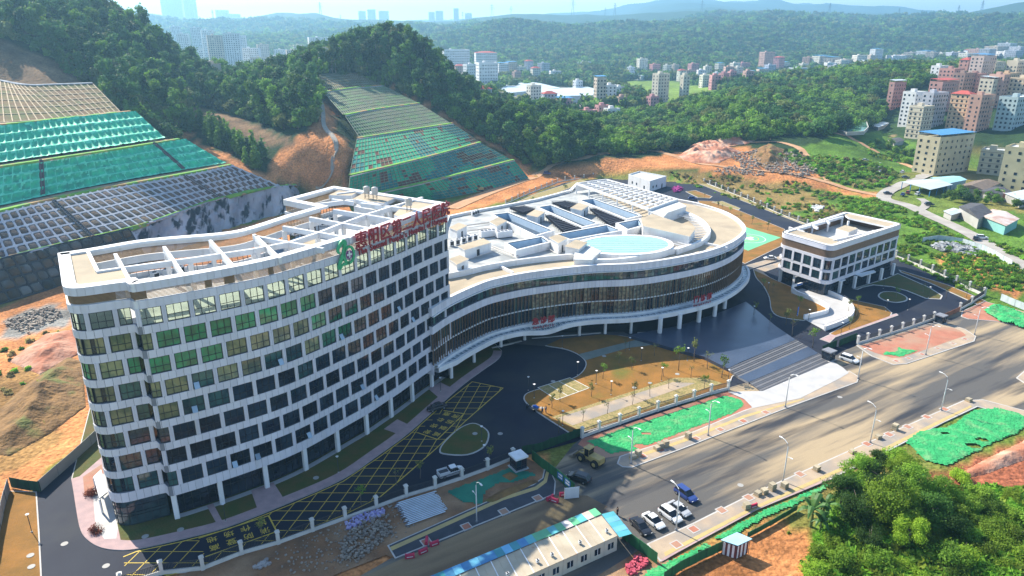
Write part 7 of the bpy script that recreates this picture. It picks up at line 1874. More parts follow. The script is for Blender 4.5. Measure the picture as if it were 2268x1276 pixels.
wl3 = [q[:2] for q in [(12.88, 443.07, 8.52), (42.98, 435.39, 7.82), (76.77, 457.27, 7.76), (97.9, 462.14, 8.43), (129.77, 484.85, 10.16), (152.75, 480.79, 11.63), (173.79, 489.75, 12.54), (188.89, 497.98, 13.92), (213.71, 490.07, 13.41), (260.09, 543.61, 11.38), (302.21, 602.16, 9.7), (314.7, 612.51, 10.47)]] + [(340, 690), (470, 720), (640, 720), (720, 830), (420, 900), (250, 760), (120, 660), (40, 640), (0, 560), (40, 500)]
townish = [q[:2] for q in [(-12.42, 588.33, 15.93), (18.32, 642.12, 13), (63.43, 614.26, 10.23), (90.6, 645.56, 9.86), (95.84, 717.75, 11.84), (29.63, 727.09, 13.15), (-16.79, 616.65, 19.33)]]
o = leaf_cloud('valley_wood', [mk(wl3, 5.2, 5, B_, 0.6, 1.5, (townish,)), mk(wl3, 7.5, 6, B_, 0.45, 0.8, (townish,))]); instancer(o)
# far forests
wf = [(-900, 900), (-200, 640), (60, 640), (250, 820), (700, 780), (1000, 800), (1900, 1900), (1500, 2500), (-1700, 2500), (-1500, 1300)]
field = [(171.03, 1239.83), (273.63, 1224.82), (278.1, 996.3), (211.69, 738.32), (155.82, 752.05), (148.38, 908.3)]; yard = [(-43.86, 850.69), (44.83, 1110.59), (123.55, 978.22), (102.77, 771.58), (63.4, 701.98), (6.79, 686.9)]
o = leaf_cloud('far_forest', [mk(wf, 13.0, 7, C_, 1.2, 2.3, (field, yard)), mk([(-2200, 2300), (2300, 2300), (2600, 3300), (-2600, 3300)], 30.0, 8, C_, 2.2, 4.2)]); instancer(o)
# rough grass and scrub on the right and in the foreground
gz = [[(95.32, 408.1), (142.58, 393.91), (187.69, 356.61), (192.66, 319.94), (196.47, 261.8), (202.74, 220.33), (177.33, 189.25), (165.35, 215.96), (158.22, 220.33), (146.34, 220.33), (142.92, 251.3), (134.89, 274.43), (130.59, 304.91)]]
g2 = [(164.72, 444.88), (184.61, 452.76), (203.78, 443.78), (230.29, 438.94), (230.73, 423.02), (204.4, 385.87), (186.2, 378.65), (174.7, 399.07)]
g3 = [(244.09, 493.88), (278.68, 537.91), (278.54, 510.66), (284.5, 486.25), (263.11, 449.57), (248.27, 463.18), (230.78, 461.76)]
lanep = [(196.28, 374.3), (198.29, 346.23), (195.7, 307.33), (190.07, 266.1), (187.8, 236.91), (180.89, 227.17), (182.78, 258.81), (186.91, 295.59), (187.92, 330.74), (185, 353.43)]
dryz = [(91.18, 413.82), (161.19, 390.01), (167.95, 364.22), (155.21, 319.94), (139.87, 303.32), (122.54, 321.7), (111.52, 372.14)]
sets = [mk(gz[0], 2.1, 9, [11, 11, 12], 0.5, 1.2, (lanep, dryz), -0.15, (14, 0.36)), mk(dryz, 2.3, 19, [13, 13, 12], 0.4, 1.0, (), -0.15, (9, 0.45)), mk(dryz, 5, 29, [11, 12], 0.6, 1.3, (), -0.1, (12, 0.6)), mk(g2, 2.4, 10, D_ + [11, 11], 0.7, 1.5, (), 0, (14, 0.3)),
        mk(gz[0], 14.0, 11, [4, 5, 5], 0.15, 0.35, (lanep,), 0, (20, 0.55)), mk(g3, 2.6, 30, [11, 12], .6, 1.3, (), -.1, (10, .3)), mk(g3, 9, 31, [4, 5], .3, .7, (), 0, (14, .35)), mk([(172.93, 456.35), (197.28, 448.61), (195.8, 441.42), (171.98, 449.45)], 5, 32, [3, 4], .3, .6, (), 0), mk(g2, 8, 12, [4, 5, 6], 0.2, 0.5, (), 0, (16, 0.4)),
        mk([(219.99, 358.8), (237.14, 370.08), (258.84, 353.66), (242.02, 328.89), (233.52, 338.32), (218.89, 343.22)], 7, 13, [3, 4], 0.4, 0.8, (), 0),
        mk([(-138.53, 176.46), (-130.53, 196.26), (-96.6, 141.55), (-91.78, 128.22), (-95.32, 115.34), (-105.59, 115.34)], 4.5, 14, D_, 0.4, 0.9, (), 0, (10, 0.6))]
o = leaf_cloud('scrub', sets); instancer(o)
fgp = [(47.73, 86.95), (48.69, 94.53), (56.59, 104.43), (65.92, 105.71), (82.25, 110.36), (93.65, 110.36), (101.64, 104.43), (75.13, 69.99), (41.83, 69.99)]
o = leaf_cloud('foreground_grass', [mk(fgp, 0.9, 15, [11, 11, 12], 0.55, 1.2, (), -0.05), mk([(38.13, 86.95), (42.7, 98.42), (50.24, 98.42), (49.78, 86.95)], 2.2, 16, D_, 0.3, 0.7, (), -0.05, (5, 0.5))]); instancer(o)
# foreground trees and bushes, one by one
BIG = [('big', i) for i in range(4)]; BU = [('bush', i) for i in range(4)]
fgt = [(57.85, 105.54, 0), (63.48, 110.88, 0), (66.37, 107.49, 0), (71.66, 112.28, 0), (68.44, 115.16, 0), (70.59, 105.54, 0), (58.12, 100.01, 0), (63.84, 100.01, 0), (69.63, 99.43, 0), (75.77, 105.54, 0), (57.74, 94.39, 0), (63.95, 94.39, 0), (72.85, 97.14, 0)]
fgs = [0.75, 0.8, 0.95, 0.75, 0.6, 0.95, 0.75, 1.0, 0.8, 0.7, 0.55, 0.7, 0.6]
for i, (q, s) in enumerate(zip(fgt, fgs)): tree(BIG[i % 4], q[0], q[1], -0.2, s, 'dark leafy tree in the clump at the lower right corner', 'foreground clump of trees')
g = random.Random(8)
for i, q in enumerate([(51.9, 94.39, 0), (50.7, 90.73, 0), (54.47, 91.24, 0), (57.29, 89.73, 0), (60.7, 89.53, 0), (66.28, 93.32, 0), (71.14, 91.75, 0), (75.16, 96.02, 0), (80.3, 98.27, 0), (84.87, 101.81, 0), (82.56, 96.02, 0), (82.55, 103.03, 0), (88.98, 106.84, 0), (82.54, 106.84, 0), (76.9, 90.73, 0), (68.07, 87.77, 0), (62.03, 86.82, 0), (56.09, 85.88, 0), (49, 91.75, 0), (74.68, 118.18, 0), (83.38, 112.99, 0), (78.72, 100.61, 0), (75.69, 93.32, 0), (67.7, 90.73, 0), (51.72, 88.25, 0), (75.58, 101.81, 0), (80.09, 90.73, 0), (87.12, 99.43, 0), (78.89, 94.93, 0), (79.41, 103.65, 0), (46.37, 88.74, 0)]):
    tree(BU[i % 4], q[0], q[1], -0.1, g.uniform(0.7, 1.25), 'bright green bush in the rough ground at the lower right', 'foreground bushes', 'bush', 'bush')
# banana plants
def banana(x, y, sc, label):
    t = thing('banana_plant', label, 'banana plant', (x, y, 0), random.uniform(0, 6), 'banana plants'); t.scale = (sc,) * 3
    MB().tube([(0, 0, -.2), (0.05, 0, 1.2), (0.1, 0.05, 2.4)], [0.22, 0.18, 0.1], n=8).build('trunk', mat('banana stem', (0.16, 0.2, 0.06), 0.7), t)
    for i in range(9):
        a = i * 2.4; l = 2.3 + 0.5 * math.sin(i * 5); up = 1.3 + 0.5 * math.cos(i * 3); mb = MB(); rows = []
        for k in range(8):
            f = k / 7; r_ = l * f; z = 2.2 + up * math.sin(f * 2.2) - 0.9 * f * f; w = 0.34 * math.sin(math.pi * min(0.97, f * 0.85 + 0.12)) + 0.02
            c = Vector((r_ * math.cos(a), r_ * math.sin(a), z)); s_ = Vector((-math.sin(a), math.cos(a), 0)) * w
            rows.append((c - s_ + Vector((0, 0, -w * .35)), c, c + s_ + Vector((0, 0, -w * .35))))
        for p, q in zip(rows, rows[1:]): mb.quad(p[0], p[1], q[1], q[0]); mb.quad(p[1], p[2], q[2], q[1])
        mb.build('leaf', mat('banana leaf', (0.08, 0.19, 0.03), 0.5, (0.05, 0.13, 0.025), 0.5, transl=0.25, spec=0.4), t)
for q, s, l in zip([(50.48, 100.01), (53.28, 101.81), (51.3, 98.27)], (1.5, 1.2, 1.0), ('tallest banana plant at the left of the foreground clump', 'middle banana plant against the dark trees', 'low banana plant nearest the bare red ground')): banana(q[0], q[1], s, l)
# ---------------------------------------------------------------- fences, gates, hoardings
M_POST = mat('fence post', (0.66, 0.64, 0.60), 0.8, (0.55, 0.53, 0.5), 0.5)
M_RAIL = mat('railing', (0.05, 0.055, 0.065), 0.6)
M_HOARD = mat('green hoarding', (0.03, 0.16, 0.06), 0.6, (0.02, 0.10, 0.045), 0.4, stretch=(3, 3, 0.2))
def fence(label, pts, base=0.7, h=2.1, pw=0.55, rail=True, wall=M_POST):
    t = thing('fence', label, 'fence')
    for p in pts:
        o = MB().box(-pw / 2, pw / 2, -pw / 2, pw / 2, -.1, h + .25).build('post', M_POST, t, loc=(p[0], p[1], 0), rz=RD)
        MB().box(-pw * .68, pw * .68, -pw * .68, pw * .68, h + .252, h + .4).box(-pw * .35, pw * .35, -pw * .35, pw * .35, h + .402, h + .6).build('cap', M_POST, o)
    for a, b in zip(pts, pts[1:]):
        a, b = Vector(a[:2]), Vector(b[:2])
        MB().obox(a, b, 0.32, -.1, base).build('base_wall', wall, t)
        if rail:
            mb = MB(); mb.obox(a, b, 0.07, base + .1, base + .18); mb.obox(a, b, 0.07, h - .2, h - .12)
            n = max(2, int((b - a).length / 0.22))
            for i in range(1, n):
                c = a.lerp(b, i / n); mb.box(c.x - .028, c.x + .028, c.y - .028, c.y + .028, base + .02, h)
            mb.build('railing_panel', M_RAIL, t)
    return t
fence('front fence with pale posts along the hatched fire lane', [(-58.67, 85.88), (-53.86, 88.55), (-47.94, 89.53), (-43.16, 93), (-38.08, 95.47), (-33.31, 98.62), (-28.55, 101.68), (-23.77, 104.78), (-18.99, 108.02), (-14.06, 110.6), (-9.37, 113.42), (-4.66, 116.5), (0.18, 120.04)])
fence('front fence between the lawn and the green net', [(14.44, 128.02), (18.17, 130.51), (22.94, 133.46), (27.47, 136.32), (32.12, 139.09), (36.69, 141.74), (41.35, 144.27), (46, 147.09), (50.55, 149.1)])
fence('fence with pale piers above the brick-red traffic island', [(92.9, 175.29), (96.3, 177.09), (100.67, 179.55), (105.16, 182.06), (109.63, 184.64), (114.08, 187.28), (118.51, 189.98), (123.05, 192.76)])
fence('fence climbing to the right corner of the campus', [(135.23, 200.39), (141.92, 205.78), (150.95, 213.51)])
def even(pts, step):
    p = Path(pts); n = max(1, round(p.len / step)); return [tuple(p.at(p.len * i / n)) for i in range(n + 1)]
fence('long fence with dark panels along the right boundary road', even([(95.75, 437.38), (109.03, 399.97), (119.17, 358.2), (125.89, 319.45), (130.8, 300.5), (133.94, 284.92)], 6.5), 0.4, 2.0, 0.6)
fence('boundary fence behind the small block', even([(144.03, 255.48), (146.42, 245.42), (148.15, 234.05), (149.21, 222.68), (150.67, 213.51)], 6), 0.8, 2.3)
fence('dark fence on the dirt track behind the clinic', even([(-3.13, 345.7), (8.55, 369.28), (27.38, 403.98), (52.61, 420.78), (72.81, 429.68)], 7), 0.3, 1.9, 0.45)
def panel_wall(name, label, pts, h, m, cat, post=None, sag=0.0, seg=2.0, z0=0.05):
    t = thing(name, label, cat); p = Path(pts); n = max(1, round(p.len / seg))
    for i in range(n):
        a, b = p.at(p.len * i / n), p.at(p.len * (i + 1) / n)
        d = 0.04 * (i % 2)
        nr = Vector(((b - a).y, -(b - a).x)).normalized() * d
        hh_ = h - sag * random.random()
        MB().obox(a + nr, b + nr, 0.07, z0, hh_, z1b=h - sag * random.random()).build('panel', m, t)
        MB().bar((*a, z0), (*a, h + .05), 0.06).build('post', post or M_RAIL, t)
    return t
M_GNET = mat('gate net', (0.015, 0.075, 0.035), 0.9, (0.01, 0.045, 0.025), 0.8, stretch=(2, 2, 0.4))
panel_wall('works_gate', 'sagging dark green netted works gate across the drive', [(1.97, 121.96), (5.5, 122.94), (9.26, 125.6), (14.22, 128.72)], 2.2, M_GNET, 'gate', sag=0.5)
panel_wall('hoarding', 'green hoarding with blue posters beside the works gate', [(3.89, 120.04), (6.13, 116.65), (8.91, 112.84), (11.28, 108.96)], 2.2, M_HOARD, 'hoarding')
wb = (10.68, 107.63, 0); t = thing('hoarding_end', 'white end panel of the green works hoarding', 'panel', (wb[0], wb[1], 0), R(10)); MB().box(-1.3, 1.3, -.06, .06, 0.05, 2.3).build('panel', M_WHITEC, t); MB().box(-1.36, -1.3, -.08, .08, 0, 2.4).box(1.3, 1.36, -.08, .08, 0, 2.4).build('frame', M_POST, t)
for q, lb in zip([(8.9, 112.7), (10.1, 110.74)], ('left blue poster on the green hoarding by the gate', 'right blue poster on the green hoarding by the gate')):
    t = thing('poster', lb, 'poster', (q[0] + .12, q[1] - .1, .6), math.atan2(*(Vector((11.28, 108.96, 0)[:2]) - Vector((6.13, 116.65, 0)[:2])).yx)); MB().box(-.85, .85, -.12, -.09, 0, 1.3).build('sheet', mat('poster blue', (0.03, 0.15, 0.42), 0.5), t); MB().box(-.6, .6, -.13, -.1201, .25, .6).box(-.6, .6, -.13, -.1201, .85, 1.1).build('white_print', M_WHT, t)
panel_wall('hoarding', 'green hoarding running from the site office to the pavement', [(18.18, 96.91), (20.42, 93.85), (22.73, 90.73)], 2.2, M_HOARD, 'hoarding')
panel_wall('hoarding', 'dark green hoarding left of the blue-roofed hut', [(23, 86.82), (25.52, 88.94), (30.07, 91.75), (34.07, 94.06)], 1.9, M_HOARD, 'hoarding')
panel_wall('hoarding', 'low green net screen leading to the banana plants', [(38.82, 96.91), (43.61, 100.01), (49.8, 104.27)], 1.1, M_HOARD, 'screen')
panel_wall('side_gate', 'dark green side gate beside the plaza booth', [(81.04, 169.79), (86.56, 173.81)], 2.0, M_GNET, 'gate')
panel_wall('side_gate', 'rusty and green side gate at the traffic island', [(87.16, 173.81), (94.05, 178.62)], 2.0, M_GNET, 'gate')
panel_wall('side_gate', 'reddish bar gate at the right campus corner', [(126.69, 193.81), (134.79, 199.64)], 1.6, mat('rust bars', (0.3, 0.13, 0.08), 0.8), 'gate')
panel_wall('hoarding', 'green net hoarding at the left end of the service road', [(-91.82, 110.88), (-88.47, 110.05), (-85.49, 109.5)], 2.2, M_GNET, 'hoarding')
panel_wall('retaining_wall', 'long grey retaining wall with railing above the service road', [(-85.66, 109.5), (-85.57, 113.42), (-85.15, 118.48), (-84.99, 125.44), (-85.24, 135.36)], 2.4, M_GRYC, 'wall', seg=5)
panel_wall('retaining_wall', 'pale boundary wall along the left lawn edge', [(-91.6, 110.05), (-88.7, 104.27), (-85.42, 98.27), (-80.67, 89.73), (-76.53, 82.27)], 2.4, M_GRYC, 'wall', seg=4)
panel_wall('hoarding', 'blue-grey tin hoarding round the scrap yard by the lane', [(164.65, 275.33), (173.82, 279.37), (179.82, 274.01), (182.47, 263.84), (180.03, 244.34)], 2.2, M_TIN, 'hoarding', seg=3)
panel_wall('hoarding', 'blue tin hoarding above the netted mound', [(153.33, 209.38), (154.15, 204.21), (156.02, 195.96)], 2.2, M_TIN, 'hoarding', seg=3)
# ---------------------------------------------------------------- lamps
def lamp_master():
    t = thing('street_lamp', 'x', 'street lamp', group='street lamps along the main road')
    MB().tube([(0, 0, 0), (0, 0, 4), (0, 0, 7.3), (0.25, 0, 8.0), (0.9, 0, 8.45), (1.5, 0, 8.55)], [.13, .11, .085, .075, .06, .05], n=8).build('pole', mat('lamp pole', (0.68, 0.69, 0.70), 0.4, spec=0.5), t, True)
    MB().box(1.4, 2.1, -.13, .13, 8.48, 8.6).build('lamp_head', M_WHITEC, t)
    MB().tube([(0, 0, 5.2), (-.5, 0, 5.5), (-.9, 0, 5.5)], [.05, .045, .04], n=6).build('footway_arm', M_WHITEC, t); MB().box(-1.3, -.85, -.09, .09, 5.44, 5.54).build('footway_head', M_WHITEC, t)
    MB().cyl(0, 0, 0, .3, .22, n=8).build('base', M_JOINT, t)
    return remember(t)
lm0 = lamp_master(); LA = RD - math.pi / 2; LB = RD + math.pi / 2
for i, (q, a, lb) in enumerate(zip([(-6, 100.84), (22.97, 118.33), (40.6, 128.72), (60.94, 140.71), (83.57, 154.69), (107.45, 168.39), (128.31, 181.74), (27.44, 98.73), (50.33, 112.56), (72.87, 125.95), (94.89, 139.29)], [LA] * 7 + [LB] * 4,
    ('white street lamp on the dark pavement by the pipe pile', 'white street lamp on the pavement corner beside the loader', 'white street lamp before the middle of the green net', 'white street lamp before the pale forecourt', 'white street lamp by the white car at the side gate', 'white street lamp before the green scraps on the traffic island', 'white street lamp at the far tip of the traffic island',
     'white street lamp rising from the row of parked cars', 'white street lamp on the near pavement left of the tree clump', 'white street lamp on the near pavement above the tree clump', 'white street lamp on the near pavement by the road corner'))):
    o = lm0 if i == 0 else copy_tree(lm0)
    o.location = (q[0], q[1], 0.16); o.rotation_euler = (0, 0, a); o['label'] = lb
def small_lamp():
    t = thing('garden_lamp', 'slim dark garden lamp with a pale head on the campus lawns', 'garden lamp', group='garden lamps')
    MB().cyl(0, 0, 0, 3.3, .06, n=6).build('post', M_RAIL, t); MB().cyl(0, 0, 3.3, 3.55, .08, 0, 10, .3).build('lamp_head', M_WHITEC, t); MB().cyl(0, 0, 0, .12, .16, n=8).build('base', M_KERB, t)
    return remember(t)
gl0 = small_lamp()
for i, q in enumerate([(-80.07, 98.27), (-32.88, 115.46), (5.06, 144.91), (22.81, 146.43), (-6.18, 126.46), (-5.37, 119.42), (15.99, 156.64), (13.3, 172.65), (3.8, 148.65), (-16.62, 148.2), (32.94, 164.84), (44.69, 164.84), (51.47, 152.32), (30.98, 171.49), (86.11, 191.71), (71, 194.53), (91.22, 181.74), (131.91, 211.43), (112.62, 199.64), (121.82, 219.99), (119.54, 200.39), (-48.82, 101.08), (19.98, 151.85), (35.88, 153.5), (82.4, 215.63), (10.75, 132.71)]):
    o = gl0 if i == 0 else copy_tree(gl0)
    o.location = (q[0], q[1], 0.15)
    if i in (0, 4, 1): o['label'] = ('garden lamp on the dry lawn strip at the far left', 'garden lamp by the tower footpath', '', '', 'garden lamp standing on the teardrop island')[i]
# ---------------------------------------------------------------- vehicles
M_TYRE = mat('tyre', (0.02, 0.02, 0.022), 0.8); M_RIM = mat('rim', (0.45, 0.46, 0.48), 0.35, metal=0.6); M_CGL = glass_mat('car glass', (0.012, 0.016, 0.022), 0.03)
def paint(c): return mat('paint %d %d %d' % tuple(int(v * 100) for v in c), c, 0.3, tuple(v * 0.97 for v in c), 0.5, spec=0.6)
def section_body(sec, m, name, parent, smooth=False):
    """skin over cross-sections (x, half width bottom, half width top, z bottom, z top)"""
    mb = MB(); rows = [[(x, -wb, z0), (x, -wb * 1.02, (z0 * .4 + z1 * .6)), (x, -wt, z1), (x, wt, z1), (x, wb * 1.02, (z0 * .4 + z1 * .6)), (x, wb, z0)] for x, wb, wt, z0, z1 in sec]
    for a, b in zip(rows, rows[1:]):
        for k in range(6): mb.quad(a[k], b[k], b[(k + 1) % 6], a[(k + 1) % 6])
    mb.face(rows[0]); mb.face(rows[-1][::-1])
    return mb.build(name, m, parent, smooth)
def car(label, c, a, col, kind='suv', L_=4.6, group='cars'):
    t = thing('car' if kind != 'pickup' else 'pickup_truck', label, 'car' if kind != 'pickup' else 'pickup', (c[0], c[1], c[2] if len(c) > 2 else 0.06), a, group)
    k = L_ / 4.6; hw = .9; top = 1.68 if kind in ('suv', 'pickup') else 1.45; bel = .98 if kind != 'sedan' else .88; m = paint(col)
    section_body([(-2.3 * k, hw * .82, hw * .78, .45, bel * .88), (-2.15 * k, hw * .97, hw * .9, .3, bel), (-1.2 * k, hw, hw * .94, .25, bel + .02), (1.0 * k, hw, hw * .93, .25, bel), (1.9 * k, hw * .97, hw * .86, .3, bel * .86), (2.25 * k, hw * .8, hw * .72, .42, bel * .68)], m, 'body', t)
    if kind == 'pickup': x0, x1, x2, x3 = -.35 * k, -.2 * k, .85 * k, 1.35 * k
    elif kind == 'suv': x0, x1, x2, x3 = -2.1 * k, -1.75 * k, .35 * k, 1.15 * k
    else: x0, x1, x2, x3 = -1.75 * k, -.95 * k, .25 * k, 1.15 * k
    section_body([(x0, hw * .88, hw * .86, bel - .02, bel + .02), (x1, hw * .9, hw * .72, bel - .02, top - .06), (x2, hw * .9, hw * .72, bel - .02, top - .04), (x3, hw * .86, hw * .82, bel - .04, bel + .01)], M_CGL, 'windows', t)
    r = MB(); r.box(x1 - .02, x2 + .05, -hw * .7, hw * .7, top - .055, top);
    for x, in ((x1 + .25,), ((x1 + x2) / 2,), (x2 - .15,)):
        for s in (-1, 1): r.bar((x, s * hw * .9, bel), (x, s * hw * .73, top - .03), .045)
    r.build('roof', m, t)
    if kind == 'pickup':
        b = MB().box(-2.15 * k, -.45 * k, -.72, .72, bel + .005, bel + .02).build('load_bed', M_RAIL, t)
        for s in (-1, 1): MB().box(-2.2 * k, -.4 * k, s * .82 - .06, s * .82 + .06, bel, bel + .32).build('bed_side', m, t)
        MB().box(-2.28 * k, -2.2 * k, -.82, .82, bel, bel + .3).build('tailgate', m, t)
    wm = MB().bar((0, -.1, 0), (0, .1, 0), .34, n=12)
    for x in (-1.4 * k, 1.4 * k):
        for s in (-1, 1):
            w = put('wheel', CARW[0], t, (x, s * .84, .34)); put('rim', CARW[1], w)
    for s in (-1, 1):
        MB().box(2.1 * k, 2.24 * k, s * .6 - .14, s * .6 + .14, bel * .6, bel * .72).build('headlight', M_WHT, t); MB().box(-2.3 * k, -2.18 * k, s * .68 - .1, s * .68 + .1, bel * .72, bel * .9).build('tail_light', M_RED, t)
        MB().box(x3 - .35, x3 - .2, s * 1.0 - .1, s * 1.0 + .1, bel, bel + .14).build('mirror', m, t)
    return t
CARW = (MB().bar((0, -.11, 0), (0, .11, 0), .34, n=14).mesh('wheel', M_TYRE), MB().bar((0, -.125, 0), (0, .125, 0), .2, n=10).mesh('rim', M_RIM))
def car2(label, f, b, col, kind='suv', L_=4.6, group='cars'):
    """car with its nose at f and tail at b"""
    f, b = Vector(f[:2]), Vector(b[:2]); c = (f + b) / 2
    return car(label, (c.x, c.y, 0.06), math.atan2(f.y - b.y, f.x - b.x), col, kind, L_, group)
CW = (0.75, 0.75, 0.75); CK = (0.02, 0.022, 0.03); CS = (0.42, 0.43, 0.45); CB = (0.03, 0.06, 0.22)
for lb, q, c, k, l in (('white pickup truck inside the front fence', [(-9.05, 116.35), (-14.04, 113.71)], CW, 'pickup', 5.2), ('black car parked on the fire lane by the tower', [(-18.33, 138.89), (-15.13, 140.92)], CK, 'sedan', 4.6), ('black off-road car entering at the works gate', [(10.53, 114.29), (14.29, 111.99)], CK, 'suv', 4.7),
    ('black car at the left end of the parked row', [(22.54, 97.14), (20.66, 101.2)], CK, 'sedan', 4.7), ('white car beside the black one in the parked row', [(25.07, 98.96), (23.01, 102.29)], CW, 'sedan', 4.5), ('white off-road car right of the lamp in the parked row', [(28.23, 100.61), (26.18, 103.77)], CW, 'suv', 4.6), ('silver car at the right of the parked row', [(30.16, 102.29), (28.02, 105.41)], CS, 'sedan', 4.5),
    ('dark blue off-road car at the end of the parked row', [(32.22, 106.32), (30.22, 109.64)], CB, 'suv', 4.8), ('white off-road car by the plaza side gate', [(87.15, 163.25), (84.67, 166.19)], CW, 'suv', 4.7), ('white car on the drive behind the small block', [(93.59, 252.61), (97.95, 252.61)], CW, 'sedan', 4.6)): car2(lb, q[0], q[1], c, k, l, 'cars on the campus and street')
for (q, c, lb) in zip([(219.79, 443.72), (226.78, 438.95), (221.81, 428.18), (219.56, 420.78), (234.18, 425.19), (228.59, 410.83), (249.4, 440.53), (253.22, 431.2), (197.09, 368.14), (203.17, 364.77), (208.11, 369.28), (211.52, 365.89), (204.26, 341.71), (188.52, 279.37), (191.95, 280.74), (20.87, 419.33), (91.61, 355)], (CS, CW, CW, CS, CW, CK, CS, CB, CK, CB, (0.3, 0.05, 0.05), CW, CK, CK, CW, CB, CB),
    ('silver car alone by the dirt track', 'upper white car of the three by the track fork', 'lower white car of the three by the track fork', 'grey car of the three by the track fork', 'white car at the edge of the far lane', 'black car on the far lane', 'grey car on the lane by the shrubs', 'dark blue car at the foot of the beige block', 'black car driving on the curved lane', 'blue car before the blue-posted shed', 'red car before the blue-posted shed', 'white car before the blue-posted shed', 'black car at the lane turning', 'black car on the lower lane by the hoarding', 'white car on the lower lane by the hoarding', 'blue vehicle on the dirt track behind the clinic', 'blue car behind the clinic roof frame')):
    car(lb, (q[0], q[1], max(hz(q[0], q[1]), 0) + .3), R(random.uniform(-20, 60)), c, random.choice(('suv', 'sedan')), 4.5, 'cars along the far lanes')
# wheel loader
a_, b_ = Vector((12.26, 121.96, 0)[:2]), Vector((17.61, 116.65, 0)[:2]); c_ = (a_ + b_) / 2
ld = thing('wheel_loader', 'yellow wheel loader with its bucket lowered at the works gate', 'wheel loader', (c_.x, c_.y, .06), math.atan2(a_.y - b_.y, a_.x - b_.x))
M_LOY = mat('loader yellow', (0.50, 0.36, 0.12), 0.6, (0.36, 0.27, 0.12), 1.2)
MB().box(-3.2, -.6, -.85, .85, .9, 2.0).box(-3.3, -3.201, -.7, .7, .95, 1.9).build('engine_hood', M_LOY, ld); MB().box(-.5, 1.4, -.6, .6, .8, 1.5).build('front_frame', M_LOY, ld)
cb = MB().box(-.55, .65, -.75, .75, 1.5, 3.1).build('cab', M_CGL, ld); MB().box(-.65, .75, -.85, .85, 3.1, 3.25).build('roof', M_LOY, cb)
for x, y in ((-.5, -.72), (-.5, .72), (.6, -.72), (.6, .72)): MB().bar((x, y, 1.5), (x, y, 3.1), .06).build('pillar', M_LOY, cb)
bw_ = (MB().bar((0, -.3, 0), (0, .3, 0), .82, n=16).mesh('wheel', M_TYRE), MB().bar((0, -.32, 0), (0, .32, 0), .42, n=12).mesh('hub', M_LOY))
for x in (-2.2, 1.1):
    for s in (-1, 1): w = put('wheel', bw_[0], ld, (x, s * 1.05, .82)); put('hub', bw_[1], w)
for s in (-.5, .5): MB().bar((.5, s, 1.7), (2.1, s, 1.5), .13).bar((2.1, s, 1.5), (3.0, s, .55), .13).build('lift_arm', M_LOY, ld)
bk_ = MB(); prof = [(2.9, .9), (2.8, .3), (3.2, .08), (4.0, .1)]
for (x, z), (x2, z2) in zip(prof, prof[1:]): bk_.quad((x, -1.4, z), (x, 1.4, z), (x2, 1.4, z2), (x2, -1.4, z2)); bk_.quad((x + .06, -1.4, z + .05), (x2 + .05, -1.4, z2 + .06), (x2 + .05, 1.4, z2 + .06), (x + .06, 1.4, z + .05))
for s in (-1.4, 1.4): bk_.face([(x, s, z) for x, z in prof])
bk_.build('bucket', mat('worn steel', (0.2, 0.18, 0.15), 0.6, (0.28, 0.22, 0.15), 2), ld)
# small excavator by the right cut slope
ex = (-17.16, 376.24, 0); t = thing('excavator', 'small excavator working at the foot of the right cut slope', 'excavator', (ex[0], ex[1], .2), R(200))
for s in (-1, 1): MB().box(-1.6, 1.6, s * 1.0 - .28, s * 1.0 + .28, 0, .75).build('track', M_TYRE, t)
MB().box(-1.8, 1.1, -1.1, 1.1, .8, 2.0).build('body', M_LOY, t); MB().box(.1, 1.2, -1.1, -.1, 2.0, 3.0).build('cab', M_CGL, t); MB().bar((1, .3, 1.8), (3.6, .3, 4.4), .22).build('boom', M_LOY, t); MB().bar((3.6, .3, 4.4), (5.2, .3, 1.6), .17).build('stick', M_LOY, t); MB().box(4.7, 5.6, -.3, .9, .8, 1.6).build('bucket', M_RAIL, t)
# cargo tricycle
q = (4.41, 139.69, 0); t = thing('cargo_tricycle', 'cargo tricycle with a blue cloth parked at the lawn edge', 'tricycle', (q[0], q[1], .06), R(150))
MB().box(-1.6, .2, -.6, .6, .6, .7).box(-1.6, .2, -.62, -.56, .7, 1.0).box(-1.6, .2, .56, .62, .7, 1.0).build('tray', M_JOINT, t); MB().bar((.2, 0, .6), (1.2, 0, 1.0), .07).bar((1.2, 0, .3), (1.0, 0, 1.2), .05).bar((1.0, -.35, 1.2), (1.0, .35, 1.2), .03).build('frame', M_RAIL, t); MB().box(.2, .8, -.2, .2, .75, .9).build('saddle', M_TYRE, t)
MB().tube([(-1.3, -.2, .75), (-.9, .1, 1.15), (-.3, 0, .9)], [.3, .42, .2], n=8).build('blue_cloth', mat('blue cloth', (0.03, 0.13, 0.5), 0.8), t)
for x, y in ((-1.0, -.7), (-1.0, .7), (1.25, 0)): MB().bar((x, y - .05, .3), (x, y + .05, .3), .3, n=12).build('wheel', M_TYRE, t)
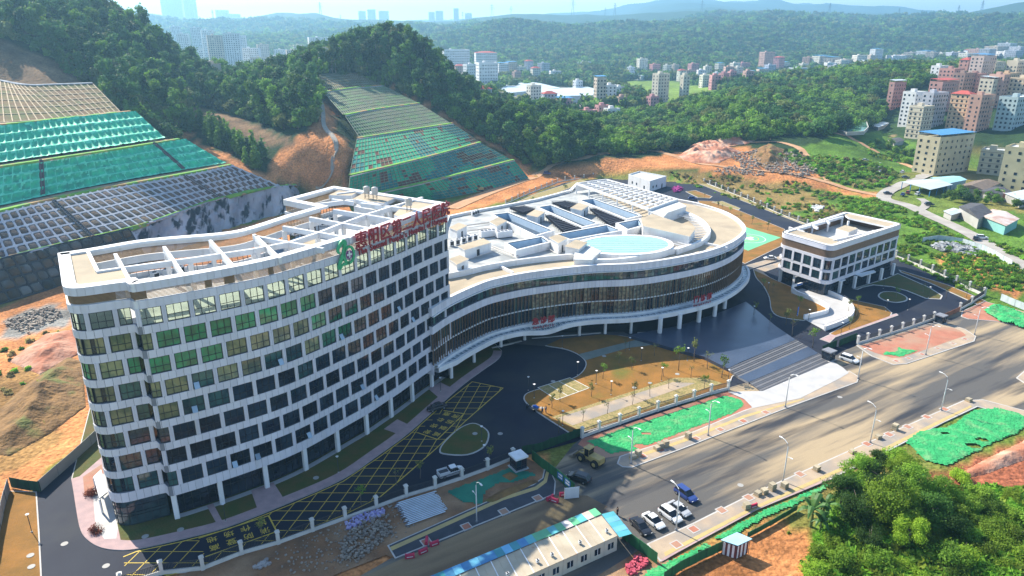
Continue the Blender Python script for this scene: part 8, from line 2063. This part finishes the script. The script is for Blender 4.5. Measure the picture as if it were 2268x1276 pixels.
# ---------------------------------------------------------------- people
def person(label, c, rz, top, legs, stride=0.12):
    """standing figure grown from a joint skeleton"""
    t = thing('person', label, 'person', (c[0], c[1], c[2]), rz)
    def skin(name, vs, es, rad, m):
        me = bpy.data.meshes.new(name); me.from_pydata(vs, es, [])
        o = put(name, me, t); me.materials.append(m)
        sk = o.modifiers.new('skin', 'SKIN'); sk.use_smooth_shade = True
        for i, r in enumerate(rad): me.skin_vertices[0].data[i].radius = (r, r * .85) if not isinstance(r, tuple) else r
        me.skin_vertices[0].data[0].use_root = True
        o.modifiers.new('sub', 'SUBSURF').levels = 1
        return o
    s = stride
    vs = [(0, 0, .95), (0, 0, 1.15), (0, 0, 1.38), (0, 0, 1.5), (0, .01, 1.62), (0, .01, 1.74), (-.17, 0, 1.4), (-.24, .02, 1.14), (-.25, -.08, .9), (-.25, -.12, .8), (.17, 0, 1.4), (.24, .02, 1.14), (.25, -.05, .9), (.25, -.08, .8), (-.09, 0, .9), (-.1, -s, .48), (-.1, -s * .6, .07), (-.1, -s * .6 - .15, .04), (.09, 0, .9), (.1, s, .5), (.1, s * 1.3, .09), (.1, s * 1.3 - .14, .04)]
    es = [(0, 1), (1, 2), (2, 3), (3, 4), (4, 5), (2, 6), (6, 7), (7, 8), (8, 9), (2, 10), (10, 11), (11, 12), (12, 13), (0, 14), (14, 15), (15, 16), (16, 17), (0, 18), (18, 19), (19, 20), (20, 21)]
    rad = [.15, .14, .17, .055, .1, .085, .075, .055, .042, .04, .075, .055, .042, .04, .095, .065, .045, .045, .095, .065, .045, .045]
    body = skin('body', vs, es, rad, mat('skin', (0.42, 0.25, 0.17), 0.6))
    MB().tube([(0, 0, .9), (0, 0, 1.2), (0, 0, 1.44)], [.19, .18, .2], n=10).tube([(-.17, 0, 1.41), (-.24, .02, 1.14), (-.25, -.06, .95)], [.09, .07, .06], n=8).tube([(.17, 0, 1.41), (.24, .02, 1.14), (.25, -.04, .95)], [.09, .07, .06], n=8).build('jacket', mat('cloth %s' % top[0], top[1], 0.9), t, True)
    MB().tube([(-.09, 0, .95), (-.1, -s, .48), (-.1, -s * .6, .1)], [.12, .085, .07], n=8).tube([(.09, 0, .95), (.1, s, .5), (.1, s * 1.3, .12)], [.12, .085, .07], n=8).build('trousers', mat('cloth %s' % legs[0], legs[1], 0.9), t, True)
    MB().tube([(0, .02, 1.66), (0, .02, 1.76), (0, .02, 1.83)], [.105, .1, .03], n=10).build('hair', mat('hair', (0.012, 0.011, 0.01), 0.7), t, True)
for lb, q, rz, tp, lg in (('person in dark clothes at the lawn corner, left of a pair', (6.62, 137.63, 0.15), 2.0, ('navy', (0.03, 0.04, 0.09)), ('black', (0.02, 0.02, 0.025))), ('person in grey clothes at the lawn corner, right of a pair', (7.43, 138.02, 0.15), 4.0, ('grey', (0.12, 0.12, 0.14)), ('navy', (0.03, 0.04, 0.09))),
    ('person in black walking beside the site office', (18.17, 102.7, 0.06), 1.0, ('black', (0.02, 0.02, 0.025)), ('black', (0.02, 0.02, 0.025)))): person(lb, q, rz, tp, lg)
# ---------------------------------------------------------------- guard booths, site office, hut
def booth(label, c, rz, s=1.0):
    t = thing('guard_booth', label, 'guard booth', (c[0], c[1], .1), rz, 'guard booths'); t.scale = (s,) * 3
    MB().box(-1.5, 1.5, -1.5, 1.5, 0, .15).build('base', M_PALE, t); MB().box(-1.1, 1.1, -1.1, 1.1, .15, 2.5).build('glazing', G_DARK, t)
    MB().box(-1.4, 1.4, -1.4, 1.4, 2.5, 2.85).build('roof', M_WHITEC if s > .95 else M_JOINT, t)
    for x in (-1.12, 0, 1.12):
        for y in (-1.12, 1.12): MB().box(x - .06, x + .06, y - .06, y + .06, .15, 2.5).build('mullion', M_FRAME, t)
    for z in (.9, 2.2): MB().wall([(-1.12, -1.12), (1.12, -1.12), (1.12, 1.12), (-1.12, 1.12)], .08, z, z + .08, closed=True).build('rail', M_FRAME, t)
booth('white-roofed guard booth at the works gate', (1.21, 117.26, 0), RD); booth('dark guard booth at the foot of the plaza steps', (80.96, 165.65, 0), RD, .94); booth('small dark booth at the right campus gate', (123.65, 190.32, 0), RD, .9)
off = thing('site_office', 'long white prefabricated site office with a patchwork tin canopy', 'site office')
oA, oB, oC = (Vector(v) for v in [(-8.58, 84.58), (14.88, 99.06), (16.86, 93.83)]); oL = (oB - oA); oW = (oC - oB); n_ = 11
M_CAB = mat('cabin panel', (0.56, 0.53, 0.44), 0.7, (0.48, 0.45, 0.38), 0.4); M_CABR = mat('cabin roof', (0.46, 0.40, 0.30), 0.75, (0.37, 0.31, 0.23), 0.3, col3=(0.42, 0.22, 0.12), scale3=0.5, lo3=0.66, hi3=0.72)
A2 = oA - oL * 0.35
oL2 = oB - A2
for i in range(14):
    a, b = A2 + oL2 * (i / 14), A2 + oL2 * ((i + .985) / 14)
    q = [tuple(a), tuple(b), tuple(b + oW), tuple(a + oW)]
    o = MB().prism(q if area(q) > 0 else q[::-1], .1, 2.85).build('cabin_module', M_CAB, off)
    MB().prism(q if area(q) > 0 else q[::-1], 2.852, 2.98).build('roof_sheet', M_CABR, o)
    MB().obox(a, a + oW, .14, 2.98, 3.06).build('roof_rib', M_WHITEC, o); mid = (a + b) / 2; MB().obox(mid, mid + oW, .1, 2.98, 3.03).build('roof_rib', M_CABR, o)
    d = (b - a).normalized(); nr = oW.normalized(); c = mid + oW + nr * .03
    MB().obox(c - d * .55, c + d * .55, .06, 1.0, 2.1).build('window', G_DARK, o); MB().obox(c - d * .04 + nr * .02, c + d * .04 + nr * .02, .08, .95, 2.15).build('window_bar', M_WHITEC, o)
    if i in (6, 8, 9, 11, 13): g_ = mid + oW * .72; ac_unit('small dark-grilled unit on the site office roof', (g_.x, g_.y), 2.98, RD, .42, 'units on the site office roof')
tin = [M_BLUER, mat('aqua tin', (0.10, 0.40, 0.45), 0.5), mat('light blue tin', (0.16, 0.45, 0.68), 0.5), mat('green tin', (0.12, 0.42, 0.22), 0.5), M_RUST, mat('teal sheet', (0.05, 0.28, 0.33), 0.5)]
nW = -oW.normalized()
for i in range(26):
    a, b = A2 + oL2 * (i / 26), A2 + oL2 * ((i + 1) / 26)
    m = tin[(0, 2, 0, 1, 0, 5, 0, 2, 0, 2, 0, 0, 5, 2, 5, 0, 1, 3, 3, 1, 3, 4, 3, 1, 4, 3)[i]]
    MB().quad((*a, 3.12 + .03 * (i % 2)), (*b, 3.12 + .03 * (i % 2)), (*(b + nW * 2.3), 2.75), (*(a + nW * 2.3), 2.75)).quad((*a, 3.09), (*(a + nW * 2.3), 2.72), (*(b + nW * 2.3), 2.72), (*b, 3.09)).build('canopy_sheet', m, off)
for i in range(10): p = A2 + oL2 * ((i + .5) / 10) + nW * 2.2; MB().bar((*p, .05), (*p, 2.75), .05).build('canopy_post', M_RAIL, off)
e0 = oB; e1 = oC; d = oL.normalized()
for i in range(5):
    a, b = e0.lerp(e1 - nW * .6, i / 5), e0.lerp(e1 - nW * .6, (i + 1) / 5)
    MB().quad((*a, 3.1), (*b, 3.1), (*(b + d * 2.6), 2.7 + .04 * (i % 2)), (*(a + d * 2.6), 2.7 + .04 * (i % 2))).build('end_canopy_sheet', tin[2 if i % 2 else 1], off)
for p in (e0 + d * 2.5, e1 + d * 2.5): MB().bar((*p, 0), (*p, 2.7), .05).build('canopy_post', M_RAIL, off)
ht = thing('hut', 'small hut with striped walls under a pale blue sheet roof', 'hut')
hq_ = [(33.07, 93), (36.2, 94.85), (38.15, 93.22), (35.38, 91.62)]; hb = [tuple(Vector(q).lerp(sum((Vector(v) for v in hq_), Vector((0, 0))) / 4, .2)) for q in hq_]
hb = hb if area(hb) > 0 else hb[::-1]
for i in range(4):
    a, b = Vector(hb[i - 1]), Vector(hb[i])
    for k in range(6): MB().obox(a.lerp(b, k / 6), a.lerp(b, (k + 1) / 6), .06, .05, 2.4).build('wall_strip', (M_WHITEC, mat('maroon strip', (0.16, 0.05, 0.05), 0.8))[k % 2], ht)
MB().prism(hq_, 2.75, 2.85).build('roof', mat('sheet blue', (0.38, 0.62, 0.72), 0.5, (0.32, 0.55, 0.66), 0.6), ht)
for q in hq_: MB().bar((*Vector(q).lerp(Vector(hb[0]), .15), 0), (*Vector(q).lerp(Vector(hb[0]), .15), 2.75), .05).build('post', M_RAIL, ht)
cn_ = thing('entrance_canopy', 'bright white entrance canopy on the left end of the tower', 'canopy')
q = [(-75.48, 109.6), (-75.34, 111.87), (-70.5, 105.01), (-70.93, 103.21)]; MB().prism(q, 3.0, 3.25).build('slab', M_WHITEC, cn_)
for v in q[:1] + q[3:]: MB().box(-.12, .12, -.12, .12, .1, 3.0).build('post', M_WHITEC, cn_, loc=(v[0], v[1], 0))
# ---------------------------------------------------------------- nets laid on the ground
def ground_net(label, poly, m, z=0.2, bump=0.35, seed=1, step=0.4):
    p = [q[:2] for q in poly]; xs = [q[0] for q in p]; ys = [q[1] for q in p]
    X, Y = np.meshgrid(np.arange(min(xs) - step, max(xs) + step, step), np.arange(min(ys) - step, max(ys) + step, step))
    jx = X + (_noise2(X, Y, 1.1, seed) - .5) * .4 + (_noise2(X, Y, 5, seed + 2) - .5) * .8; jy = Y + (_noise2(X, Y, 1.1, seed + 7) - .5) * .4
    ins = inside(jx, jy, p) & (_noise2(X * .5 + Y * .3, Y, 2.4, seed + 9) < .88); e = np.clip(dist_poly(X, Y, p) / 1.2, 0, 1)
    Z = z + e * bump * (np.abs(_noise2(X + .6 * Y, Y * .6, .9, seed + 3) - .5) * .7 + _noise2(X, Y, 4.0, seed + 5) * .7 + np.maximum(0, _noise2(X, Y * 2, .7, seed + 6) - .7) * .8)
    idx = np.arange(X.size).reshape(X.shape)
    q = ins[:-1, :-1] & ins[1:, :-1] & ins[:-1, 1:] & ins[1:, 1:]
    f = np.stack([idx[:-1, :-1][q], idx[:-1, 1:][q], idx[1:, 1:][q], idx[1:, :-1][q]], -1)
    me = bpy.data.meshes.new('ground_net'); me.from_pydata(np.stack([X.ravel(), Y.ravel(), Z.ravel()], -1).tolist(), [], f.tolist()); me.materials.append(m)
    me.polygons.foreach_set('use_smooth', [True] * len(f))
    return tag(put('ground_net', me), label, 'net', 'green nets on the ground')
ground_net('bright green net between the lawn fence and the street pavement', [(14.95, 126.65), (25.57, 133.11), (38.83, 140.55), (49.16, 146.49), (52.17, 144.75), (52.29, 141.79), (50.01, 138.93), (35.41, 129.82), (23.9, 122.62), (18.88, 121.97)], M_NETB, .1, .1, 3)
ground_net('darker green net on the verge before the front fence', [(-12, 109.77), (-6.24, 113.41), (-0.35, 117.57), (3.09, 116.06), (4.77, 114.87), (1.34, 112.56), (-2.83, 111.71), (-4.83, 109.22), (-5.26, 105.53), (-9.13, 106.3)], mat('painted shade net', (0.02, 0.20, 0.12), 0.7, (0.012, 0.14, 0.09), 0.3, bump=0.12, bscale=1.0, fine=0.15), .1, .2, 5)  # shade painted into this net's darker green
ground_net('long green net strip along the near pavement', [(17.87, 84.74), (21.39, 89.3), (26.71, 92.76), (35.14, 98.48), (42.9, 103.76), (50.83, 108.15), (58.73, 112.27), (58.64, 110.87), (50.94, 106.3), (42.87, 101.3), (36.18, 96.89), (27.36, 90.91), (23.43, 85.66)], M_NETB, .08, .15, 7)
ground_net('large pale green net on the slope right of the tree clump', [(79.8, 127.34), (85.15, 131.27), (91.96, 132.37), (101.46, 139.33), (107.89, 141.59), (111.91, 138.53), (112.45, 135.01), (106.03, 129.82), (95.03, 124.27), (83.88, 117.57), (80.56, 119.42)], M_NETB, .1, .25, 9)
ground_net('green scraps of net on the brick-red traffic island', [(95.75, 168.51), (98.41, 171.05), (101.15, 171.05), (103.83, 175.14), (103.29, 172.2), (106.49, 171.05), (110.06, 172.78), (104.11, 168.79), (99.68, 166.58), (98.26, 167.68)], M_NETB, .22, .25, 11, .4)
ground_net('small green net peeking out behind the tree clump', [(70.76, 121), (74.03, 121.32), (77.37, 115.16), (77.11, 113.13), (74.04, 113.7)], M_NETB, .25, .6, 13)
ground_net('green net over the mound at the right edge', [(141.64, 199.62), (147.14, 204.2), (150.98, 202.65), (153.93, 193.07), (148.48, 181.68), (144.61, 185.56), (140.7, 190.97)], M_NETB, .4, 1.8, 15)
ground_net('green net corner at the very bottom beside the site office', [(18.02, 85.66), (21.52, 90), (24.19, 89.3), (24.79, 85.66)], M_NETB, .2, .5, 17)
def mound(name, poly, m, h, seed, kind='structure'):
    p = [q[:2] for q in poly]; xs = [q[0] for q in p]; ys = [q[1] for q in p]; st = max(.3, (max(xs) - min(xs)) / 110)
    X, Y = np.meshgrid(np.arange(min(xs), max(xs), st), np.arange(min(ys), max(ys), st)); ins = inside(X, Y, p); e = np.clip(dist_poly(X, Y, p) / (h * 2.2), 0, 1)
    Z = np.where(ins, e * h * (.5 + .7 * _noise2(X, Y, 4, seed)) + (_noise2(X, Y, 1.2, seed + 1) - .3) * .4 * e + (np.abs(_noise2(X, Y * .5, 3, seed + 2) - .5) - .2) * h * .7 * e, -.4) + height(X, Y) + .15
    idx = np.arange(X.size).reshape(X.shape); f = np.stack([idx[:-1, :-1].ravel(), idx[:-1, 1:].ravel(), idx[1:, 1:].ravel(), idx[1:, :-1].ravel()], -1)
    me = bpy.data.meshes.new(name); me.from_pydata(np.stack([X.ravel(), Y.ravel(), Z.ravel()], -1).tolist(), [], f.tolist()); me.materials.append(m); me.polygons.foreach_set('use_smooth', [True] * len(f))
    return tag(put(name, me), kind=kind)
M_REDM = mat('red earth', (0.46, 0.20, 0.12), 0.95, (0.36, 0.13, 0.07), 0.3, bump=0.3, bscale=1.2, col3=(0.55, 0.34, 0.24), scale3=0.12)
M_BRNM = mat('brown earth', (0.27, 0.15, 0.055), 0.95, (0.15, 0.085, 0.035), 0.4, bump=0.6, bscale=1.0, col3=(0.13, 0.14, 0.035), scale3=0.15, lo3=0.55, hi3=0.66)
mound('earth_mound', [(132.32, 497.44), (151.98, 529.17), (172.11, 540.61), (178.13, 507.6), (154.55, 472.73), (136.57, 472.73)], M_REDM, 4.5, 3)
mound('earth_mound', [(104.33, 448.59), (121.24, 483.84), (139.61, 483.84), (146.25, 455.25), (124.41, 428.18), (109.12, 432.73)], M_REDM, 3.5, 5); mound('earth_mound', [(146.99, 443.72), (167.74, 476.38), (174.94, 458.64), (162.37, 423.71), (147.32, 415.04)], M_BRNM, 5, 7)
mound('earth_mound', [(67.48, 460.36), (81.44, 483.84), (90.62, 483.84), (86.16, 458.64)], M_BRNM, 2.2, 9); mound('earth_mound', [(-5.54, 106.58), (-1.98, 110.19), (3.88, 113.42), (5.54, 112.56), (1.31, 109.23), (-3.51, 105.8)], M_BRNM, .9, 11); mound('earth_mound', [(-2.46, 114.43), (-0.34, 116.05), (1.78, 114.29), (-0.34, 112.56)], M_BRNM, .7, 13)
mound('earth_mound', [(-113.95, 140.3), (-115.65, 152.32), (-114.94, 167.56), (-109.65, 164.84), (-95.44, 141.33), (-96.46, 129.79), (-99.28, 121.31), (-105.77, 122.94)], M_BRNM, 5.0, 15); mound('earth_mound', [(-128.31, 164.84), (-129.95, 182.38), (-124.3, 185.62), (-113.03, 170.35), (-115.43, 157.13)], M_REDM, 2.5, 17)
mound('earth_mound', [(80.19, 112.56), (92.42, 120.04), (108.27, 128.9), (125.42, 135.36), (117.13, 124.59), (103.02, 121.31), (89.37, 115.16)], M_REDM, 1.4, 19)
# ---------------------------------------------------------------- materials lying about
def rubble(name, poly, n, s0, s1, m, seed, hgt=.2):
    """scattered broken stone too small to pick apart"""
    g = random.Random(seed); p = [q[:2] for q in poly]; xs = [q[0] for q in p]; ys = [q[1] for q in p]; mb = MB(); k = 0
    while k < n:
        x, y = g.uniform(min(xs), max(xs)), g.uniform(min(ys), max(ys))
        if not bool(inside(np.array([x]), np.array([y]), p)[0]): continue
        k += 1; s = g.uniform(s0, s1); z = max(0, hz(x, y)) + .1 + g.random() * hgt; b = len(mb.v)
        mb.box(-s, s, -s * g.uniform(.5, 1), s * g.uniform(.5, 1), -s * .5, s * g.uniform(.4, .9))
        M_ = Matrix.Rotation(g.uniform(0, 6), 3, 'Z') @ Matrix.Rotation(g.uniform(-.5, .5), 3, 'X')
        for i in range(b, len(mb.v)): v = M_ @ Vector(mb.v[i]); mb.v[i] = (v.x + x, v.y + y, v.z + z)
    return tag(mb.build(name, m), kind='stuff')
M_STN = mat('broken stone', (0.42, 0.38, 0.36), 0.9, (0.26, 0.23, 0.22), 0.8)
M_STN2 = mat('dusty stone', (0.36, 0.30, 0.24), 0.9, (0.22, 0.18, 0.15), 0.8)
rubble('stone_heap', [(135.69, 448.59), (161.84, 458.64), (178.45, 448.59), (175.16, 403.98), (161.29, 396.04), (147.14, 406.69), (136.7, 423.71)], 700, .3, .75, M_STN2, 3, 1.4)
rubble('stone_heap', [(115.16, 413.62), (136.7, 423.71), (147.14, 406.69), (142.75, 401.3), (120.39, 403.98)], 160, .3, .6, M_STN2, 4, .6)
rubble('rubble', [(-27.9, 92.27), (-27.54, 97.14), (-25.74, 101.2), (-21.42, 103.03), (-19.89, 98.27), (-22.19, 94.39), (-24.36, 90.73)], 420, .08, .24, M_STN2, 5, .35)
rubble('rubble', [(-38.64, 93.32), (-32.54, 97.7), (-21.83, 105.54), (-13.6, 103.03), (-17.63, 98.27), (-26.26, 89.73), (-34.25, 88.25)], 260, .06, .2, M_STN2, 15, .05)
rubble('plastic_litter', [(-28.31, 100.61), (-26.11, 103.03), (-22.41, 104.27), (-21.81, 103.03), (-25.51, 100.01), (-27.54, 98.85)], 220, .08, .22, mat('violet plastic', (0.30, 0.25, 0.55), 0.6, (0.5, 0.46, 0.6), 2.0), 6, .3)
rubble('rubble', [(-40.37, 89.93), (-38.85, 91.75), (-37.81, 90.73), (-39.18, 89.53)], 60, .1, .3, M_STN, 7, .2); rubble('rubble', [(-146.99, 188.96), (-146.08, 199.64), (-140.22, 203.44), (-133.01, 195.96), (-134.98, 182.38)], 260, .15, .45, M_STN2, 8, .4); rubble('rubble', [(144.58, 337.8), (150.28, 342.7), (150.35, 335.88), (144.05, 328.39)], 60, .3, .8, mat('white rubble', (0.7, 0.69, 0.68), 0.9), 9, .6)
rubble('scrap_heap', [(165.37, 270.76), (176.2, 274.01), (179.97, 262.61), (174.56, 256.64), (165.03, 263.84)], 200, .3, .9, mat('scrap', (0.4, 0.42, 0.42), 0.7, (0.15, 0.15, 0.16), 0.8), 10, .8); rubble('scrap_heap', [(85.36, 381.01), (91.14, 388.39), (92.46, 381.01), (86.98, 371.57)], 60, .3, .7, mat('magenta sacks', (0.35, 0.03, 0.22), 0.7), 12, .8)
rubble('rubble', [(23.09, 448.59), (48.66, 462.09), (63.54, 487.65), (57.87, 465.58), (35.19, 438.95)], 80, .3, .9, M_STN, 13, .4); rubble('red_litter', [(17.24, 89.53), (20.6, 92.79), (21.76, 91.24), (18.36, 87.77)], 90, .12, .35, mat('red litter', (0.5, 0.08, 0.12), 0.7), 14, .4)
def pallet(label, c, s, rz):
    t = thing('paver_stack', label, 'paver stack', (c[0], c[1], .18), rz, 'paver stacks on the pavements')
    MB().box(-.6, .6, -.6, .6, 0, .12).build('pallet', mat('pallet wood', (0.38, 0.27, 0.15), 0.9), t)
    r = random.Random(int(c[0] * 10)); n = s
    for k in range(n): d = r.uniform(-.03, .03); MB().box(-.52 + d, .52 + d, -.5 - d, .5 - d, .12 + k * .2, .31 + k * .2).build('paver_layer', mat('paver grey', (0.42, 0.36, 0.26), 0.9, (0.34, 0.29, 0.2), 1.5, rnd=.15), t)
for q, s, lb in zip([(24.86, 121.31), (23.73, 120.36), (30.97, 124.59), (29.78, 124.09), (36.24, 127.67), (80.42, 131.05), (75.27, 127.67), (67.56, 122.12), (58, 116.2), (49.87, 110.6), (47.45, 110.05), (45.6, 108.96), (44.28, 108.42), (41.04, 104.53), (103.48, 143.42), (29.01, 123.43)], (5, 3, 6, 5, 6, 6, 3, 3, 4, 5, 6, 4, 3, 5, 3, 3),
    ('paver stack right of the corner street lamp', 'low paver stack beside the corner street lamp', 'taller stack of the pair before the green net', 'shorter stack of the pair before the green net', 'paver stack beside the lamp before the green net', 'tall lone stack on the near pavement', 'low broken stack on the near pavement', 'small stack where the trees meet the near pavement', 'stack half hidden by the tree clump', 'right stack of the group on the near pavement', 'tallest stack of the group on the near pavement', 'middle stack of the group on the near pavement', 'left low stack of the group on the near pavement', 'stack next to the red barrier on the near pavement', 'low stack at the road corner', 'lowest stack before the green net')): pallet(lb, q, s, RD + random.uniform(-.3, .3))
M_BARR = mat('red barrier', (0.55, 0.03, 0.08), 0.5, (0.45, 0.03, 0.08), 1)
for q, a, lb in zip([(-13.94, 95.69), (-12.63, 95.14), (-14.25, 93.32), (6.78, 107.23), (7.55, 106.58), (9.28, 108.42), (42.34, 104.9), (-16.2, 92.17)], (1.6, .5, .6, .7, -.5, .3, .4, .2), ('red barrier standing on the dark pavement edge', 'red barrier lying right of the dark pavement tree pit', 'lowest red barrier below the dark pavement', 'left of the red barriers at the hoarding corner', 'middle of the red barriers at the hoarding corner', 'red barrier against the green hoarding', 'red barrier on the near pavement', 'red barrier at the lower left on the dirt')):
    t = thing('road_barrier', lb, 'barrier', (q[0], q[1], .06), a, 'red plastic barriers')
    section_body([(-.75, .25, .12, 0, .85), (-.4, .25, .12, 0, .75), (.4, .25, .12, 0, .75), (.75, .25, .12, 0, .85)], M_BARR, 'body', t); MB().box(-.5, .5, -.27, -.2, .25, .4).build('reflector', M_WHT, t)
KEYY = {}
pq_ = [Vector(v) for v in [(-20.44, 105.8), (-14.08, 109.23), (-11.3, 103.52), (-17.4, 99.9)]]; gp_ = random.Random(6)
for i in range(30):
    f = i / 29; a = pq_[0].lerp(pq_[3], f); b = pq_[1].lerp(pq_[2], f); d = (b - a).normalized(); k = gp_.uniform(-.5, .5)
    t = thing('steel_pipe', 'pale steel pipe in the pile on the verge', 'pipe', group='pipes piled on the verge'); KEYY[t.name] = a.y; z = .3 + .12 * (i % 2)
    MB().bar((*(a + d * k), z), (*(b + d * k), z), .085, n=8).build('tube', mat('galvanised pipe', (0.62, 0.68, 0.74), 0.4, spec=.5), t); MB().bar((*(a + d * (k + .02)), z), (*(a + d * (k - .25)), z), .1, n=8).build('socket', M_JOINT, t)
# covers in roads and lawns
for i, q in enumerate([(-72.99, 95.47), (-63.44, 90.33), (-76.67, 92.58), (-74.89, 90.03), (-2.45, 129.61), (-60.61, 97.14), (-55.54, 98.85), (-36.7, 113.71), (-7.71, 129.43), (9.85, 153.26), (23.83, 167.56), (32.95, 152.32), (28.81, 150.01), (40.47, 157.13), (42.14, 111.57), (75.24, 145.56), (6.63, 140.3)]):
    tag(MB().cyl(q[0], q[1], .05, .2 if i not in (0, 1, 4, 14, 15) else .065, .55, n=16).build('manhole_cover', mat('cover iron', (0.36, 0.35, 0.33), 0.7)), 'pale round cover set in the campus lawns and roads', 'manhole cover', 'round covers')
# ---------------------------------------------------------------- young trees of the campus
sap = [(-11.68, 129.79), (-4.28, 118.48), (8.84, 140.3), (9.8, 129.79), (15.12, 134.4), (20.87, 137.69), (26.96, 141.74), (31.71, 145.56), (36.69, 149.55), (43.32, 155.17), (18.24, 145.56), (21.93, 154.69), (26.99, 163.51), (10.85, 143.42), (29.81, 159.63), (36.91, 167.56), (41.24, 159.12), (46.29, 164.31), (48.65, 160.14), (50.76, 155.17), (36.9, 155.9), (77.46, 180.8), (78.55, 188.96), (80.05, 173.23), (73.78, 188.28), (71.99, 195.96), (82.4, 219.99), (84.15, 215.63), (87.95, 203.44), (101.46, 199.64), (101.01, 194.17), (105.93, 203.44), (45.17, 149.55), (132.63, 215.63), (137.49, 211.43), (143.93, 211.43), (102.54, 310.95), (105.79, 305.24), (109.34, 295.14), (99.82, 330.23), (101.62, 323.86), (98.44, 333.03), (98.38, 358.2), (10.28, 345.7), (28.03, 369.28), (3.7, 358.2), (-41.35, 97.14), (-26.61, 105.54), (-21.16, 111.57), (-17.25, 113.71), (28.09, 145.56), (29.74, 170.35), (121.75, 211.43), (95.2, 185.62)]
for i, q in enumerate(sap):
    k = (('bare', i % 3) if i % 3 == 0 or i in (4, 5, 6, 7, 8) else ('sapling', i % 4))
    big = i in (16, 17, 18, 19, 21, 22, 23, 44)
    tree(k, q[0], q[1], 1.0 if q[1] > 0 and i in (16, 17) else .12, (1.35 if big else .95), 'young staked tree planted on the campus grounds' if not big else 'leafier young tree at the edge of the plaza', 'young campus trees' if not big else 'young plaza trees')
for q, lb in zip([(-76.11, 108.42), (-69.15, 98.27)], ('dark red clipped shrub by the tower entrance canopy', 'orange-red shrub at the tower corner bed')):
    o = tree(('bush', 0), q[0], q[1], .12, .62, lb, None, 'shrub', 'shrub')
    rc = crown_mesh('crown', 77, blobset(77, 10, 1.5, 1.0, .8, .9), 900, .17, mat('red leaf', (0.16, 0.025, 0.015), 0.7, (0.26, 0.06, 0.02), 0.5)); o.children[0].data = rc
# ---------------------------------------------------------------- look-alikes told apart by their place in the row
def across(o):
    p = o.matrix_basis.translation; d = p.y * math.cos(R(19.45)) - (p.z - 78) * math.sin(R(19.45))
    return p.x / max(d, 1)
same = {}
for o in COL.objects:
    if o.parent is None and 'label' in o: same.setdefault(o['label'], []).append(o)
for lb, os_ in same.items():
    if len(os_) < 2: continue
    if lb.startswith('pale steel pipe'): os_.sort(key=lambda o: -KEYY.get(o.name, 0)); ref = 'from the fence side'
    else: os_.sort(key=across); ref = 'from left'
    for i, o in enumerate(os_):
        n = i + 1; sfx = 'th' if 10 <= n % 100 <= 20 else {1: 'st', 2: 'nd', 3: 'rd'}.get(n % 10, 'th')
        o['label'] = '%s, %d%s %s' % (lb, n, sfx, ref)
